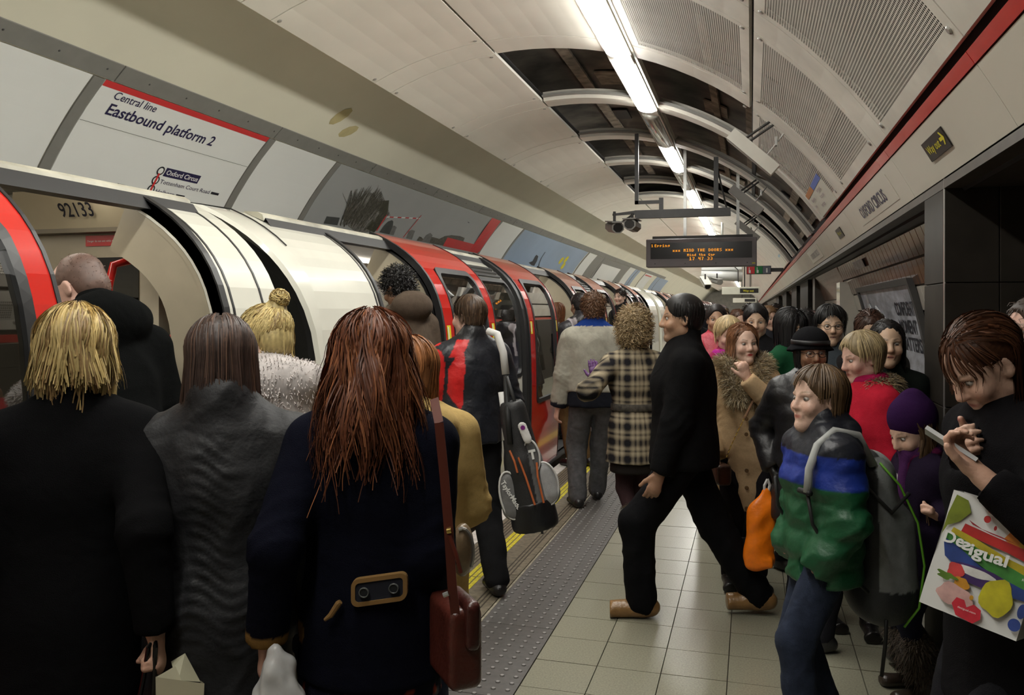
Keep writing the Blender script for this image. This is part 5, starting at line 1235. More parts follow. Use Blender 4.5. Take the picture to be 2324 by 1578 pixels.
def coat(root, s, col, mat=None, hem=.45, flare=1.15, slim=1.0, sleeve=1.0, name='coat', collar=.05, cinch=.0, k=.04, arms=1.0, h=.014, fold=.005, seed=1, paint=None, hood=None, cuff=None, freq=(16, 16, 6), puff=None, lapel=None, skirt_sway=0.0, coll=.043):
    """jacket or coat over the torso and arms; hem = height of the hem as a share of H"""
    H = s.H; mat = mat or mWool
    def b(F):
        w = s.w*slim
        for g in (-1, 1): F.cone(s.neck+s.up*.006*H, s.sh[g]-s.rt*g*.004*H, .040*H, .043*H, .05)
        top = s.neck-s.up*.065*H
        F.cone(top, s.chest, .088*H*w, .101*H*w, .05, s.fw, .74)
        F.cone(s.chest, s.waist, .101*H*w, (.093-cinch)*H*w, .05, s.fw, .76)
        F.cone(s.waist, s.pelvis, (.093-cinch)*H*w, .102*H*w, .05, s.fw, .76)
        hemz = hem*H; pz = s.pelvis[2]
        if hemz < pz+.02*H:
            c = np.array([0, skirt_sway, hemz-.10*H]); r = .112*H*flare*w
            F.cone(s.pelvis, c, .102*H*w, r, .05, (0, 1, 0), .78)
        elif hemz < pz+.1*H: pass
        if collar: F.cone(s.neck-s.up*.01*H-s.fw*.008*H, s.neck+s.up*collar*H-s.fw*.012*H, coll*H, coll*.93*H, .02)
        if hood is not None:
            F.ell(s.neck-s.fw*.055*H+s.up*hood*H, np.array([.085, .05, .055])*H, .03); F.cone(s.neck-s.rt*.055*H+s.fw*.01*H, s.neck-s.rt*.03*H-s.fw*.05*H+s.up*hood*H, .028*H, .032*H, .03); F.cone(s.neck+s.rt*.055*H+s.fw*.01*H, s.neck+s.rt*.03*H-s.fw*.05*H+s.up*hood*H, .028*H, .032*H, .03)
        for g in (-1, 1):
            F.cone(s.sh[g], s.el[g], .041*H*arms, .035*H*arms, .035)
            e = s.el[g]+(s.wr[g]-s.el[g])*sleeve; F.cone(s.el[g], e, .035*H*arms, .028*H*arms, .03)
        if hem*H < s.pelvis[2]+.12*H:
            # level hem that leaves the sleeves alone
            low = [g for g in (-1, 1) if min(s.wr[g][2], s.el[g][2]) < hemz+.02]
            X, Y, Z = F.ax[0][:, None, None], F.ax[1][None, :, None], F.ax[2][None, None, :]
            keep = np.zeros(F.F.shape, bool)
            for g in low:
                d = s.wr[g]-s.el[g]; t = np.clip(((X-s.el[g][0])*d[0]+(Y-s.el[g][1])*d[1]+(Z-s.el[g][2])*d[2])/(d@d), 0, 1)
                keep |= ((X-s.el[g][0]-t*d[0])**2+(Y-s.el[g][1]-t*d[1])**2+(Z-s.el[g][2]-t*d[2])**2) < (.047*H)**2
            cut = np.broadcast_to((hemz-Z), F.F.shape); F.F = np.where(keep, F.F, np.maximum(F.F, cut)).astype(np.float32)
        # open the sleeve ends
        for g in (-1, 1):
            d = s.wr[g]-s.el[g]; d /= np.linalg.norm(d); e = s.el[g]+(s.wr[g]-s.el[g])*sleeve
            q = F.sl(e+d*.03*H-.06*H, e+d*.03*H+.06*H)
            if q: r, X, Y, Z = q; dd = (X-e[0])*d[0]+(Y-e[1])*d[1]+(Z-e[2])*d[2]-.006; near_ = ((X-e[0])**2+(Y-e[1])**2+(Z-e[2])**2) < (.055*H)**2; F.F[r] = np.where(near_, np.maximum(F.F[r], dd), F.F[r])
    return garment(root, name, s, b, col, mat, h=h, fold=fold, freq=freq, seed=seed, paint=paint, puff=puff)
def trousers(root, s, col, mat=None, loose=1.0, name='trousers', h=.019, fold=.006, seed=3, short=.93, top=.1):
    H = s.H; mat = mat or mCloth
    def b(F):
        F.cone(s.pelvis-np.array([.033*H, 0, 0]), s.pelvis+np.array([.033*H, 0, 0]), .074*H, .074*H, .03, (0, 1, 0), .92); F.cone(s.pelvis, s.waist, .08*H, .078*H, .03, s.fw, .78)
        for g in (-1, 1):
            F.cone(s.hipj[g], s.kn[g], .056*H, .040*H*loose, .025); e = s.kn[g]+(s.an[g]-s.kn[g])*short*1.06; F.cone(s.kn[g], e, .040*H*loose, .033*H*loose, .02)
        F.cut(s.pelvis+s.up*top*H, s.up)
    return garment(root, name, s, b, col, mat, h=h, fold=fold, freq=(22, 22, 14), seed=seed)
def shoe(root, s, g, col, sole=(.02, .018, .015), heel=.0, boot=0.0, lift=0.0, mat=None, size=1.0, name='shoe'):
    H = s.H*size; t = math.radians(s.toe[g]); fd = np.array([-math.sin(t), math.cos(t), 0]); a = s.an[g]; z0 = a[2]-.045*s.H
    base = np.array([a[0], a[1], z0])
    def b(F):
        F.cone(base-fd*.022*H+np.array([0, 0, .026*H+heel]), base+fd*.10*H+np.array([0, 0, .018*H]), .026*H, .022*H, .02, (0, 0, 1), .9)
        F.cone(base+np.array([0, 0, .03*H+heel]), a+(s.kn[g]-a)*(.12+boot)*1.0, .028*H, (.03+boot*.035)*H, .02)
        F.ell(base+fd*.1*H+np.array([0, 0, .017*H]), np.array([.027, .034, .017])*H, .02, rotm(s.toe[g]))
        if heel > .02: F.cone(base-fd*.03*H+np.array([0, 0, 0]), base-fd*.028*H+np.array([0, 0, heel]), .009*H, .014*H, .015)
        F.cut(base, (0, 0, -1))
    def paint(v, c, n):
        m = (v[:, 2]-z0) < .009+(heel*.2); c[m] = sole; return c
    return garment(root, name, s, b, col, mat or mLeather, h=.012, fold=.0008, seed=5, paint=paint, lo=np.minimum(base, s.an[g])-.17, hi=np.maximum(base, s.an[g])+np.array([.17, .17, .2+boot*.5]), rel=1)
# ---------------------------------------------------------------- hair
HAIR_SHARE = .6
def scalp_strands(s, n, length, az=(-180, 180), crown=(0, -.02, .05), th0=(5, 60), width=1.0, off=.014, wav=.004, wfreq=40, seed=2, S=14, flow=0.0, inward=0.02, spread=.0, part=None, down=1.0, lift=0.0, front_limit=48, clump=0, fwd=0.0, tilt=(0, 0)):
    """hair falling from the crown: over the skull, then down.  az: 0 = face, 180 = back (degrees, in the head's frame)"""
    n = int(n*HAIR_SHARE); g = np.random.default_rng(seed); R, c, h = s.Rh, s.skull, s.hs
    cen = np.array([0, -.012, .035]); rad = np.array([.078, .099, .086])+off
    a = np.radians(g.uniform(az[0], az[1], n)); th = np.radians(th0[0]+(th0[1]-th0[0])*g.random(n)**.6)
    L = length*(1+.05*g.normal(size=n)) if np.ndim(length) == 0 else g.uniform(length[0], length[1], n)
    L = L*(1+.10*np.sin(a*11+seed)+.06*np.sin(a*23+2*seed))
    lay = g.random(n)                                # depth layer within the hair
    if clump: ci = g.integers(0, clump, n); ca = np.radians(g.uniform(az[0], az[1], clump)); a = a*.7+ca[ci]*.3
    ph1 = 2.2*np.sin(a*4+seed)+1.6*np.sin(a*9+2*seed)+.45*g.normal(size=n)+2*th; ph2 = 2.2*np.sin(a*5+3*seed)+1.4*np.sin(a*8+seed)+.45*g.normal(size=n)+2*th
    if clump: cp_ = g.uniform(-1.2, 1.2, clump); ph1 = ph1+cp_[ci]
    pts = np.zeros((n, S, 3)); 
    t = np.linspace(0, 1, S)
    tl = np.radians(g.uniform(tilt[0], tilt[1], n)); thmax = np.radians(100)-tl*np.cos(a)*.9
    rmean = .09
    for k in range(S):
        sl_ = t[k]*L; ang = th+sl_/rmean; on = ang < thmax; A = np.minimum(ang, thmax); ext = np.maximum((ang-thmax)*rmean, 0)
        rr = (rad-.016+.016*lay[:, None])*(1+spread*0)
        x = np.sin(A)*np.sin(a)*rr[:, 0]; y = np.sin(A)*np.cos(a)*rr[:, 1]; z = np.cos(A)*rr[:, 2]
        hor = np.stack([np.sin(a), np.cos(a)], 1)
        x += hor[:, 0]*(spread*ext-inward*np.sin(np.minimum(ext/.12, 1.5))); y += hor[:, 1]*(spread*ext*.6-inward*np.sin(np.minimum(ext/.12, 1.5)))+fwd*ext
        if tilt[1]: y, z = y*np.cos(tl)+z*np.sin(tl), z*np.cos(tl)-y*np.sin(tl)
        p = np.stack([x, y, z], 1)+cen
        wv = wav*np.minimum(sl_/.08, 1)
        p[:, 0] += wv*np.sin(wfreq*sl_+ph1); p[:, 1] += wv*np.cos(wfreq*sl_*.9+ph2)
        W = c+(p*h)@R.T
        W[:, 2] -= ext*h*down
        if flow: W = W+np.outer(ext*flow, s.R@np.array([0, -1, 0]))
        pts[:, k] = W
    return pts
def hair_obj(root, s, col, pts_list, cap=True, capfn=None, r=(.0016, .0008), jit=.22, seed=3, name='hair', cap_h=.008, streak=None):
    parts = []; g = np.random.default_rng(seed)
    if cap:
        R, c, h = s.Rh, s.skull, s.hs; T = lambda x, y, z: c+R@(np.array([x, y, z])*h)
        F = Field(c-.35, c+np.array([.35, .35, .3]), cap_h)
        (capfn or cap_long)(F, T, R, h)
        v, q = F.mesh(); v = relax(v, q, 2)
        if len(v):
            n = normals(v, q); L = ((v-c)@R)/h; an = np.arctan2(L[:, 0], L[:, 1]); st = np.sin(an*34+L[:, 2]*25*np.sin(an*3))+.6*np.sin(an*71+1); v = v+n*(st*.0016)[:, None]
            cc = np.array(col)[None, :]*(.72+.16*st[:, None]); parts.append((v, q, np.clip(cc, 0, 1)))
    for p in pts_list:
        N = len(p); cc = np.clip(np.array(col)[None, :]*(1+jit*g.normal(size=(N, 1))), 0, 1)
        cc = np.clip(cc*(1+.28*np.clip(waves(p[:, p.shape[1]//2], seed+7, (70, 70, 12), n=5), -1.5, 1.5))[:, None], 0, 1)
        if streak is not None: m = (waves(p[:, p.shape[1]//2], seed+9, (90, 90, 15), n=5)+.5*g.normal(size=N)) > 2.2*(1-2*streak[1])*.5; cc[m] = np.array(streak[0])*(1+.15*g.normal(size=(m.sum(), 1)))
        parts.append(strands(p, r[0], r[1], cc))
    v, q, c = join(parts); return mk(name, v, q, mHair, root, c)
def cap_short(F, T, R, h, line=.055, nape=-.07, thick=.010, side=True):
    F.ell(T(0, -.014, .046), np.array([.077+thick*.7, .098+thick, .083+thick])*h, .01, R)
    F.ell(T(0, -.045, -.01), np.array([.066+thick*.6, .062+thick*.6, .07])*h, .02, R)
    F.ell(T(0, .102, -.025), np.array([.085, .085, .085])*h, .012, R, sub=True)       # face
    F.ell(T(0, .122, .038), np.array([.062, .062, .056])*h, .012, R, sub=True)
    for g in (-1, 1): F.ell(T(g*.085, .01, -.035), np.array([.03, .05, .05])*h, .01, R, sub=True)
    F.cut(T(0, 0, nape), R@np.array([0, .35, -1.]))
def cap_long(F, T, R, h):
    F.ell(T(0, -.016, .046), np.array([.081, .100, .087])*h, .01, R)
    F.ell(T(0, -.045, -.02), np.array([.076, .068, .1])*h, .03, R)
    F.ell(T(0, .105, -.03), np.array([.085, .092, .098])*h, .012, R, sub=True)
    F.ell(T(0, .118, .034), np.array([.06, .07, .066])*h, .012, R, sub=True)
    F.cut(T(0, 0, -.11), R@np.array([0, 0, -1.]))
def comb_hair(root, s, col, L=(.05, .09), n=2600, off=.014, seed=6, capfn=None, wav=.002, r=(.0014, .0007), spread=.0, fringe=.004, jit=.22, name='hair', tilt=(-12, 12), swirl=0.0):
    """neat short hair lying along the skull from the crown; strands that would cross the face are dropped"""
    R, c, h = s.Rh, s.skull, s.hs
    p = scalp_strands(s, n, L, az=(-180, 180), th0=(0, 115), tilt=(0, 0), off=off, wav=wav, wfreq=25, inward=.02, spread=spread, seed=seed, S=8)
    q = ((p-c)@R)/h; bad = ((q[..., 1] > .055) & (q[..., 2] < .07-fringe)).any(1) | ((q[..., 1] > -.0) & (q[..., 2] < -.012)).any(1) | (q[..., 2] < -.085).any(1) | ((q[:, 0, 1] > .02) & (q[:, 0, 2] < .035))
    p = p[~bad]; g = np.random.default_rng(seed)
    F = Field(c-.2, c+.2, .007); T = lambda x, y, z: c+R@(np.array([x, y, z])*h); (capfn or cap_short)(F, T, R, h); v, qd = F.mesh(); v = relax(v, qd, 2)
    cc = np.clip(np.array(col)*(1+jit*g.normal(size=(len(p), 1))), 0, 1)
    V, Q, C = join([(v, qd, np.array(col)*.7), strands(p, r[0], r[1], cc)]); return mk(name, V, Q, mHair, root, C)
def short_hair(root, s, col, seed=5, n=1400, L=.035, up=.3, capfn=None, curl=0, cap_h=.007, r=(.0014, .0006), top=1.0, name='hair', fwd=.5):
    """cropped hair: cap plus short strands standing off it"""
    R, c, h = s.Rh, s.skull, s.hs; T = lambda x, y, z: c+R@(np.array([x, y, z])*h); g = np.random.default_rng(seed)
    F = Field(c-.2, c+.2, cap_h); (capfn or cap_short)(F, T, R, h); v, q = F.mesh(); v = relax(v, q, 2); nn = normals(v, q)
    n = int(n*HAIR_SHARE); i = g.integers(0, len(v), n); N = nn[i]; root_p = v[i]-N*.004; S = 5 if not curl else 9
    Lc = ((v[i]-c)@R)/h; fl = R@np.array([.25, fwd, -.5]); tan = np.tile(fl, (n, 1))*.9+np.stack([Lc[:, 0]*6, Lc[:, 1]*4, -np.ones(n)*.4], 1)@R.T*.5; tan -= N*(tan*N).sum(1)[:, None]; tan /= np.maximum(np.linalg.norm(tan, axis=1), 1e-6)[:, None]
    t = np.linspace(0, 1, S); LL = L*(.6+.7*g.random(n))*(1+(top-1)*np.clip(Lc[:, 2]*12, 0, 1))
    if curl:
        ph = g.uniform(0, 6.28, n); b2 = np.cross(N, tan)
        P_ = np.stack([root_p+N*(LL*tt*.75)[:, None]+(tan*np.cos(ph+tt*curl)[:, None]+b2*np.sin(ph+tt*curl)[:, None])*.009*min(1, tt*3) for tt in t], 1)
    else:
        P_ = np.stack([root_p+N*(LL*tt*up)[:, None]+tan*(LL*tt)[:, None]+g.normal(size=(n, 3))*.0035*tt for tt in t], 1)
    c1 = np.clip(np.array(col)*(1+.22*g.normal(size=(n, 1))), 0, 1)
    V, Q, C = join([(v, q, np.array(col)*.7), strands(P_, r[0], r[1], c1)])
    return mk(name, V, Q, mHair, root, C)
def fur_obj(root, name, base_v, base_q, col, n=3500, L=.04, seed=4, droop=.5, r=(.0011, .0005), jit=.25, tip=None):
    g = np.random.default_rng(seed); nn = normals(base_v, base_q); i = g.integers(0, len(base_v), n); N = nn[i]+g.normal(size=(n, 3))*.35; N /= np.linalg.norm(N, axis=1)[:, None]
    t = np.linspace(0, 1, 5); LL = L*(.6+.6*g.random(n)); P_ = np.stack([base_v[i]+N*(LL*tt)[:, None]+np.array([0, 0, -1.])*(LL*droop*tt*tt)[:, None] for tt in t], 1)
    c1 = np.clip(np.array(col)*(1+jit*g.normal(size=(n, 1))), 0, 1)
    if tip is not None: m = g.random(n) < .4; c1[m] = np.array(tip)*(1+.15*g.normal(size=(m.sum(), 1)))
    V, Q, C = join([(base_v, base_q, np.array(col)*.75), strands(P_, r[0], r[1], c1)])
    return mk(name, V, Q, mFur, root, C)
def blob(build, lo, hi, h=.01, rel=2):
    F = Field(np.asarray(lo, float), np.asarray(hi, float), h); build(F); v, q = F.mesh(); return relax(v, q, rel), q
def glasses(root, s, r=.021, asp=.72):
    b = MB(); R, c, h = s.Rh, s.skull, s.hs; T = lambda x, y, z: tuple(c+R@(np.array([x, y, z])*h))
    for g in (-1, 1):
        b.tube([T(g*.033+r*math.cos(t), .1-.006*abs(math.cos(t)), .001+r*asp*math.sin(t)) for t in np.linspace(0, 2*math.pi, 17)[:-1]], .0017*h, 5, closed=True)
        b.tube([T(g*.054, .096, .006), T(g*.072, .06, .008), T(g*.08, .0, .006)], .0016*h, 5)
    b.tube([T(-.012, .1, .004), T(0, .104, .007), T(.012, .1, .004)], .0016*h, 5)
    return b.build('glasses', mSpec, root)
def person(loc, face_deg, label, group=None, z=0.0):
    """face_deg: heading, 0 = away from the camera along the platform (+y), 90 = towards the train"""
    r = empty('person', (loc[0], loc[1], z), math.radians(face_deg)); tag(r, label, 'person', group); return r
# ================================================================ THE PEOPLE
def pp(px, z): u = (px-1162)/FPX*z; return (u*CS-z*SN, u*SN+z*CS)
def at(px, py, z): x, y = pp(px, z); return np.array([x, y, CAM_H+(705-py)/FPX*z])
def loc(root, P_):
    a = root.rotation_euler[2]; d = np.asarray(P_, float)-np.array(root.location); c, s_ = math.cos(-a), math.sin(-a)
    return np.array([c*d[0]-s_*d[1], s_*d[0]+c*d[1], d[2]])
BLK = (.0075, .0075, .008)
def legs_and_shoes(r, s, tcol=(.012, .012, .015), scol=(.012, .01, .01), mat=None, loose=1.0, **kw):
    trousers(r, s, tcol, mat, loose)
    for g in (-1, 1): shoe(r, s, g, scol, **kw)
# 1 --- blonde bob, black coat
r = person(pp(168, 2.2), 34, 'person in black coat with blonde streaked bob, seen from behind at far left')
hl = loc(r, at(352, 1428, 2.08))
s = skeleton(1.665, 1.0, lean=2, head=(-2, 6, 0), hands={1: hl}, elbow={1: (.05, -1, 0)})
body(r, s, 'fair', fine=.009, hands={1: ('grip', None, dict(fine=.006)), -1: ('relax', None)})
coat(r, s, (.0045, .0045, .005), mWool, hem=.385, flare=1.12, collar=.03, fold=.004, seed=11, arms=1.06)
legs_and_shoes(r, s)
bl = (.5, .37, .15)
hair_obj(r, s, bl, [scalp_strands(s, 12500, .215, az=(-180, 180), th0=(2, 75), tilt=(0, 20), off=.017, wav=.010, wfreq=24, inward=.024, spread=.13, seed=21, S=11, clump=60),
                    scalp_strands(s, 2500, .165, az=(70, 290), th0=(2, 60), off=.022, wav=.008, wfreq=22, inward=-.006, spread=.16, seed=22, S=11, clump=40)], streak=((.24, .15, .06), .28), r=(.0013, .0009), jit=.08)
P1 = (r, s)
# 2 --- balding man stepping into the train
r = person((-2.24, 2.52), 62, 'person in black overcoat with cropped balding head, stepping through the nearest train door', z=.05)
s = skeleton(1.87, 1.08, lean=17, head=(28, 20, -6), feet={-1: (-.1, .28, 0), 1: (.1, -.1, 0)})
body(r, s, 'pink', dict(nose=1.1, brow=(.1, .06, .05)))
coat(r, s, (.0045, .005, .005), mWool, hem=.36, flare=1.15, collar=.045, fold=.010, freq=(15, 15, 1.5), seed=31, arms=1.1, hood=.0)
legs_and_shoes(r, s)
def cap_bald(F, T, R, h): cap_short(F, T, R, h, thick=.002); F.ell(T(0, .1, .09), np.array([.09, .12, .07])*h, .02, R, sub=True)
short_hair(r, s, (.19, .115, .09), L=.006, n=3200, capfn=cap_bald, r=(.0008, .0006))
# 3 --- brunette in long dark grey coat
r = person(pp(503, 2.27), 22, 'person in long charcoal quilted-back coat with straight dark brown hair')
s = skeleton(1.635, 1.14, lean=2, head=(6, 8, -3))
body(r, s, 'fair', fine=.009)
def ruche(v):
    x, y, z = v[:, 0], v[:, 1], v[:, 2]; back = np.clip(-y/.08, 0, 1)
    a = np.exp(-(x/.045)**2)*back*np.clip((1.36-z)/.1, 0, 1)*np.clip((z-.86)/.1, 0, 1)
    b_ = back*np.exp(-((z-.86)/.09)**2)
    return (a*.0042+b_*.0022)*np.sin(z*190+5*np.sin(x*30)+x*40*np.sign(x))
coat(r, s, (.0155, .0155, .017), mShellMatte, hem=.17, flare=1.02, collar=.030, fold=.006, freq=(20, 20, 14), seed=41, arms=1.16, puff=ruche, slim=1.0, h=.009, cinch=.004, coll=.060)
for g in (-1, 1): shoe(r, s, g, (.01, .01, .01))
dk = (.045, .026, .02)
hair_obj(r, s, dk, [scalp_strands(s, 11000, .235, az=(-180, 180), th0=(2, 70), tilt=(0, 15), off=.020, wav=.0025, wfreq=16, inward=.002, spread=.10, seed=42, S=10, clump=90)], r=(.0010, .0006), jit=.10, streak=((.11, .06, .04), .10))
# 4 --- blonde with top bun and grey fur
r = person(pp(618, 2.85), 38, 'person with blonde hair in a loose bun and pale grey fur jacket')
s = skeleton(1.68, 1.0, lean=6, head=(46, 14, 4))
body(r, s, 'fair', dict(lips=(.5, .15, .13)))
trousers(r, s, (.012, .012, .016)); [shoe(r, s, g, (.012, .01, .01)) for g in (-1, 1)]
def furcoat(F):
    H = s.H
    for g in (-1, 1): F.cone(s.neck, s.sh[g], .055*H, .055*H, .05); F.cone(s.sh[g], s.el[g], .055*H, .05*H, .04); F.cone(s.el[g], s.wr[g], .05*H, .042*H, .03)
    F.cone(s.neck-s.up*.05*H, s.chest, .105*H, .12*H, .05, s.fw, .8); F.cone(s.chest, s.pelvis, .12*H, .12*H, .05, s.fw, .8); F.cut(s.pelvis-s.up*.05*H, (0, 0, -1))
    F.cone(s.neck-s.fw*.05*H+s.up*.0*H-s.rt*.06*H, s.neck-s.fw*.05*H+s.rt*.06*H, .045*H, .045*H, .03)
v, q = blob(furcoat, s.pelvis-.5, s.neck+.35, .012); nn = normals(v, q); v = v+nn*(waves(v, 5, (13, 13, 9))*.008)[:, None]
fur_obj(r, 'fur_jacket', v, q, (.60, .55, .53), n=12000, L=.012, seed=7, droop=.3, r=(.0009, .0006), jit=.06)
v, q = blob(lambda F: [F.cone(s.neck-s.fw*.055*math.cos(t)*1.0+s.rt*.07*math.sin(t)+s.up*.02, s.neck-s.fw*.055*math.cos(t+.5)+s.rt*.07*math.sin(t+.5)+s.up*.02, .03, .03, .02) for t in np.arange(0, 6.28, .5)], s.neck-.2, s.neck+.2, .009)
mk('patterned_scarf', v, q, mCloth, r, np.where(waves(v, 9, (60, 60, 60))[:, None] > .1, np.array((.2, .1, .08)), np.array((.25, .22, .2))))
blp = (.6, .47, .2)
R_, c_, h_ = s.Rh, s.skull, s.hs; T_ = lambda x, y, z: c_+R_@(np.array([x, y, z])*h_)
g_ = np.random.default_rng(5); n_ = 1500
# swept up towards the bun at the crown
bun = T_(0, -.085, .115); a_ = g_.uniform(0, 2*math.pi, n_); el_ = g_.uniform(-.9, .75, n_); rt0 = np.stack([np.cos(a_)*np.cos(el_)*.082, np.sin(a_)*np.cos(el_)*.102-.014, np.sin(el_)*.09+.04], 1)
rt0 = rt0[(rt0[:, 1] < .055) | (rt0[:, 2] > .085)]; n_ = len(rt0); pts_ = np.zeros((n_, 9, 3)); bl_ = np.array([0, -.085, .115])
for k_, t_ in enumerate(np.linspace(0, 1, 9)):
    p_ = rt0*(1-t_)+bl_*t_; d_ = (p_-np.array([0, -.014, .042]))/np.array([.08, .101, .087]); l_ = np.linalg.norm(d_, axis=1)[:, None]; p_ = np.array([0, -.014, .042])+d_/np.maximum(l_, 1e-6)*np.array([.08, .101, .087])*np.maximum(np.maximum(l_, 1.06), 1.06)
    pts_[:, k_] = c_+(p_*h_)@R_.T+g_.normal(size=(n_, 3))*.001
loops = []
for i_ in range(420):
    ax_ = g_.normal(size=3); ax_ /= np.linalg.norm(ax_); b1 = np.cross(ax_, (0, .3, 1)); b1 /= np.linalg.norm(b1); b2 = np.cross(ax_, b1); rr_ = g_.uniform(.018, .036); ph_ = g_.uniform(0, 6.28); tt = np.linspace(0, g_.uniform(3, 6), 9)
    loops.append(np.array([bun+R_@np.array([0, -.012, .016])+(b1*math.cos(t_+ph_)+b2*math.sin(t_+ph_))*rr_+ax_*.01*math.sin(t_*2) for t_ in tt]))
wisps = scalp_strands(s, 60, .17, az=(100, 260), th0=(60, 95), off=.012, wav=.008, wfreq=30, spread=.2, seed=8, S=9)
hair_obj(r, s, blp, [pts_, np.array(loops), wisps], capfn=lambda F, T, R, h: (cap_short(F, T, R, h, thick=.006), F.ell(bun, (.03, .03, .03), .02)), r=(.0014, .0008), streak=((.3, .2, .08), .22), jit=.14)
# 5 --- redhead in navy duffel coat
r = person(pp(846, 2.2), 15, 'person with long auburn hair in a navy coat with tan trim and buttoned back strap')
hl = loc(r, at(606, 1448, 2.1)); hr = np.array((.155, .14, .86))
s = skeleton(1.645, 1.0, lean=1, head=(4, 3, -2), hands={-1: hl, 1: hr}, elbow={-1: (-.1, -1, 0), 1: (.0, -1, 0)})
body(r, s, 'pink', fine=.009, hands={-1: ('grip', None, dict(fine=.006)), 1: ('relax', None)})
TAN = (.22, .12, .035)
def duffel(v, c, n):
    d = s.wr[-1]-s.el[-1]; d = d/np.linalg.norm(d); m = ((v-s.wr[-1])@d > -.028) & (np.linalg.norm(v-s.wr[-1], axis=1) < .09); c[m] = TAN
    d = s.wr[1]-s.el[1]; d = d/np.linalg.norm(d); m = ((v-s.wr[1])@d > -.028) & (np.linalg.norm(v-s.wr[1], axis=1) < .09); c[m] = TAN
    m = v[:, 2] > s.neck[2]+.045*s.H; c[m] = TAN; return c
coat(r, s, (.004, .0045, .010), mWool, hem=.425, flare=1.1, collar=.062, fold=.0035, seed=51, arms=1.1, paint=duffel, slim=1.05, coll=.05, h=.009)
def skirt(F): F.cone(s.pelvis, np.array([0, 0, .34*s.H]), .095*s.H, .12*s.H, .05, (0, 1, 0), .78); F.cut((0, 0, .395*s.H), (0, 0, -1)); F.cut((0, 0, .5*s.H), (0, 0, 1))
def floral(v, c, n):
    w1 = waves(v, 3, (55, 55, 55)); w2 = waves(v, 8, (70, 70, 70)); c[w1 > .75] = (.3, .05, .03); c[w1 > 1.2] = (.4, .16, .1); c[w2 > 1.0] = (.08, .09, .12); return c
garment(r, 'floral_skirt', s, skirt, (.01, .01, .02), mCloth, h=.01, fold=.004, seed=5, paint=floral)
garment(r, 'leggings', s, lambda F: [F.cone(s.hipj[g], s.kn[g], .048*s.H, .036*s.H, .02) or F.cone(s.kn[g], s.an[g], .036*s.H, .028*s.H, .02) for g in (-1, 1)], (.02, .014, .011), mCloth, h=.012, fold=.001)
for g in (-1, 1): shoe(r, s, g, (.015, .012, .01), boot=.3)
rd = (.115, .034, .013)
hair_obj(r, s, rd, [scalp_strands(s, 13000, (.21, .37), az=(-180, 180), th0=(2, 70), tilt=(0, 25), off=.020, wav=.017, wfreq=14, inward=-.016, spread=.07, flow=.06, seed=52, S=14, clump=46),
                    scalp_strands(s, 1600, (.2, .38), az=(60, 300), th0=(2, 80), off=.028, wav=.020, wfreq=15, inward=-.02, spread=.14, flow=.08, seed=53, S=16, clump=24)], r=(.0013, .0007), jit=.10, streak=((.24, .085, .032), .2))
# back strap (martingale) with two buttons, pocket flap
def back_place(x0, z0):
    def f(u, v):
        x, z = x0+u, z0+v; y = -(.078*s.H+.0+.0006)-.028+x*x*.9; return (x, y, z)
    return f
def rrect(w_, h_, r_, n=5):
    return [(cx*(w_-r_)+r_*math.cos(math.pi/2*(k+i/n)), cz*(h_-r_)+r_*math.sin(math.pi/2*(k+i/n))) for k, (cx, cz) in enumerate(((1, 1), (-1, 1), (-1, -1), (1, -1))) for i in range(n+1)]
O = rrect(.068, .034, .018); I = rrect(.058, .0235, .010); m_ = len(O)
f = back_place(.045, .965)
sh_ = lambda p: (f(p[0], p[1]+p[0]*.12))
zb = lambda p, d: tuple(np.array(sh_(p))-np.array([0, d, 0]))
b = MB(); b.add([zb(p, -.01) for p in O]+[zb(p, .008) for p in O]+[zb(p, .008) for p in I]+[zb(p, .004) for p in I], [(k*m_+i, k*m_+(i+1) % m_, (k+1)*m_+(i+1) % m_, (k+1)*m_+i) for k in range(3) for i in range(m_)]); strap_ = b.build('back_strap_trim', M('tan_wool_trim', TAN, rough=.9, var=.1), r)
b = MB(); b.add([zb(p, .005) for p in I]+[zb(p, -.012) for p in I], [tuple(range(m_))]); b.build('back_strap', M('navy_wool', (.0075, .0085, .016), rough=.95, var=.1), r)
mBtn = M('dark_button', (.012, .014, .018), rough=.25, var=0, coat=.5); mBtnRim = M('button_rim', (.09, .095, .09), rough=.3, var=0)
for x in (-.036, .036):
    b = MB(); p = np.array(zb((x, 0), .007)); n = 20
    b.add([p+np.array([rr*math.cos(2*math.pi*k/n), -d, rr*math.sin(2*math.pi*k/n)]) for rr, d in ((.0125, 0), (.0125, .005), (.0105, .006), (.0095, .003)) for k in range(n)], [(j*n+k, j*n+(k+1) % n, (j+1)*n+(k+1) % n, (j+1)*n+k) for j in range(3) for k in range(n)])
    k_ = b.build('button', mBtnRim, r, smooth=True)
    b = MB(); b.add([p+np.array([.0097*math.cos(2*math.pi*k/n), -.0035, .0097*math.sin(2*math.pi*k/n)]) for k in range(n)], [tuple(range(n))]); b.build('button_face', mBtn, k_)
b = MB(); b.tube([zb(p, .004) for p in [(-.135, -.06), (-.12, -.05), (-.1, -.022), (-.095, -.018)]], [.004, .007, .008, .006], 8); b.build('pocket_flap', M('tan_pocket', TAN, rough=.9), r)
P5 = (r, s)
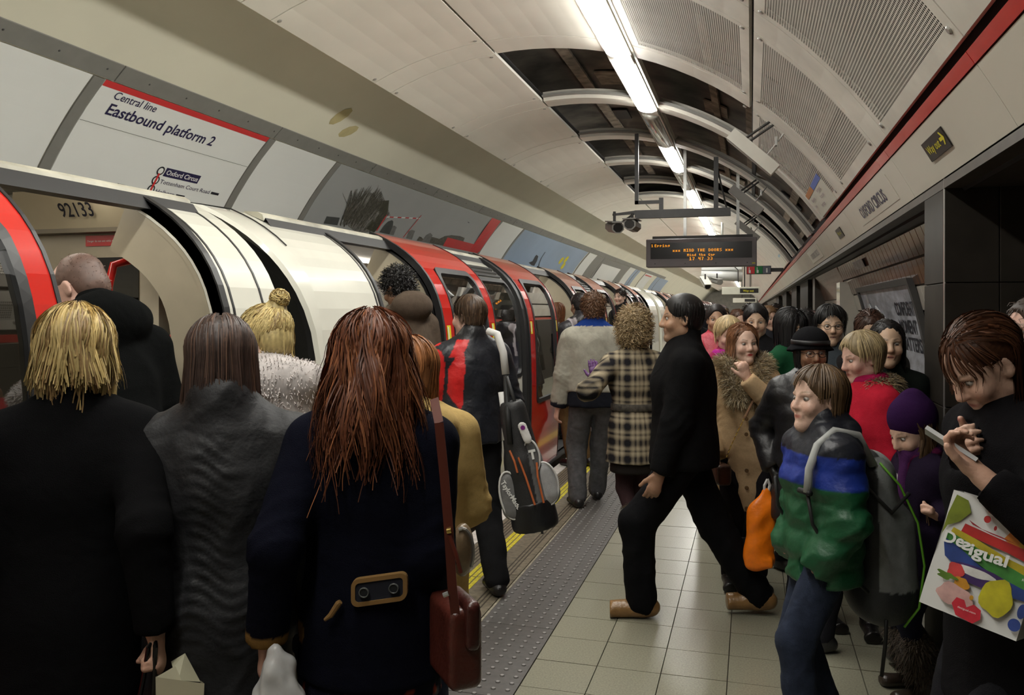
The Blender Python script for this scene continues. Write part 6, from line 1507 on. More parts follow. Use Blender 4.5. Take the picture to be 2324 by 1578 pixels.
# 6 --- shorter person in tan coat beyond the redhead
r = person(pp(938, 2.8), 36, 'person in tan hooded coat with light auburn hair, partly hidden beyond the navy coat')
s = skeleton(1.56, 1.05, lean=2, head=(30, 5, 0), hands={1: np.array((.13, .25, .98))}, elbow={1: (.5, -1, -.6)})
body(r, s, 'fair')
coat(r, s, (.46, .32, .125), mWool, hem=.36, flare=1.15, collar=.03, hood=-.02, fold=.006, seed=61, arms=1.2, slim=1.08)
legs_and_shoes(r, s, (.02, .025, .05))
hair_obj(r, s, (.25, .10, .035), [scalp_strands(s, 1800, (.18, .32), az=(-180, 180), th0=(2, 70), tilt=(0, 20), off=.016, wav=.006, wfreq=14, spread=.08, seed=62, S=12)], jit=.2)
# 7 --- golfer
r = person(pp(1068, 5.0), 40, 'person in black and red sports jacket carrying a golf bag')
s = skeleton(1.745, 1.05, lean=1, head=(28, 2, 0), feet={-1: (-.1, .28, 0), 1: (.08, -.22, .0)}, hands={1: np.array((.20, .24, 1.02)), -1: np.array((-.20, .26, .98))}, elbow={1: (.5, -1, -.5), -1: (-.6, -1, -.3)})
body(r, s, 'pink')
def golf(v, c, n):
    x, y, z = v[:, 0], v[:, 1], v[:, 2]; red = (.58, .012, .012)
    ua = s.el[-1]-s.sh[-1]; t = np.clip(((v-s.sh[-1])@ua)/(ua@ua), 0, 1); arm = np.linalg.norm(v-s.sh[-1]-t[:, None]*ua, axis=1) < .085
    fa = s.wr[-1]-s.el[-1]; tf = np.clip(((v-s.el[-1])@fa)/(fa@fa), 0, 1); arm2 = np.linalg.norm(v-s.el[-1]-tf[:, None]*fa, axis=1) < .075
    left = x < -.05
    m = left & (arm | arm2) & (n[:, 0] < .15)                                   # outer sleeve panel
    m |= left & (z < 1.40) & (z > 1.08) & (x > -.175) & (x < -.085-.25*(1.40-z)*.2) & (y < .02) & ~arm2 & (np.abs(z-1.24) < .16*(1-np.clip((-.12-x)/.1, 0, 1)))
    m |= (x < -.075) & (x > -.2) & (z < 1.05) & (y < .03) & ~arm2 & ~arm
    m |= (x < -.03) & (z > 1.38) & (z < 1.50) & (y < .05) & (x < -.03-.6*(1.50-z)) & (x > -.10-.6*(1.5-z))
    c[m] = red; c[(z > s.neck[2]+.03)] = (.008, .008, .01); return c
coat(r, s, (.010, .0115, .017), mShell, hem=.50, collar=.035, fold=.008, seed=71, arms=1.1, paint=golf, slim=1.06, coll=.045, h=.009)
legs_and_shoes(r, s, (.010, .010, .011), (.009, .008, .008), loose=1.25)
comb_hair(r, s, (.075, .043, .024), L=(.03, .06), n=3800, off=.018, wav=.005, r=(.0013, .0007), jit=.35)
P7 = (r, s)
# 8 --- man in brown jacket
r = person((-2.22, 5.2), 60, 'person in brown hooded jacket with curly black hair, boarding beside the white cab end', z=.05)
s = skeleton(1.90, 1.05, lean=7, head=(10, 12, 0), feet={-1: (-.1, .2, 0), 1: (.1, -.1, 0)})
body(r, s, 'brown', fine=.008)
coat(r, s, (.085, .062, .045), mCloth, hem=.44, collar=.05, hood=.02, fold=.008, seed=81, arms=1.15, slim=1.05)
legs_and_shoes(r, s)
short_hair(r, s, (.009, .008, .008), curl=6, L=.05, n=1800, r=(.0022, .0012))
# 9 --- passenger seated by the window inside the second car
r = person((-2.5, 7.75), 95, 'blonde long-haired passenger seated inside the train behind the window', z=.05)
s = skeleton(1.66, 1.0, hip=.62, feet={-1: (-.1, .42, 0), 1: (.1, .42, 0)}, hands={-1: np.array((-.12, .28, .68)), 1: np.array((.12, .28, .68))})
body(r, s, 'fair'); coat(r, s, (.02, .015, .06), mCloth, hem=.34, collar=.03, seed=91, h=.014)
legs_and_shoes(r, s, (.02, .02, .03))
hair_obj(r, s, (.55, .46, .27), [scalp_strands(s, 1800, (.3, .45), th0=(2, 70), tilt=(0, 20), off=.014, wav=.003, spread=.05, seed=92, S=10)], jit=.12, r=(.002, .001))
# 10 --- reddish hair and houndstooth in the second doorway
r = person((-2.30, 10.05), 70, 'person with long chestnut hair and houndstooth coat in the second open doorway', z=.05)
s = skeleton(1.70, 1.0, lean=2)
body(r, s, 'fair', coarse=.026, detail=False, hands={})
coat(r, s, (.2, .19, .17), mWool, hem=.42, collar=.03, seed=101, h=.01, paint=lambda v, c, n: np.where(((np.floor(v[:, 0]*60)+np.floor(v[:, 2]*60)+np.floor(v[:, 1]*60)) % 2)[:, None] > 0, c, c*.15))
legs_and_shoes(r, s)
hair_obj(r, s, (.16, .06, .025), [scalp_strands(s, 1500, (.3, .42), th0=(2, 70), tilt=(0, 20), off=.016, wav=.004, spread=.06, seed=102, S=10)], r=(.0022, .0012))
# 11 --- man in dark jacket with striped strap
r = person(pp(1318, 8.8), 45, 'person with cropped black hair and dark jacket with pale shoulder stripe')
s = skeleton(1.84, 1.08, lean=2, head=(-6, 4, 0))
body(r, s, 'brown', coarse=.026, hands={})
coat(r, s, (.017, .015, .019), mShell, hem=.47, collar=.05, hood=.0, seed=111, fold=.006, h=.012, paint=lambda v, c, n: np.where(((np.abs(v[:, 0]+.15) < .012) & (v[:, 2] > 1.2))[:, None], np.array((.4, .36, .38)), c))
legs_and_shoes(r, s, (.1, .06, .025))
short_hair(r, s, (.014, .01, .009), L=.012, n=1200, r=(.0022, .0014))
# 12 --- grey jacket, blue collar
r = person(pp(1348, 6.95), 22, 'person in pale grey blouson with royal blue collar and short curly brown hair')
s = skeleton(1.79, 1.12, lean=3, head=(0, 3, 0), feet={-1: (-.13, .05, 0), 1: (.09, .3, 0)}, hands={-1: np.array((-.30, .08, .80)), 1: np.array((.26, .2, .85))})
body(r, s, 'pink', fine=.009, hands={-1: ('relax', None, dict(fine=.008)), 1: ('relax', None)})
def grj(v, c, n):
    m = v[:, 2] > s.neck[2]+.02*s.H; c[m] = (.008, .03, .16)
    for g in (-1, 1):
        d = s.wr[g]-s.el[g]; d = d/np.linalg.norm(d); c[((v-s.wr[g])@d > -.04) & (np.linalg.norm(v-s.wr[g], axis=1) < .1)] = (.012, .012, .018)
    return c
coat(r, s, (.34, .325, .27), mCloth, hem=.545, collar=.045, seed=121, fold=.009, freq=(13, 13, 7), arms=1.35, slim=1.16, paint=grj)
coat(r, s, (.010, .011, .016), mCloth, hem=.475, collar=0, seed=122, fold=.004, slim=1.02, arms=.9, name='jumper', h=.014)
legs_and_shoes(r, s, (.085, .085, .09), (.012, .011, .011), mDenim, loose=1.25)
short_hair(r, s, (.12, .06, .03), curl=7, L=.04, n=2600, r=(.0017, .001))
# 13 --- man standing in the third doorway
r = person((-2.1, 13.8), 125, 'pale-faced person in black jacket standing in the third train doorway, looking left', z=.05)
s = skeleton(1.97, 1.0, head=(30, 0, 0))
body(r, s, 'pale', coarse=.026, hands={}, fine=.008); coat(r, s, (.014, .014, .015), mCloth, hem=.46, collar=.04, seed=131, h=.014); legs_and_shoes(r, s)
short_hair(r, s, (.03, .018, .014), L=.035, n=900, r=(.0026, .0015))
# 14 --- plaid coat
r = person(pp(1440, 5.55), 24, 'person in black and cream plaid belted coat with curly fair hair and a purple glove')
gl = loc(r, at(1352, 868, 5.62))
s = skeleton(1.62, 1.0, lean=2, head=(-18, 6, 0), feet={-1: (-.03, -.22, .11), 1: (.06, .14, 0)}, hands={-1: gl, 1: np.array((.22, .2, .9))}, elbow={-1: (-1, -.3, -1)}, hip=.535*1.62)
PUR = (.12, .045, .18)
body(r, s, 'fair', hands={-1: ('flat', (0, 1, .2), dict(fine=.006, col=PUR, aim=(-.12, .05, 1))), 1: ('relax', None)})
def plaid(v, c, n):
    x = v[:, 0]+.25*v[:, 1]*np.sign(v[:, 0]); z = v[:, 2]; per = .105
    def band(t, o, w): return np.clip(1.5-np.abs(((t+o) % per)-per/2)/(w*.5)*1.0, 0, 1)
    arm = (np.abs(v[:, 0]) > .19); x = np.where(arm, v[:, 1]*1.0+x*.3, x)
    k = .62*np.maximum(band(x, .0, .044), band(x, .052, .012)*.7)+.62*np.maximum(band(z, .0, .044), band(z, .052, .012)*.7)
    k = np.clip(k, 0, 1)[:, None]; return np.array((.43, .36, .25))*(1-k)+np.array((.018, .017, .02))*k
coat(r, s, (.4, .35, .25), mWool, hem=.40, flare=1.22, collar=.0, cinch=.012, seed=141, fold=.007, freq=(18, 18, 3), h=.008, paint=plaid, arms=1.12)
v, q = blob(lambda F: F.cone(s.neck-s.up*.0, s.neck+s.up*.07, .075, .062, .02), s.neck-.15, s.neck+.15, .009); mk('dark_collar', v, q, mWool, r, np.tile((.012, .011, .012), (len(v), 1)))
b = MB(); zc = s.waist[2]+.015; pts = [(.155*math.cos(t), .118*math.sin(t)+.0, zc) for t in np.linspace(0, 2*math.pi, 33)[:-1]]; b.add([(x*k_, y*k_, z+dz) for dz, k_ in ((-.024, 1.0), (-.02, 1.03), (.02, 1.03), (.024, 1.0)) for x, y, z in pts], [(j*32+i, j*32+(i+1) % 32, (j+1)*32+(i+1) % 32, (j+1)*32+i) for j in range(3) for i in range(32)]); b.build('belt', M('dark_plaid_belt', (.06, .052, .042), rough=.9, var=.5, vs=40), r, smooth=True)
garment(r, 'skirt', s, lambda F: (F.cone(s.pelvis, np.array([0, 0, .3*1.62]), .095*1.62, .105*1.62, .04, (0, 1, 0), .8), F.cut((0, 0, .355*1.62), (0, 0, -1)), F.cut((0, 0, .5*1.62), (0, 0, 1))), (.022, .018, .016), mCloth, h=.011, fold=.003)
garment(r, 'tights', s, lambda F: [F.cone(s.hipj[g], s.kn[g], .046*1.62, .034*1.62, .02) or F.cone(s.kn[g], s.an[g], .035*1.62, .023*1.62, .02) for g in (-1, 1)], (.045, .024, .026), mCloth, h=.011, fold=0)
for g in (-1, 1):
    shoe(r, s, g, (.03, .022, .016), heel=.05, boot=.35)
    v, q = blob(lambda F: F.cone(s.an[g]+(s.kn[g]-s.an[g])*.42, s.an[g]+(s.kn[g]-s.an[g])*.54, .05, .056, .02), s.an[g]-.15, s.kn[g]+.15, .01); fur_obj(r, 'boot_fur_cuff', v, q, (.11, .08, .045), n=700, L=.03, droop=.8)
short_hair(r, s, (.33, .24, .13), curl=9, L=.065, n=4200, r=(.0016, .0009), capfn=lambda F, T, R, h: (cap_short(F, T, R, h, thick=.022, nape=-.09), F.ell(T(0, -.05, -.03), np.array([.09, .07, .08])*h, .03, R)))
# 15 --- man in black striding towards the train
r = person(pp(1552, 4.5), 100, 'tall dark-haired person all in black with brown shoes, striding towards the train')
f1 = loc(r, at(1455, 1398, 4.46)); f2 = loc(r, at(1722, 1398, 4.52)); hr = loc(r, at(1492, 1092, 4.28))
s = skeleton(1.775, 1.1, lean=1, head=(2, 0, 0), hip=.505*1.775, feet={-1: (f1[0]+.02, f1[1], 0, 4), 1: (f2[0], f2[1], .015, 0)}, hands={-1: hr, 1: np.array((.24, -.1, .82))}, elbow={-1: (-.3, -1, 0)})
body(r, s, 'tan', fine=.0062, face=dict(nose=1.12, stubble=.5, brow=(.01, .008, .008), lips=(.3, .12, .09)), hands={-1: ('relax', None, dict(fine=.0055)), 1: ('relax', None)})
coat(r, s, (.0045, .0045, .005), mCloth, hem=.46, collar=.045, seed=151, fold=.007, arms=1.2, slim=1.1, coll=.042)
trousers(r, s, (.0045, .0045, .0055), mCloth, loose=1.35, fold=.007)
for g in (-1, 1): shoe(r, s, g, (.23, .125, .045), sole=(.03, .024, .018), size=1.22)
comb_hair(r, s, (.011, .009, .009), L=(.02, .04), n=3600, off=.013, wav=.005, jit=.4)
P15 = (r, s)
# 16 --- older blonde with pink scarf
r = person(pp(1652, 5.85), 192, 'older person with short blonde hair and magenta scarf')
s = skeleton(1.60, 1.0, head=(4, 8, 0)); body(r, s, 'pink', dict(age=1.0, lips=(.42, .09, .1), brow=(.3, .2, .12), jaw=1.03))
coat(r, s, (.25, .02, .07), mCloth, hem=.45, collar=.03, seed=161, h=.013); legs_and_shoes(r, s)
v, q = blob(lambda F: [F.cone(s.neck+s.fw*.06*math.cos(t)+s.rt*.075*math.sin(t)+s.up*.012, s.neck+s.fw*.06*math.cos(t+.5)+s.rt*.075*math.sin(t+.5)+s.up*.012, .034, .034, .02) for t in np.arange(0, 6.28, .5)]+[F.cone(s.neck+s.fw*.09-s.rt*.03, s.chest+s.fw*.13-s.rt*.05, .045, .05, .03, s.fw, .5)], s.neck-.45, s.neck+.3, .01)
mk('scarf', v, q, mCloth, r, np.where(waves(v, 9, (50, 50, 50))[:, None] > .8, np.array((.5, .12, .2)), np.array((.38, .02, .24))))
comb_hair(r, s, (.6, .45, .24), L=(.06, .10), n=2600, off=.028, wav=.006, capfn=lambda F, T, R, h: cap_short(F, T, R, h, thick=.022, nape=-.05))
# 17 --- camel coat with fur collar
r = person(pp(1688, 5.0), 190, 'person in camel coat with big fur collar, one hand at the throat')
hr = loc(r, at(1697, 862, 4.78))
s = skeleton(1.565, 1.0, head=(14, -2, 2), hands={-1: hr, 1: np.array((.18, .12, .8))}, elbow={-1: (-.9, -.1, -1)})
body(r, s, 'pale', fine=.0062, face=dict(lips=(.5, .05, .05), brow=(.16, .08, .04), eye=(.06, .05, .03)), hands={-1: ('hold', (.3, -1, .2), dict(fine=.0055, aim=(.35, .1, 1))), 1: ('relax', None)})
coat(r, s, (.58, .40, .23), mWool, hem=.30, flare=1.1, collar=.0, seed=171, fold=.008, h=.009, arms=1.1)
v, q = blob(lambda F: [F.cone(s.neck-s.fw*.075+s.up*.04, s.neck+s.rt*g*.10+s.up*.015, .05, .058, .03) or F.cone(s.neck+s.rt*g*.10+s.up*.015, s.chest+s.rt*g*.055+s.fw*.115+s.up*.02, .06, .045, .03) for g in (-1, 1)], s.chest-.4, s.neck+.3, .011)
fur_obj(r, 'fur_collar', v, q, (.30, .22, .115), n=8000, L=.045, seed=8, droop=.25, r=(.0011, .0005), jit=.3, tip=(.5, .42, .28))
legs_and_shoes(r, s, (.012, .01, .012), (.01, .009, .009))
hair_obj(r, s, (.2, .085, .038), [scalp_strands(s, 1600, (.17, .25), az=(-180, 180), th0=(2, 55), tilt=(10, 40), off=.016, wav=.006, wfreq=18, inward=-.004, spread=.16, seed=172, S=10)[:0], scalp_strands(s, 2600, (.15, .24), az=(52, 308), th0=(2, 70), tilt=(0, 45), off=.020, wav=.006, wfreq=20, inward=.004, spread=.12, seed=173, S=10, clump=60)], r=(.0016, .0009), jit=.2)
b = MB()
for i in range(5):
    z = [1.02, .93, .72, .62, .5][i]; b_ = MB(); c = np.array((.012, .155 if z > .8 else .165, z)); n = 12
    b_.add([c+np.array([rr*math.cos(2*math.pi*k/n), d, rr*math.sin(2*math.pi*k/n)]) for rr, d in ((.012, 0), (.012, .006), (.008, .007)) for k in range(n)], [(j*n+k, j*n+(k+1) % n, (j+1)*n+(k+1) % n, (j+1)*n+k) for j in range(2) for k in range(n)]+[tuple(2*n+k for k in range(n))]); b_.build('coat_button', M('brown_button', (.16, .09, .04), rough=.3), r)
P17 = (r, s)
# 18..20 --- behind them
r = person(pp(1626, 7.0), 185, 'dark-haired person in red track jacket with white sleeve stripes, behind the pink scarf')
s = skeleton(1.70, 1.05, head=(0, 0, 0)); body(r, s, 'tan', dict(brow=(.01, .01, .01)), hands={}, coarse=.026, fine=.007)
coat(r, s, (.42, .015, .04), mShell, hem=.48, collar=.04, seed=181, h=.012, paint=lambda v, c, n: np.where(((np.abs(v[:, 0]) > .16) & (np.abs((v[:, 1]*40) % 1-.5) < .2) & (np.abs(v[:, 1]) < .04))[:, None], np.array((.6, .5, .5)), c)); legs_and_shoes(r, s)
comb_hair(r, s, (.02, .014, .012), L=(.03, .06), n=2000, off=.014, wav=.004)
r = person(pp(1716, 6.1), 186, 'person with short black hair and dark jacket looking over the camel coat')
s = skeleton(1.70, 1.05, head=(-6, 6, 0)); body(r, s, 'asian', dict(brow=(.01, .008, .008), jaw=1.03), hands={})
coat(r, s, (.014, .014, .016), mCloth, hem=.47, collar=.04, seed=191, h=.013); legs_and_shoes(r, s)
comb_hair(r, s, (.008, .007, .007), L=(.03, .055), n=3000, off=.016, wav=.004)
r = person(pp(1674, 8.2), 190, 'brown-haired person mostly hidden behind the blonde with the magenta scarf')
s = skeleton(1.66, 1.0, head=(10, 10, 0)); body(r, s, 'fair', hands={}, coarse=.026, fine=.008); coat(r, s, (.02, .02, .022), mCloth, hem=.45, seed=201, h=.016); legs_and_shoes(r, s)
hair_obj(r, s, (.1, .045, .025), [scalp_strands(s, 900, .25, az=(50, 310), th0=(2, 70), tilt=(0, 40), off=.016, spread=.06, seed=202, S=9)], r=(.0026, .0014))
# 21 --- black bob, green cardigan
r = person(pp(1795, 5.35), 232, 'person with glossy black bob, green cardigan and white blouse')
s = skeleton(1.66, 1.0, head=(0, 4, 0)); body(r, s, 'asian', dict(brow=(.01, .008, .008)), hands={})
coat(r, s, (.012, .07, .03), mWool, hem=.45, collar=.0, seed=211, h=.012, paint=lambda v, c, n: np.where(((np.abs(v[:, 0]) < .05+.1*(v[:, 2]-1.2)) & (v[:, 1] > .05) & (v[:, 2] > 1.1))[:, None], np.where((v[:, 2] > 1.3)[:, None], np.array((.62, .6, .58)), np.array((.5, .3, .03))), c)); legs_and_shoes(r, s)
v, q = blob(lambda F: [F.cone(s.neck+s.up*.03-s.fw*.04, s.neck+s.rt*g*.06+s.fw*.04-s.up*.0, .03, .028, .02) or F.cone(s.neck+s.rt*g*.06+s.fw*.04, s.neck+s.rt*g*.03+s.fw*.09-s.up*.06, .028, .018, .02) for g in (-1, 1)], s.neck-.2, s.neck+.2, .009); mk('white_blouse_collar', v, q, mCloth, r, np.tile((.66, .65, .63), (len(v), 1)))
hair_obj(r, s, (.008, .007, .008), [scalp_strands(s, 2600, .2, az=(42, 318), th0=(2, 70), tilt=(0, 40), off=.022, wav=.001, inward=.01, spread=.02, seed=212, S=10), scalp_strands(s, 500, .11, az=(-42, 42), th0=(2, 20), tilt=(10, 30), off=.012, wav=.001, inward=.0, seed=213, S=8)], r=(.0017, .001))
# 22 --- black hat and glasses
r = person(pp(1840, 4.4), 194, 'person in black cloche hat and spectacles with orange carrier bag')
hg = loc(r, at(1752, 1062, 4.45))
s = skeleton(1.545, 1.05, head=(0, 2, 0), hands={1: hg, -1: np.array((-.2, .15, .75))}, elbow={1: (.3, -1, 0)})
body(r, s, 'brown', fine=.0062, face=dict(age=.6, lips=(.28, .1, .09), brow=(.01, .01, .01), jaw=1.05), hands={1: ('grip', None, dict(fine=.006, col=(.01, .01, .01))), -1: ('relax', None)})
coat(r, s, (.012, .011, .0125), mShell, hem=.36, collar=.03, seed=221, fold=.006, arms=1.15, slim=1.1, puff=lambda v: .004*np.abs(np.sin(v[:, 2]*38))); legs_and_shoes(r, s)
v, q = blob(lambda F: [F.cone(s.neck+s.fw*.06*math.cos(t)+s.rt*.075*math.sin(t)+s.up*.015, s.neck+s.fw*.06*math.cos(t+.5)+s.rt*.075*math.sin(t+.5)+s.up*.015, .036, .036, .02) for t in np.arange(0, 6.28, .5)]+[F.cone(s.neck+s.fw*.1, s.pelvis+s.fw*.15, .055, .06, .03, s.fw, .5)], s.pelvis-.25, s.neck+.3, .011); mk('scarf', v, q, mWool, r, np.tile((.009, .01, .014), (len(v), 1)))
T_ = lambda x, y, z: s.skull+s.Rh@(np.array([x, y, z])*s.hs)
def hatf(F): F.ell(T_(0, -.012, .06), np.array([.094, .112, .085])*s.hs, .02, s.Rh); F.cone(T_(0, -.012, .045), T_(0, -.012, .02), .1*s.hs, .128*s.hs, .02); F.ell(T_(0, -.01, -.05), np.array([.125, .135, .075])*s.hs, .02, s.Rh, sub=True); F.cut(T_(0, 0, .012), s.Rh@np.array([0, .15, -1.]))
v, q = blob(hatf, s.skull-.2, s.skull+.22, .008); mk('cloche_hat', v, q, mWool, r, np.tile((.009, .009, .0105), (len(v), 1)))
b = MB(); b.add([tuple(T_(k_*.101*math.cos(t), k_*.118*math.sin(t)-.012, z)) for z, k_ in ((.052, .98), (.05, 1.035), (.072, 1.02), (.074, .97)) for t in np.linspace(0, 2*math.pi, 33)[:-1]], [(j*32+i, j*32+(i+1) % 32, (j+1)*32+(i+1) % 32, (j+1)*32+i) for j in range(3) for i in range(32)]); b.build('hat_band', M('black_ribbon', (.015, .015, .017), rough=.5), r, smooth=True)
hair_obj(r, s, (.008, .007, .007), [scalp_strands(s, 900, .2, az=(60, 300), th0=(50, 90), off=.016, spread=.05, seed=222, S=9)], cap=False, r=(.002, .001)); glasses(r, s, .023)
P22 = (r, s)
# 23..24
r = person(pp(1884, 5.25), 176, 'smiling person in spectacles with spiky black hair beside the white tiled pier')
s = skeleton(1.68, 1.0, head=(8, 2, 0)); body(r, s, 'asian', dict(brow=(.01, .008, .008), lips=(.5, .2, .17), open=.5), hands={}); coat(r, s, (.05, .06, .07), mCloth, hem=.47, seed=231, h=.013); legs_and_shoes(r, s); glasses(r, s, .02)
comb_hair(r, s, (.009, .008, .008), L=(.05, .10), n=3000, off=.026, wav=.008, fringe=.02, spread=.05)
r = person(pp(1976, 5.15), 190, 'brown-haired person looking down, behind the red jacket with fur hood')
s = skeleton(1.66, 1.0, head=(-16, 26, 0)); body(r, s, 'asian', hands={}); coat(r, s, (.02, .018, .018), mCloth, hem=.47, seed=241, h=.014); legs_and_shoes(r, s)
hair_obj(r, s, (.06, .028, .018), [scalp_strands(s, 1700, .26, az=(48, 312), th0=(2, 70), tilt=(0, 45), off=.018, spread=.06, seed=242, S=10)], r=(.0017, .0009))
# 25 --- blonde in red jacket passing
r = person(pp(1986, 3.95), 108, 'fair-haired person in red jacket with fur-trimmed hood, walking left past the group')
s = skeleton(1.55, 1.05, lean=5, head=(6, 8, 0), feet={-1: (-.08, -.18, .03), 1: (.08, .22, 0)})
body(r, s, 'pink', dict(age=.5), fine=.0062, hands={1: ('relax', None), -1: ('relax', None)})
coat(r, s, (.42, .012, .03), mCloth, hem=.44, collar=.0, seed=251, fold=.006, arms=1.15, slim=1.1)
v, q = blob(lambda F: (F.cone(s.neck-s.rt*.08-s.up*.0, s.neck-s.fw*.09-s.up*.01, .05, .055, .03), F.cone(s.neck+s.rt*.08, s.neck-s.fw*.09-s.up*.01, .05, .055, .03)), s.neck-.3, s.neck+.25, .011); fur_obj(r, 'fur_hood_trim', v, q, (.2, .14, .07), n=2600, L=.035, seed=18, tip=(.35, .27, .15))
v, q = blob(lambda F: [F.cone(s.neck+s.fw*.06*math.cos(t)+s.rt*.07*math.sin(t)+s.up*.035, s.neck+s.fw*.06*math.cos(t+.5)+s.rt*.07*math.sin(t+.5)+s.up*.035, .028, .028, .02) for t in np.arange(2, 6.28, .5)], s.neck-.2, s.neck+.2, .01); mk('crimson_scarf', v, q, mWool, r, np.tile((.3, .01, .06), (len(v), 1)))
trousers(r, s, (.02, .02, .026)); [shoe(r, s, g, (.03, .03, .03), sole=(.1, .1, .1)) for g in (-1, 1)]
comb_hair(r, s, (.36, .27, .14), L=(.07, .11), n=3400, off=.022, fringe=.012, capfn=lambda F, T, R, h: cap_short(F, T, R, h, thick=.012, nape=-.06))
# 26 --- girl in black by the pier
r = person(pp(2014, 4.25), 186, 'person with long dark hair in black top standing against the dark pier')
s = skeleton(1.60, .92, head=(-4, 0, 0)); body(r, s, 'asian', dict(brow=(.015, .01, .01), lips=(.5, .14, .12), open=.35), hands={}, fine=.0062); coat(r, s, (.008, .011, .009), mCloth, hem=.4, collar=.02, seed=261, h=.012, slim=.9); legs_and_shoes(r, s)
hair_obj(r, s, (.010, .008, .008), [scalp_strands(s, 2600, (.3, .45), az=(58, 302), th0=(2, 75), tilt=(0, 45), off=.012, wav=.003, inward=.0, spread=.03, seed=262, S=12)], r=(.0016, .0009))
# 27 --- boy with puffer and rucksack
r = person(pp(1868, 3.2), 112, 'child in blue and green puffer jacket wearing a grey rucksack')
s = skeleton(1.415, 1.0, lean=3, hs=1.0, head=(12, -6, 0), hands={1: np.array((.11, .10, .70)), -1: np.array((-.13, .10, .70))}, feet={-1: (-.08, .12, 0), 1: (.08, -.07, 0)}, elbow={-1: (-.8, -1, 0), 1: (.8, -1, 0)})
body(r, s, 'pale', dict(jaw=.93, nose=.72, brow=(.25, .16, .09), lips=(.55, .2, .16)), hands={}, fine=.006)
def puffp(v, c, n):
    z = v[:, 2]; zb = 1.0; c[:] = (.010, .085, .033); c[z > zb] = (.012, .035, .26); c[z > 1.115] = (.012, .014, .022); 
    return c
coat(r, s, (.01, .08, .03), mShell, hem=.445, flare=1.0, collar=.04, hood=-.01, seed=271, fold=.006, freq=(24, 24, 16), arms=1.45, slim=1.1, paint=puffp, h=.009, puff=lambda v: .011*np.abs(np.sin(v[:, 2]*26+.6))-.004, coll=.062)
v, q = blob(lambda F: [F.cone(s.neck+s.fw*.05*math.cos(t)+s.rt*.055*math.sin(t)+s.up*.035, s.neck+s.fw*.05*math.cos(t+.5)+s.rt*.055*math.sin(t+.5)+s.up*.035, .026, .026, .015) for t in np.arange(0, 6.28, .5)], s.neck-.2, s.neck+.2, .009); mk('neck_warmer', v, q, mCloth, r, np.where((np.sin(v[:, 2]*130+v[:, 0]*60) > .3)[:, None], np.array((.01, .2, .06)), np.array((.01, .05, .03))))
trousers(r, s, (.022, .03, .055), mDenim, loose=1.2, fold=.006); [shoe(r, s, g, (.012, .012, .013)) for g in (-1, 1)]
comb_hair(r, s, (.115, .066, .03), L=(.08, .13), n=4200, off=.022, fringe=.022, capfn=lambda F, T, R, h: cap_short(F, T, R, h, thick=.012, nape=-.075), wav=.003)
P27 = (r, s)
# 28 --- girl with purple beanie
r = person(pp(2090, 3.58), 108, 'child in purple beanie and scarf looking down, with furry boots')
s = skeleton(1.235, 1.0, lean=2, hs=.97, head=(10, 22, 0), hands={-1: loc(r, at(2128, 1172, 3.42))}, feet={-1: (-.07, .0, 0), 1: (.07, -.03, 0)}, elbow={-1: (-.6, -1, -.5)})
body(r, s, 'fair', dict(jaw=.95, nose=.85), hands={-1: ('grip', (0, .3, 1), dict(fine=.0055, aim=(-.3, .9, .35))), 1: ('relax', None)})
coat(r, s, (.016, .010, .024), mWool, hem=.42, flare=1.1, collar=.03, seed=281, arms=1.15, slim=1.08, paint=lambda v, c, n: np.where(((v[:, 1] > .03) & (np.abs(v[:, 0]) < .06) & (((v[:, 2]*13) % 1) < .35) & (v[:, 2] < .98))[:, None], np.array((.35, .33, .34)), c))
T_ = lambda x, y, z: s.skull+s.Rh@(np.array([x, y, z])*s.hs)
def beanie(F): F.ell(T_(0, -.025, .058), np.array([.092, .112, .108])*s.hs, .02, s.Rh); F.cone(T_(0, -.05, .10), T_(0, -.06, .135), .06*s.hs, .045*s.hs, .03); F.ell(T_(0, .11, -.06), np.array([.1, .08, .085])*s.hs, .015, s.Rh, sub=True); F.cut(T_(0, 0, -.005), s.Rh@np.array([0, .25, -1.]))
v, q = blob(beanie, s.skull-.2, s.skull+.22, .008); mk('beanie', v, q, mWool, r, np.tile((.03, .009, .05), (len(v), 1)))
v, q = blob(lambda F: [F.cone(s.neck+s.fw*.055*math.cos(t)+s.rt*.06*math.sin(t)+s.up*.02, s.neck+s.fw*.055*math.cos(t+.5)+s.rt*.06*math.sin(t+.5)+s.up*.02, .03, .03, .02) for t in np.arange(0, 6.28, .5)]+[F.cone(s.neck+s.fw*.08-s.rt*.03, s.pelvis+s.fw*.13-s.rt*.05, .032, .04, .03, s.fw, .6)], s.pelvis-.2, s.neck+.2, .01); mk('scarf', v, q, mCloth, r, np.where(waves(v, 19, (45, 45, 45))[:, None] > .5, np.array((.16, .02, .08)), np.array((.05, .012, .06))))
hair_obj(r, s, (.1, .055, .025), [scalp_strands(s, 900, (.25, .38), az=(70, 290), th0=(60, 92), off=.014, wav=.012, wfreq=22, spread=.10, seed=282, S=14)], cap=False, r=(.0016, .0009))
trousers(r, s, (.012, .013, .03), mDenim, fold=.003)
for g in (-1, 1):
    shoe(r, s, g, (.03, .02, .014), boot=.3, size=1.1); v, q = blob(lambda F: F.cone(s.an[g]+(s.kn[g]-s.an[g])*.25, s.an[g]+(s.kn[g]-s.an[g])*.62, .062, .066, .02), s.an[g]-.15, s.kn[g]+.15, .011); fur_obj(r, 'boot_fur', v, q, (.045, .028, .015), n=1600, L=.03, droop=.7)
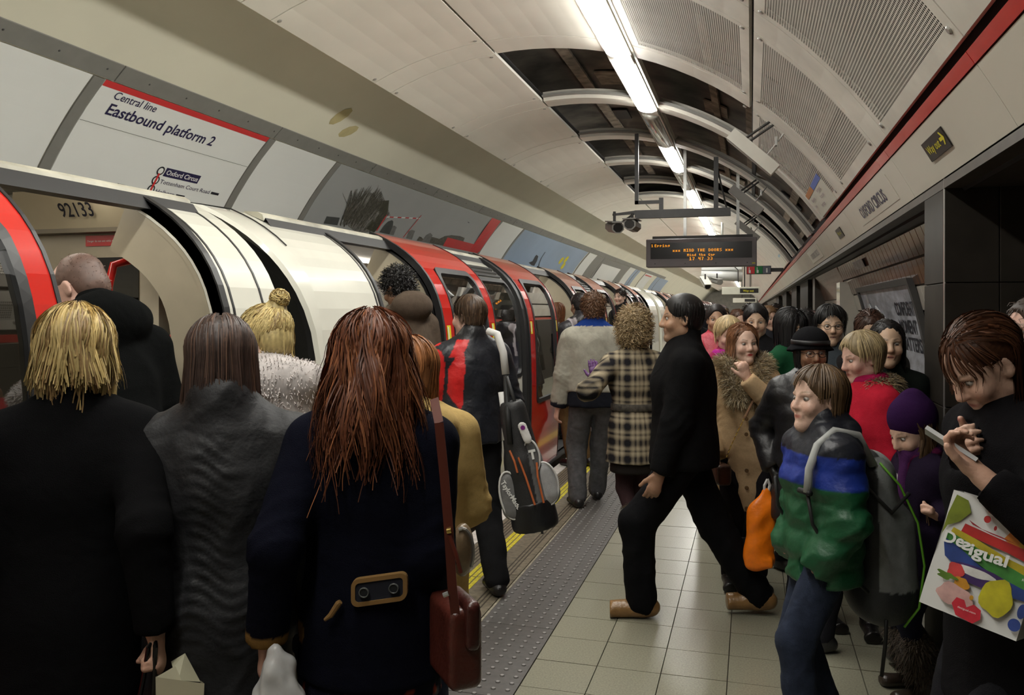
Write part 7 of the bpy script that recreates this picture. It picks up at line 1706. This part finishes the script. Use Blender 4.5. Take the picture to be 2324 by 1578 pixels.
# 29 --- woman with phone
r = person(pp(2296, 2.22), 106, 'person in black with auburn hair bent over a phone, paper carrier bag on the arm')
h1 = loc(r, at(2228, 1082, 2.0)); h2 = loc(r, at(2226, 1020, 2.22))
s = skeleton(1.655, 1.02, lean=3, head=(6, 34, 0), hands={-1: h1, 1: h2}, elbow={-1: (-.4, -1, -.6), 1: (.4, -1, -.6)})
pa = loc(r, at(2150, 1000, 2.06))-loc(r, at(2232, 1085, 2.0)); pb = loc(r, at(2160, 1000, 2.12))-loc(r, at(2240, 1020, 2.2))
body(r, s, 'fair', dict(lips=(.45, .15, .13)), fine=.006, hands={-1: ('hold', (.2, .3, 1), dict(fine=.0055, aim=pa)), 1: ('hold', (-.8, .2, .5), dict(fine=.0055, aim=pb))})
coat(r, s, (.007, .0065, .0075), mWool, hem=.36, flare=1.1, collar=.03, seed=291, arms=1.15, slim=1.06, sleeve=.9); legs_and_shoes(r, s)
hair_obj(r, s, (.075, .028, .012), [scalp_strands(s, 5200, (.24, .40), az=(104, 256), th0=(2, 80), tilt=(0, 50), off=.018, wav=.007, wfreq=13, inward=.0, spread=.08, seed=292, S=13, clump=80), scalp_strands(s, 260, (.10, .16), az=(-90, 90), th0=(2, 20), tilt=(10, 30), off=.014, wav=.006, wfreq=15, spread=.05, seed=293, S=10)], r=(.0012, .0006), jit=.25)
P29 = (r, s)
# 30 --- face at the right edge
r = person(pp(2352, 2.95), 108, 'person half cut by the right edge, only face profile showing')
s = skeleton(1.70, 1.05); body(r, s, 'pink', hands={}); coat(r, s, BLK, mWool, hem=.4, seed=301, h=.014); legs_and_shoes(r, s); short_hair(r, s, (.05, .03, .02), n=800)
# ---- crowd further along
crowd = [(1742, 8.6, 1.70, 200, 'fair', (.2, .11, .05), (.02, .02, .024), 'short'), (1762, 9.4, 1.72, 150, 'asian', (.02, .014, .01), (.015, .015, .016), 'short'), (1783, 10.6, 1.70, 240, 'fair', (.3, .2, .1), (.03, .028, .03), 'long'),
         (1826, 7.2, 1.66, 20, 'fair', (.012, .01, .01), (.014, .012, .012), 'short'), (1843, 7.8, 1.64, 30, 'fair', (.05, .02, .014), (.016, .014, .014), 'long'), (1700, 11, 1.74, 190, 'fair', (.03, .02, .014), (.02, .02, .02), 'short'),
         (1578, 12.2, 1.66, 20, 'tan', (.02, .015, .012), (.018, .018, .02), 'short'), (1598, 14.5, 1.68, 30, 'fair', (.03, .02, .016), (.02, .02, .025), 'short'), (1612, 16.5, 1.66, 200, 'fair', (.4, .3, .15), (.05, .04, .03), 'long'), (1726, 14, 1.72, 190, 'fair', (.05, .03, .02), (.02, .02, .02), 'short'), (1646, 18, 1.7, 200, 'fair', (.1, .06, .03), (.1, .1, .12), 'short'), (1690, 20, 1.7, 10, 'fair', (.05, .03, .02), (.02, .02, .02), 'short')]
clab = ['brown-haired person in dark coat, in the far crowd right of the black-haired man', 'dark-haired person turned left in the far crowd below the frieze', 'light-haired person furthest right in the far crowd', 'black-haired person seen from behind between the black bob and spectacles', 'dark auburn head just right of another dark head in the crowd', 'distant dark-haired person below the smaller way out sign',
        'distant dark-haired head beside the train doors', 'distant person near the train, second beyond the striding man', 'distant light-haired person in the gap behind the striding man', 'distant person between the camel coat and the black-haired man', 'distant person in grey beneath the hanging white sign', 'most distant dark-haired person on the platform']
for (px, z, H_, hd, sk_, hc, cc, st), lb in zip(crowd, clab):
    r = person(pp(px, z), hd, lb, 'distant crowd on the platform'); s = skeleton(H_, random.uniform(.95, 1.08), head=(random.uniform(-15, 15), random.uniform(0, 8), 0))
    body(r, s, sk_, hands={}, coarse=.028, fine=.009); coat(r, s, cc, mCloth, hem=.45, seed=int(px), h=.018, collar=.03); legs_and_shoes(r, s)
    if st == 'short': short_hair(r, s, hc, n=500, r=(.003, .0016), cap_h=.01)
    else: hair_obj(r, s, hc, [scalp_strands(s, 500, .25, az=(50, 310), th0=(2, 70), tilt=(0, 40), off=.016, spread=.06, seed=int(px), S=8)], r=(.0032, .002), cap_h=.01)
# ================================================================ BAGS AND OTHER THINGS CARRIED
def prop(name, label, cat, base): r_ = empty(name, tuple(base)); tag(r_, label, cat); return r_
def wmk(name, v, q, mat, root, col): o = mk(name, v, q, mat, None, col); return part_at(o, root)
def wblob(build, pts, pad=.2, h=.008, rel=2):
    pts = np.array(pts); return blob(build, pts.min(0)-pad, pts.max(0)+pad, h, rel)
VIEW = np.array([-SN, CS, 0.]); SIDE = np.array([CS, SN, 0.])
def nrm_(a): a = np.asarray(a, float); return a/np.linalg.norm(a)
mPlain = M('coloured_plastic', (1, 1, 1), rough=.35, var=.08, vs=30, attr=True, bump=.15, bs=60)
mNylonBag = M('bag_nylon', (1, 1, 1), rough=.5, var=.12, vs=30, attr=True, bump=.25, bs=220)
mZip = M('orange_zip', (.45, .11, .03), rough=.5, var=.1)
# ---- golf bag
Z_ = 4.72; A_, B_ = at(1163, 925, Z_), at(1212, 1172, Z_); ax_ = nrm_(B_-A_); nv_ = nrm_(-VIEW-ax_*(-VIEW@ax_)); tv_ = nrm_(np.cross(ax_, nv_)); 
if tv_@SIDE < 0: tv_ = -tv_
L_ = np.linalg.norm(B_-A_)
def G(u, v, w_): return A_+ax_*v*L_+tv_*u+nv_*w_
gb = prop('golf_bag', 'black and grey golf bag with orange zips slung from the shoulder', 'bag', (B_[0], B_[1], 0))
v, q = wblob(lambda F: (F.cone(G(0, .02, 0), G(0, .55, 0), .075, .105, .03), F.cone(G(0, .5, 0), G(0, .93, 0), .105, .128, .03), F.cut(G(0, 1.02, 0), ax_), F.cut(G(0, -.06, 0), -ax_)), [A_, B_])
def gpaint(v):
    L = (v-A_)@np.stack([tv_, ax_, nv_], 1); c = np.tile(np.array((.014, .014, .015)), (len(v), 1)); c[(L[:, 0] > .035) & (L[:, 1] > .25)] = (.12, .12, .12); return c
wmk('body', v, q, mNylonBag, gb, gpaint(v))
v, q = wblob(lambda F: (F.cone(G(0, .9, 0), G(0, 1.04, 0), .13, .135, .02), F.cut(G(0, 1.1, 0), ax_), F.cut(G(0, .84, 0), -ax_)), [A_, B_]); wmk('base', v, q, mPlain, gb, np.tile((.01, .01, .011), (len(v), 1)))
def pocket(name, u, v0, v1, w_, ru, rw, col, rim=None, mat=None):
    c0, c1 = G(u, v0, w_), G(u, v1, w_)
    vv, qq = wblob(lambda F: F.cone(c0, c1, ru*.8, ru, .02, nv_, rw), [A_, B_], .3, .0075); o = wmk(name, vv, qq, mat or mNylonBag, gb, np.tile(col, (len(vv), 1)))
    if rim is not None:
        n = 26; b = MB(); cc = (c0+c1)/2; hl = np.linalg.norm(c1-c0)/2
        b.tube([cc+tv_*math.cos(2*math.pi*k/n)*ru*.93+ax_*math.sin(2*math.pi*k/n)*(hl+ru*.86)+nv_*(ru*rw*.5) for k in range(n)], .006, 6, closed=True); k_ = b.build('pocket_piping', rim, None, smooth=True); part_at(k_, gb)
    return o
mWhitePipe = M('white_piping', (.6, .59, .57), rough=.5, var=.05); mGreyPipe = M('grey_pocket', (.2, .2, .2), rough=.5)
pocket('left_pocket', -.105, .62, .88, .06, .062, .55, (.16, .16, .16), mWhitePipe)
pocket('upper_pocket', .055, .36, .52, .07, .045, .6, (.1, .1, .1), mWhitePipe)
pocket('right_pocket', .10, .62, .80, .045, .075, .6, (.32, .32, .32), mWhitePipe)
for pts in ([G(-.02, .42, .115), G(.0, .6, .125), G(.02, .85, .14)], [G(.075, .5, .1), G(.065, .62, .12), G(.07, .85, .13)], [G(-.06, .35, .1), G(-.045, .45, .115), G(-.04, .55, .12)]):
    b = MB(); b.tube(pts, .006, 6); part_at(b.build('zip', mZip), gb)
v, q = wblob(lambda F: F.cone(G(.035, .16, .11), G(.05, .28, .12), .026, .026, .01, nv_, .35), [A_, B_], .3, .006); wmk('bag_tag', v, q, mPlain, gb, np.tile((.6, .58, .56), (len(v), 1)))
b = MB(); n = 14; p = G(.037, .17, .124); b.add([p+tv_*.013*math.cos(2*math.pi*k/n)+ax_*.013*math.sin(2*math.pi*k/n) for k in range(n)], [tuple(range(n))]); part_at(b.build('tag_badge', M('purple_badge', (.2, .02, .2), rough=.4)), gb)
t = fit_text('bag_lettering', 'TaylorMade', .18, .028, mWhitePrint, lambda u, v: tuple(G(-.145, .61, .102)+nrm_(ax_*.93+tv_*.36)*u+nrm_(tv_*.93-ax_*.36)*v), None, bold=.001); part_at(t, gb)
t = fit_text('bag_lettering', 'T', .04, .05, mWhitePrint, lambda u, v: tuple(G(.04, .46, .104)+tv_*u-ax_*v), None, bold=.004); part_at(t, gb)
sh = at(1122, 750, 4.86)
for nm, pts, r_, m in (('shoulder_pad', [at(1108, 752, 4.80), at(1128, 758, 4.76), at(1142, 800, 4.74), at(1148, 850, 4.73)], .022, mWhitePipe), ('shoulder_strap', [at(1148, 845, 4.73), at(1150, 900, 4.72), G(-.03, .02, .07), G(-.05, .3, .09)], .017, mBlack), ('second_strap', [at(1150, 855, 4.7), at(1166, 905, 4.68), at(1178, 960, 4.67)], .010, mBlack), ('white_strap', [at(1138, 890, 4.74), at(1146, 950, 4.72), at(1146, 1000, 4.7)], .02, mWhitePipe)):
    b = MB(); b.tube(pts, r_, 8); part_at(b.build(nm, m, None, smooth=True), gb)
b = MB(); b.tube([G(.02, .95, .11), G(.03, 1.12, .12)], .007, 6); part_at(b.build('stand_foot', mBlack), gb)
# ---- orange carrier bag
hp = at(1742, 1088, 4.42); ob = prop('carrier_bag', 'crumpled orange plastic carrier bag with red print', 'bag', (hp[0], hp[1], 0)); D_ = 4.42
c0, c1 = at(1733, 1140, D_), at(1722, 1262, D_)
v, q = wblob(lambda F: (F.cone(at(1738, 1118, D_), at(1728, 1165, D_), .025, .062, .03, VIEW, .5), F.cone(at(1728, 1165, D_), at(1722, 1262, D_), .07, .078, .03, VIEW, .5), F.box(at(1724, 1275, D_), (.075, .04, .03), .02, .03)), [c0, c1], .2, .007)
nn = normals(v, q); v = v+nn*(waves(v, 5, (40, 40, 26))*.006)[:, None]; w1 = waves(v, 2, (16, 16, 16)); c = np.tile(np.array((.95, .22, .008)), (len(v), 1)); c[w1 > .75] = (.5, .015, .02)
wmk('bag', v, q, mPlain, ob, c)
for dx in (-6, 6): b = MB(); b.tube([at(1738+dx*.6, 1122, D_), at(1741+dx, 1102, D_), hp], .008, 6); part_at(b.build('handle', mWhitePipe), ob)
# ---- white plastic bag of the auburn-haired person
hp = at(612, 1478, 2.06); wb = prop('carrier_bag', 'white plastic carrier bag gathered in a hand with tan cuff', 'bag', (hp[0], hp[1], 0)); D_ = 2.06
v, q = wblob(lambda F: (F.cone(at(622, 1480, D_), at(630, 1520, D_), .014, .032, .02), F.cone(at(630, 1520, D_), at(634, 1600, D_), .035, .062, .03, VIEW, .6), F.cone(at(634, 1600, D_), at(630, 1720, D_), .062, .085, .03, VIEW, .6)), [at(622, 1480, D_), at(630, 1720, D_)], .15, .006)
nn = normals(v, q); v = v+nn*(waves(v, 15, (70, 70, 30))*.0055+waves(v, 16, (120, 120, 60))*.0025)[:, None]; wmk('bag', v, q, M('white_polythene', (1, 1, 1), rough=.3, var=.1, vs=30, attr=True), wb, np.tile((.62, .62, .62), (len(v), 1)))
# ---- black handbag and paper bag of the blonde person
hp = at(352, 1448, 2.06); hb = prop('handbag', 'black handbag with glossy straps hanging from a hand at lower left', 'bag', (hp[0], hp[1], 0))
for dx in (-8, 8): b = MB(); b.tube([hp, at(345+dx, 1470, 2.05), at(338+dx*1.5, 1540, 2.05), at(330+dx*2, 1600, 2.05)], .006, 8); part_at(b.build('strap', M('black_patent', (.006, .006, .006), rough=.15, var=0)), hb)
v, q = wblob(lambda F: F.box(at(325, 1690, 2.06), (.13, .05, .10), .03, .0, rotm(10)), [at(325, 1690, 2.06)], .25, .01); wmk('body', v, q, mLeather, hb, np.tile((.008, .008, .008), (len(v), 1)))
mPaper = M('cream_paper', (.5, .47, .33), rough=.7, var=.06, bump=.1, bs=12)
pb = prop('paper_bag', 'folded cream paper bag beside the black handbag', 'bag', (at(408, 1500, 2.0)[0], at(408, 1500, 2.0)[1], 0))
Q = lambda px_, py_, z: tuple(at(px_, py_, z))
b = MB(); b.add([Q(353, 1537, 1.98), Q(464, 1552, 1.98), Q(456, 1720, 1.98), Q(356, 1720, 1.98), Q(362, 1530, 2.12), Q(455, 1545, 2.12), Q(450, 1720, 2.12), Q(362, 1720, 2.12)], [(0, 1, 2, 3), (5, 4, 7, 6), (4, 0, 3, 7), (1, 5, 6, 2)]); part_at(b.build('bag_body', mPaper), pb)
b = MB(); b.add([Q(388, 1502, 2.11), Q(420, 1483, 2.11), Q(455, 1548, 2.10), Q(405, 1545, 2.06), Q(392, 1516, 2.08)], [(0, 1, 2, 3, 4)]); part_at(b.build('folded_flap', M('cream_paper_inside', (.38, .36, .25), rough=.7)), pb)
b = MB(); b.add([Q(353, 1538, 1.985), Q(398, 1512, 2.03), Q(412, 1545, 2.03)], [(0, 1, 2)]); part_at(b.build('side_fold', mPaper), pb)
# ---- brown leather satchel
D_ = 2.02; st = prop('satchel', 'oxblood leather satchel on a long strap beside the navy coat', 'bag', (at(1020, 1440, D_)[0], at(1020, 1440, D_)[1], 0))
OX = (.075, .017, .011)
Rz = rotm(40); c0 = at(1032, 1448, D_+.04)
v, q = wblob(lambda F: F.box(c0, (.042, .088, .098), .018, 0, Rz), [c0], .25, .007); wmk('body', v, q, mLeather, st, np.tile(OX, (len(v), 1)))
v, q = wblob(lambda F: F.box(at(1052, 1402, D_+.02), (.020, .076, .060), .016, 0, Rz), [c0], .25, .007); wmk('flap', v, q, mLeather, st, np.tile((.05, .012, .009), (len(v), 1)))
b = MB(); tp = [at(985, 905, 2.06), at(996, 960, 1.99), at(1008, 1080, 1.98), at(1018, 1200, 1.97), at(1026, 1330, 1.97), at(1034, 1400, 1.975)]
for a_, c_ in zip(tp[:-1], tp[1:]):
    d = nrm_(c_-a_); sd = nrm_(np.cross(d, VIEW)); w_ = .011; b.add([a_-sd*w_, a_+sd*w_, c_+sd*w_, c_-sd*w_, a_-sd*w_+VIEW*.004, a_+sd*w_+VIEW*.004, c_+sd*w_+VIEW*.004, c_-sd*w_+VIEW*.004], [(0, 1, 2, 3), (7, 6, 5, 4), (0, 3, 7, 4), (1, 5, 6, 2)])
part_at(b.build('strap', M('oxblood_strap', (.085, .02, .012), rough=.35, var=.1)), st)
b = MB(); b.tube([at(1014, 1207, 1.962), at(1024, 1205, 1.962)], .006, 8); part_at(b.build('buckle', M('brass', (.7, .5, .15), rough=.2, metal=1)), st)
b = MB(); b.tube([at(1020, 1215, 1.965), at(1036, 1262, 1.965), at(1046, 1300, 1.97)], .005, 6); part_at(b.build('strap_tail', M('oxblood_tail', (.12, .025, .015), rough=.35)), st)
b = MB(); b.tube([at(1006, 1352, 1.97), at(1018, 1347, 1.97)], .006, 8); part_at(b.build('clasp', mSteel), st)
# ---- beige shoulder bag of the person in tan
c0 = at(1050, 1248, 2.62); bb = prop('shoulder_bag', 'beige rounded shoulder bag with stitched flap against the tan coat', 'bag', (c0[0], c0[1], 0))
v, q = wblob(lambda F: F.ell(c0, (.035, .05, .085), .01), [c0], .2, .008); wmk('body', v, q, mLeather, bb, np.tile((.20, .14, .08), (len(v), 1)))
b = MB(); b.tube([tuple(c0+SIDE*.035*math.sin(t)-VIEW*.03+np.array([0, 0, .075*math.cos(t)])) for t in np.linspace(-.3, 2.2, 9)], .006, 6); part_at(b.build('zip', mSteel), bb)
# ---- rucksack of the child
r, s = P27; Rw = Matrix.Rotation(r.rotation_euler[2], 3, 'Z'); lw = lambda p: np.array(r.location)+np.array(Rw@Vector(tuple(p)))
bk = prop('rucksack', 'grey rucksack with lime green piping on the child in puffer jacket', 'bag', (lw((0, -.2, 0))[0], lw((0, -.2, 0))[1], 0))
def lm(name, build, h=.008, mat=None, col=(.02, .022, .024), fold=.002):
    v, q = blob(build, (-.3, -.6, .3), (.3, .15, 1.35), h); n = normals(v, q); v = v+n*(waves(v, 3, (25, 25, 20))*fold)[:, None]
    o = mk(name, v, q, mat or mNylonBag, None, col(v) if callable(col) else np.tile(col, (len(v), 1))); o.parent = bk
    o.matrix_parent_inverse = Matrix.Translation(bk.location).inverted() @ Matrix.Translation(r.location) @ Rw.to_4x4(); return o
def pk(F): F.cone((0, -.21, .58), (0, -.185, 1.0), .14, .115, .05, (0, 1, 0), .8); F.cone((0, -.27, .57), (0, -.28, .82), .125, .10, .05, (0, 1, 0), .75)
def pkc(v):
    c = np.tile(np.array((.016, .018, .02)), (len(v), 1)); m = (v[:, 1] < -.205-.0*(v[:, 2])) & (v[:, 2] > .80) & (v[:, 0] < .12) & (v[:, 1] < -.235+.3*(v[:, 2]-.95)); c[(v[:, 2] > .92) & (v[:, 1] < -.19)] = (.34, .36, .36); c[(np.abs(v[:, 0]) > .065) & (v[:, 1] < -.16) & (v[:, 2] > .6) & (v[:, 0] < 0)] = (.2, .21, .21); return c
lm('body', pk, col=pkc)
def ltube(name, pts, rad, mat, n=8): b = MB(); b.tube([tuple(lw(p)) for p in pts], rad, n); part_at(b.build(name, mat, None, smooth=True), bk)
mLime = M('lime_piping', (.10, .30, .015), rough=.5, var=.05); mPaleStrap = M('pale_grey_strap', (.4, .41, .4), rough=.5, var=.05)
for g in (-1, 1): ltube('piping', [(g*.105, -.17, 1.08), (g*.128, -.235, 1.0), (g*.138, -.30, .86), (g*.14, -.325, .70), (g*.13, -.31, .54), (g*.1, -.27, .46)], .0045, mLime)
ltube('shoulder_strap', [(-.09, -.15, 1.07), (-.11, -.08, 1.185), (-.125, .02, 1.205), (-.138, .09, 1.155), (-.145, .125, 1.07), (-.145, .132, .985)], .016, mPaleStrap)
ltube('shoulder_strap', [(.08, -.14, 1.06), (.10, -.06, 1.15), (.11, .03, 1.15), (.11, .085, 1.10), (.11, .095, 1.0)], .014, mPaleStrap)
for g in (-1, 1): ltube('strap_webbing', [(g*.14, .13, .985), (g*.15, .115, .87), (g*.16, .02, .72), (g*.11, -.12, .6)], .007, mBlack)
ltube('strap_clip', [(-.165, .13, .985), (-.10, .142, .985)], .011, mBlack)
ltube('side_webbing', [(-.125, -.10, 1.0), (-.135, -.2, .9), (-.13, -.27, .97)], .008, mBlack); ltube('loose_webbing', [(-.1, -.2, .55), (-.11, -.19, .42), (-.1, -.18, .28)], .007, mBlack)
# ---- printed paper carrier bag
D_ = 2.08; TL, BL, BR = at(2166, 1112, D_), at(2086, 1366, D_), at(2306, 1456, D_-.15); eu = BR-BL; W_ = np.linalg.norm(eu); eu = eu/W_; ev = TL-BL; ev = ev-eu*(ev@eu)*.0; Hh = np.linalg.norm(ev); ev = ev/Hh; en = nrm_(np.cross(eu, ev)); 
if en@VIEW > 0: en = -en
W_ = W_*1.0
dz = prop('printed_carrier_bag', 'white paper carrier bag with colourful splashes and white lettering', 'bag', (BL[0], BL[1], 0))
def K(u, v, w_=0.0): return tuple(BL+eu*u*W_+ev*v*Hh+en*w_)
mPaperW = M('white_coated_paper', (.72, .72, .70), rough=.35, var=.03, bump=.12, bs=9)
b = MB(); nu = 6
b.add([K(u/nu, v/nu, 0.004*math.sin(u*1.9+v*1.3)) for u in range(nu+1) for v in range(nu+1)], [(u*(nu+1)+v, (u+1)*(nu+1)+v, (u+1)*(nu+1)+v+1, u*(nu+1)+v+1) for u in range(nu) for v in range(nu)]); part_at(b.build('front_face', mPaperW, None, smooth=True), dz)
b = MB(); d = -.09; b.add([K(0, 0), K(1, 0), K(1, 1), K(0, 1), K(0, 0, d), K(1, 0, d), K(1, 1, d), K(0, 1, d)], [(0, 4, 5, 1), (1, 5, 6, 2), (4, 7, 6, 5), (0, 3, 7, 4)]); part_at(b.build('bag_sides', mPaperW), dz)
_lay = [0]
def splash(col, pts, name='print_splash', rough=.35):
    _lay[0] += 1; w_ = .0075+.0004*_lay[0]; b = MB(); b.add([K(u, v, w_) for u, v in pts], [tuple(range(len(pts)))]); k_ = b.build(name, M('print_ink', col, rough=rough, var=.25, vs=25)); part_at(k_, dz); return w_
def ovl(u, v, ru, rv, n=22, wob=.0, sd=1): return [(u+ru*(1+wob*math.sin(3*t+sd)+wob*math.sin(5*t+2*sd))*math.cos(t), v+rv*(1+wob*math.sin(3*t+sd)+wob*math.sin(5*t+2*sd))*math.sin(t)) for t in [2*math.pi*k/n for k in range(n)]]
splash((.16, .2, .015), [(.05, .97), (.18, .95), (.24, .86), (.16, .76), (.05, .70), (.02, .62), (.02, .8)])
splash((.62, .2, .02), [(.98, .97), (.72, .96), (.6, .9), (.68, .84), (.62, .74), (.78, .68), (.98, .6)])
splash((.55, .32, .02), ovl(.86, .78, .1, .09, wob=.1))
splash((.5, .025, .02), [(.36, .98), (.62, .96), (.66, .9), (.5, .88), (.4, .91)])
splash((.42, .02, .02), [(.22, .76), (.45, .74), (.7, .72), (.98, .70), (.98, .60), (.7, .64), (.45, .66), (.2, .68)])
splash((.45, .36, .02), [(.12, .70), (.4, .66), (.7, .60), (.98, .57), (.98, .48), (.6, .52), (.3, .60), (.1, .64)])
splash((.05, .22, .04), [(.08, .66), (.4, .60), (.98, .50), (.98, .40), (.6, .44), (.3, .52), (.06, .58)])
splash((.02, .05, .22), [(.05, .60), (.25, .55), (.5, .46), (.98, .40), (.98, .32), (.65, .30), (.35, .36), (.12, .45)])
splash((.05, .02, .12), ovl(.5, .38, .32, .075, wob=.04)); splash((.66, .65, .63), ovl(.46, .40, .2, .035, wob=.05))
splash((.5, .45, .02), ovl(.72, .27, .16, .15, wob=.06, sd=4)); splash((.55, .05, .05), ovl(.27, .36, .085, .07, wob=.08)); splash((.58, .26, .02), ovl(.36, .27, .08, .06, wob=.1)); splash((.6, .36, .33), ovl(.33, .17, .19, .085, wob=.08, sd=2))
splash((.55, .02, .04), [(.40, .02), (.33, .10), (.36, .16), (.44, .16), (.48, .11), (.54, .155), (.62, .13), (.64, .06), (.58, .005)], 'print_heart')
splash((.03, .06, .25), ovl(.95, .12, .06, .05)); splash((.03, .06, .25), ovl(.98, .24, .04, .06)); splash((.4, .02, .02), ovl(.42, .85, .035, .03)); splash((.35, .02, .02), ovl(.52, .80, .015, .02)); splash((.5, .25, .02), ovl(.5, .2, .02, .02)); splash((.1, .2, .02), ovl(.2, .3, .1, .03, wob=.2)); splash((.3, .02, .03), [(.25, .8), (.4, .76), (.6, .75), (.75, .73), (.5, .745), (.3, .77)])
lay = .0078+.0004*_lay[0]+.0008
def dtext(t, u, v, w_, cap, mirror=False, bold=.0011):
    f = lambda a, c: K(u+(w_-a if mirror else a)/W_, v+c/Hh, lay)
    k_ = fit_text('bag_lettering', t, w_, cap, mWhitePrint, f, None, bold=bold); part_at(k_, dz)
dtext('De', .06, .565, .047, .029); dtext('s', .255, .555, .020, .029, True); dtext('igual', .345, .53, .083, .029)
dtext('R', .90, .47, .006, .006, bold=0)
dtext('desigual.com', .40, .085, .04, .005, bold=0)
b = MB(); b.tube([at(2240, 1078, 2.02), K(.62, 1.18, -.02), K(.6, .985, .012)], .0026, 6); part_at(b.build('string_handle', mWhitePipe), dz)
b = MB(); b.tube([at(2252, 1075, 2.04), K(.72, 1.2, -.03), K(.70, .985, .012)], .0026, 6); part_at(b.build('string_handle', mWhitePipe), dz)
# ---- phone
c0 = at(2158, 1012, 2.06); e1 = nrm_(at(2212, 1046, 2.03)-at(2116, 984, 2.09)); e2 = nrm_(np.cross(e1, nrm_(SIDE*.2+VIEW*.3+np.array([0, 0, 1.])))); e3 = np.cross(e1, e2)
ph_ = prop('phone', 'pale handset held in both hands by the person in black', 'phone', tuple(c0))
def pbx(b, l, w_, t, o=0): b.add([c0+e1*a*l+e2*d*w_+e3*(c*t+o) for a in (-1, 1) for d in (-1, 1) for c in (-1, 1)], [(0, 1, 3, 2), (4, 6, 7, 5), (0, 4, 5, 1), (2, 3, 7, 6), (0, 2, 6, 4), (1, 5, 7, 3)]); return b
part_at(pbx(MB(), .066, .033, .005).build('case', M('white_case', (.6, .62, .63), rough=.3)), ph_); part_at(pbx(MB(), .058, .028, .0004, .0056 if e3[2] > 0 else -.0056).build('screen', M('grey_screen', (.12, .13, .14), rough=.1)), ph_)
# ---- chain bag of the person in camel
pts = [at(1712, 905, 4.80), at(1692, 945, 4.78), at(1674, 980, 4.78), at(1660, 1010, 4.78), at(1648, 1040, 4.78)]
cb = prop('chain_bag', 'small brown bag on a gold chain across the camel coat', 'bag', (pts[-1][0], pts[-1][1], 0))
b = MB(); P_ = [Vector(p) for p in pts]; tot = []
for a_, c_ in zip(P_[:-1], P_[1:]):
    for k in range(6): tot.append(a_.lerp(c_, k/6))
for i, p in enumerate(tot[6:]):
    d = (tot[min(i+7, len(tot)-1)]-tot[i+5]).normalized(); sd = d.cross(Vector((0, 0, 1) if i % 2 else (1, 0, 0))).normalized()
    b.tube([p+d*.008*math.cos(t)+sd*.005*math.sin(t) for t in np.linspace(0, 2*math.pi, 9)[:-1]], .0022, 5, closed=True)
tag(part_at(b.build('gold_chain', M('gold', (.7, .48, .12), rough=.25, metal=1)), cb), kind='stuff')
b = MB(); b.tube(tot[:8], .007, 6); part_at(b.build('leather_strap', M('tan_strap', (.2, .1, .05), rough=.5)), cb)
c0 = at(1636, 1075, 4.86); v, q = wblob(lambda F: F.box(c0, (.045, .07, .06), .02, 0, rotm(20)), [c0], .2, .009); wmk('purse', v, q, mLeather, cb, np.tile((.07, .03, .02), (len(v), 1)))
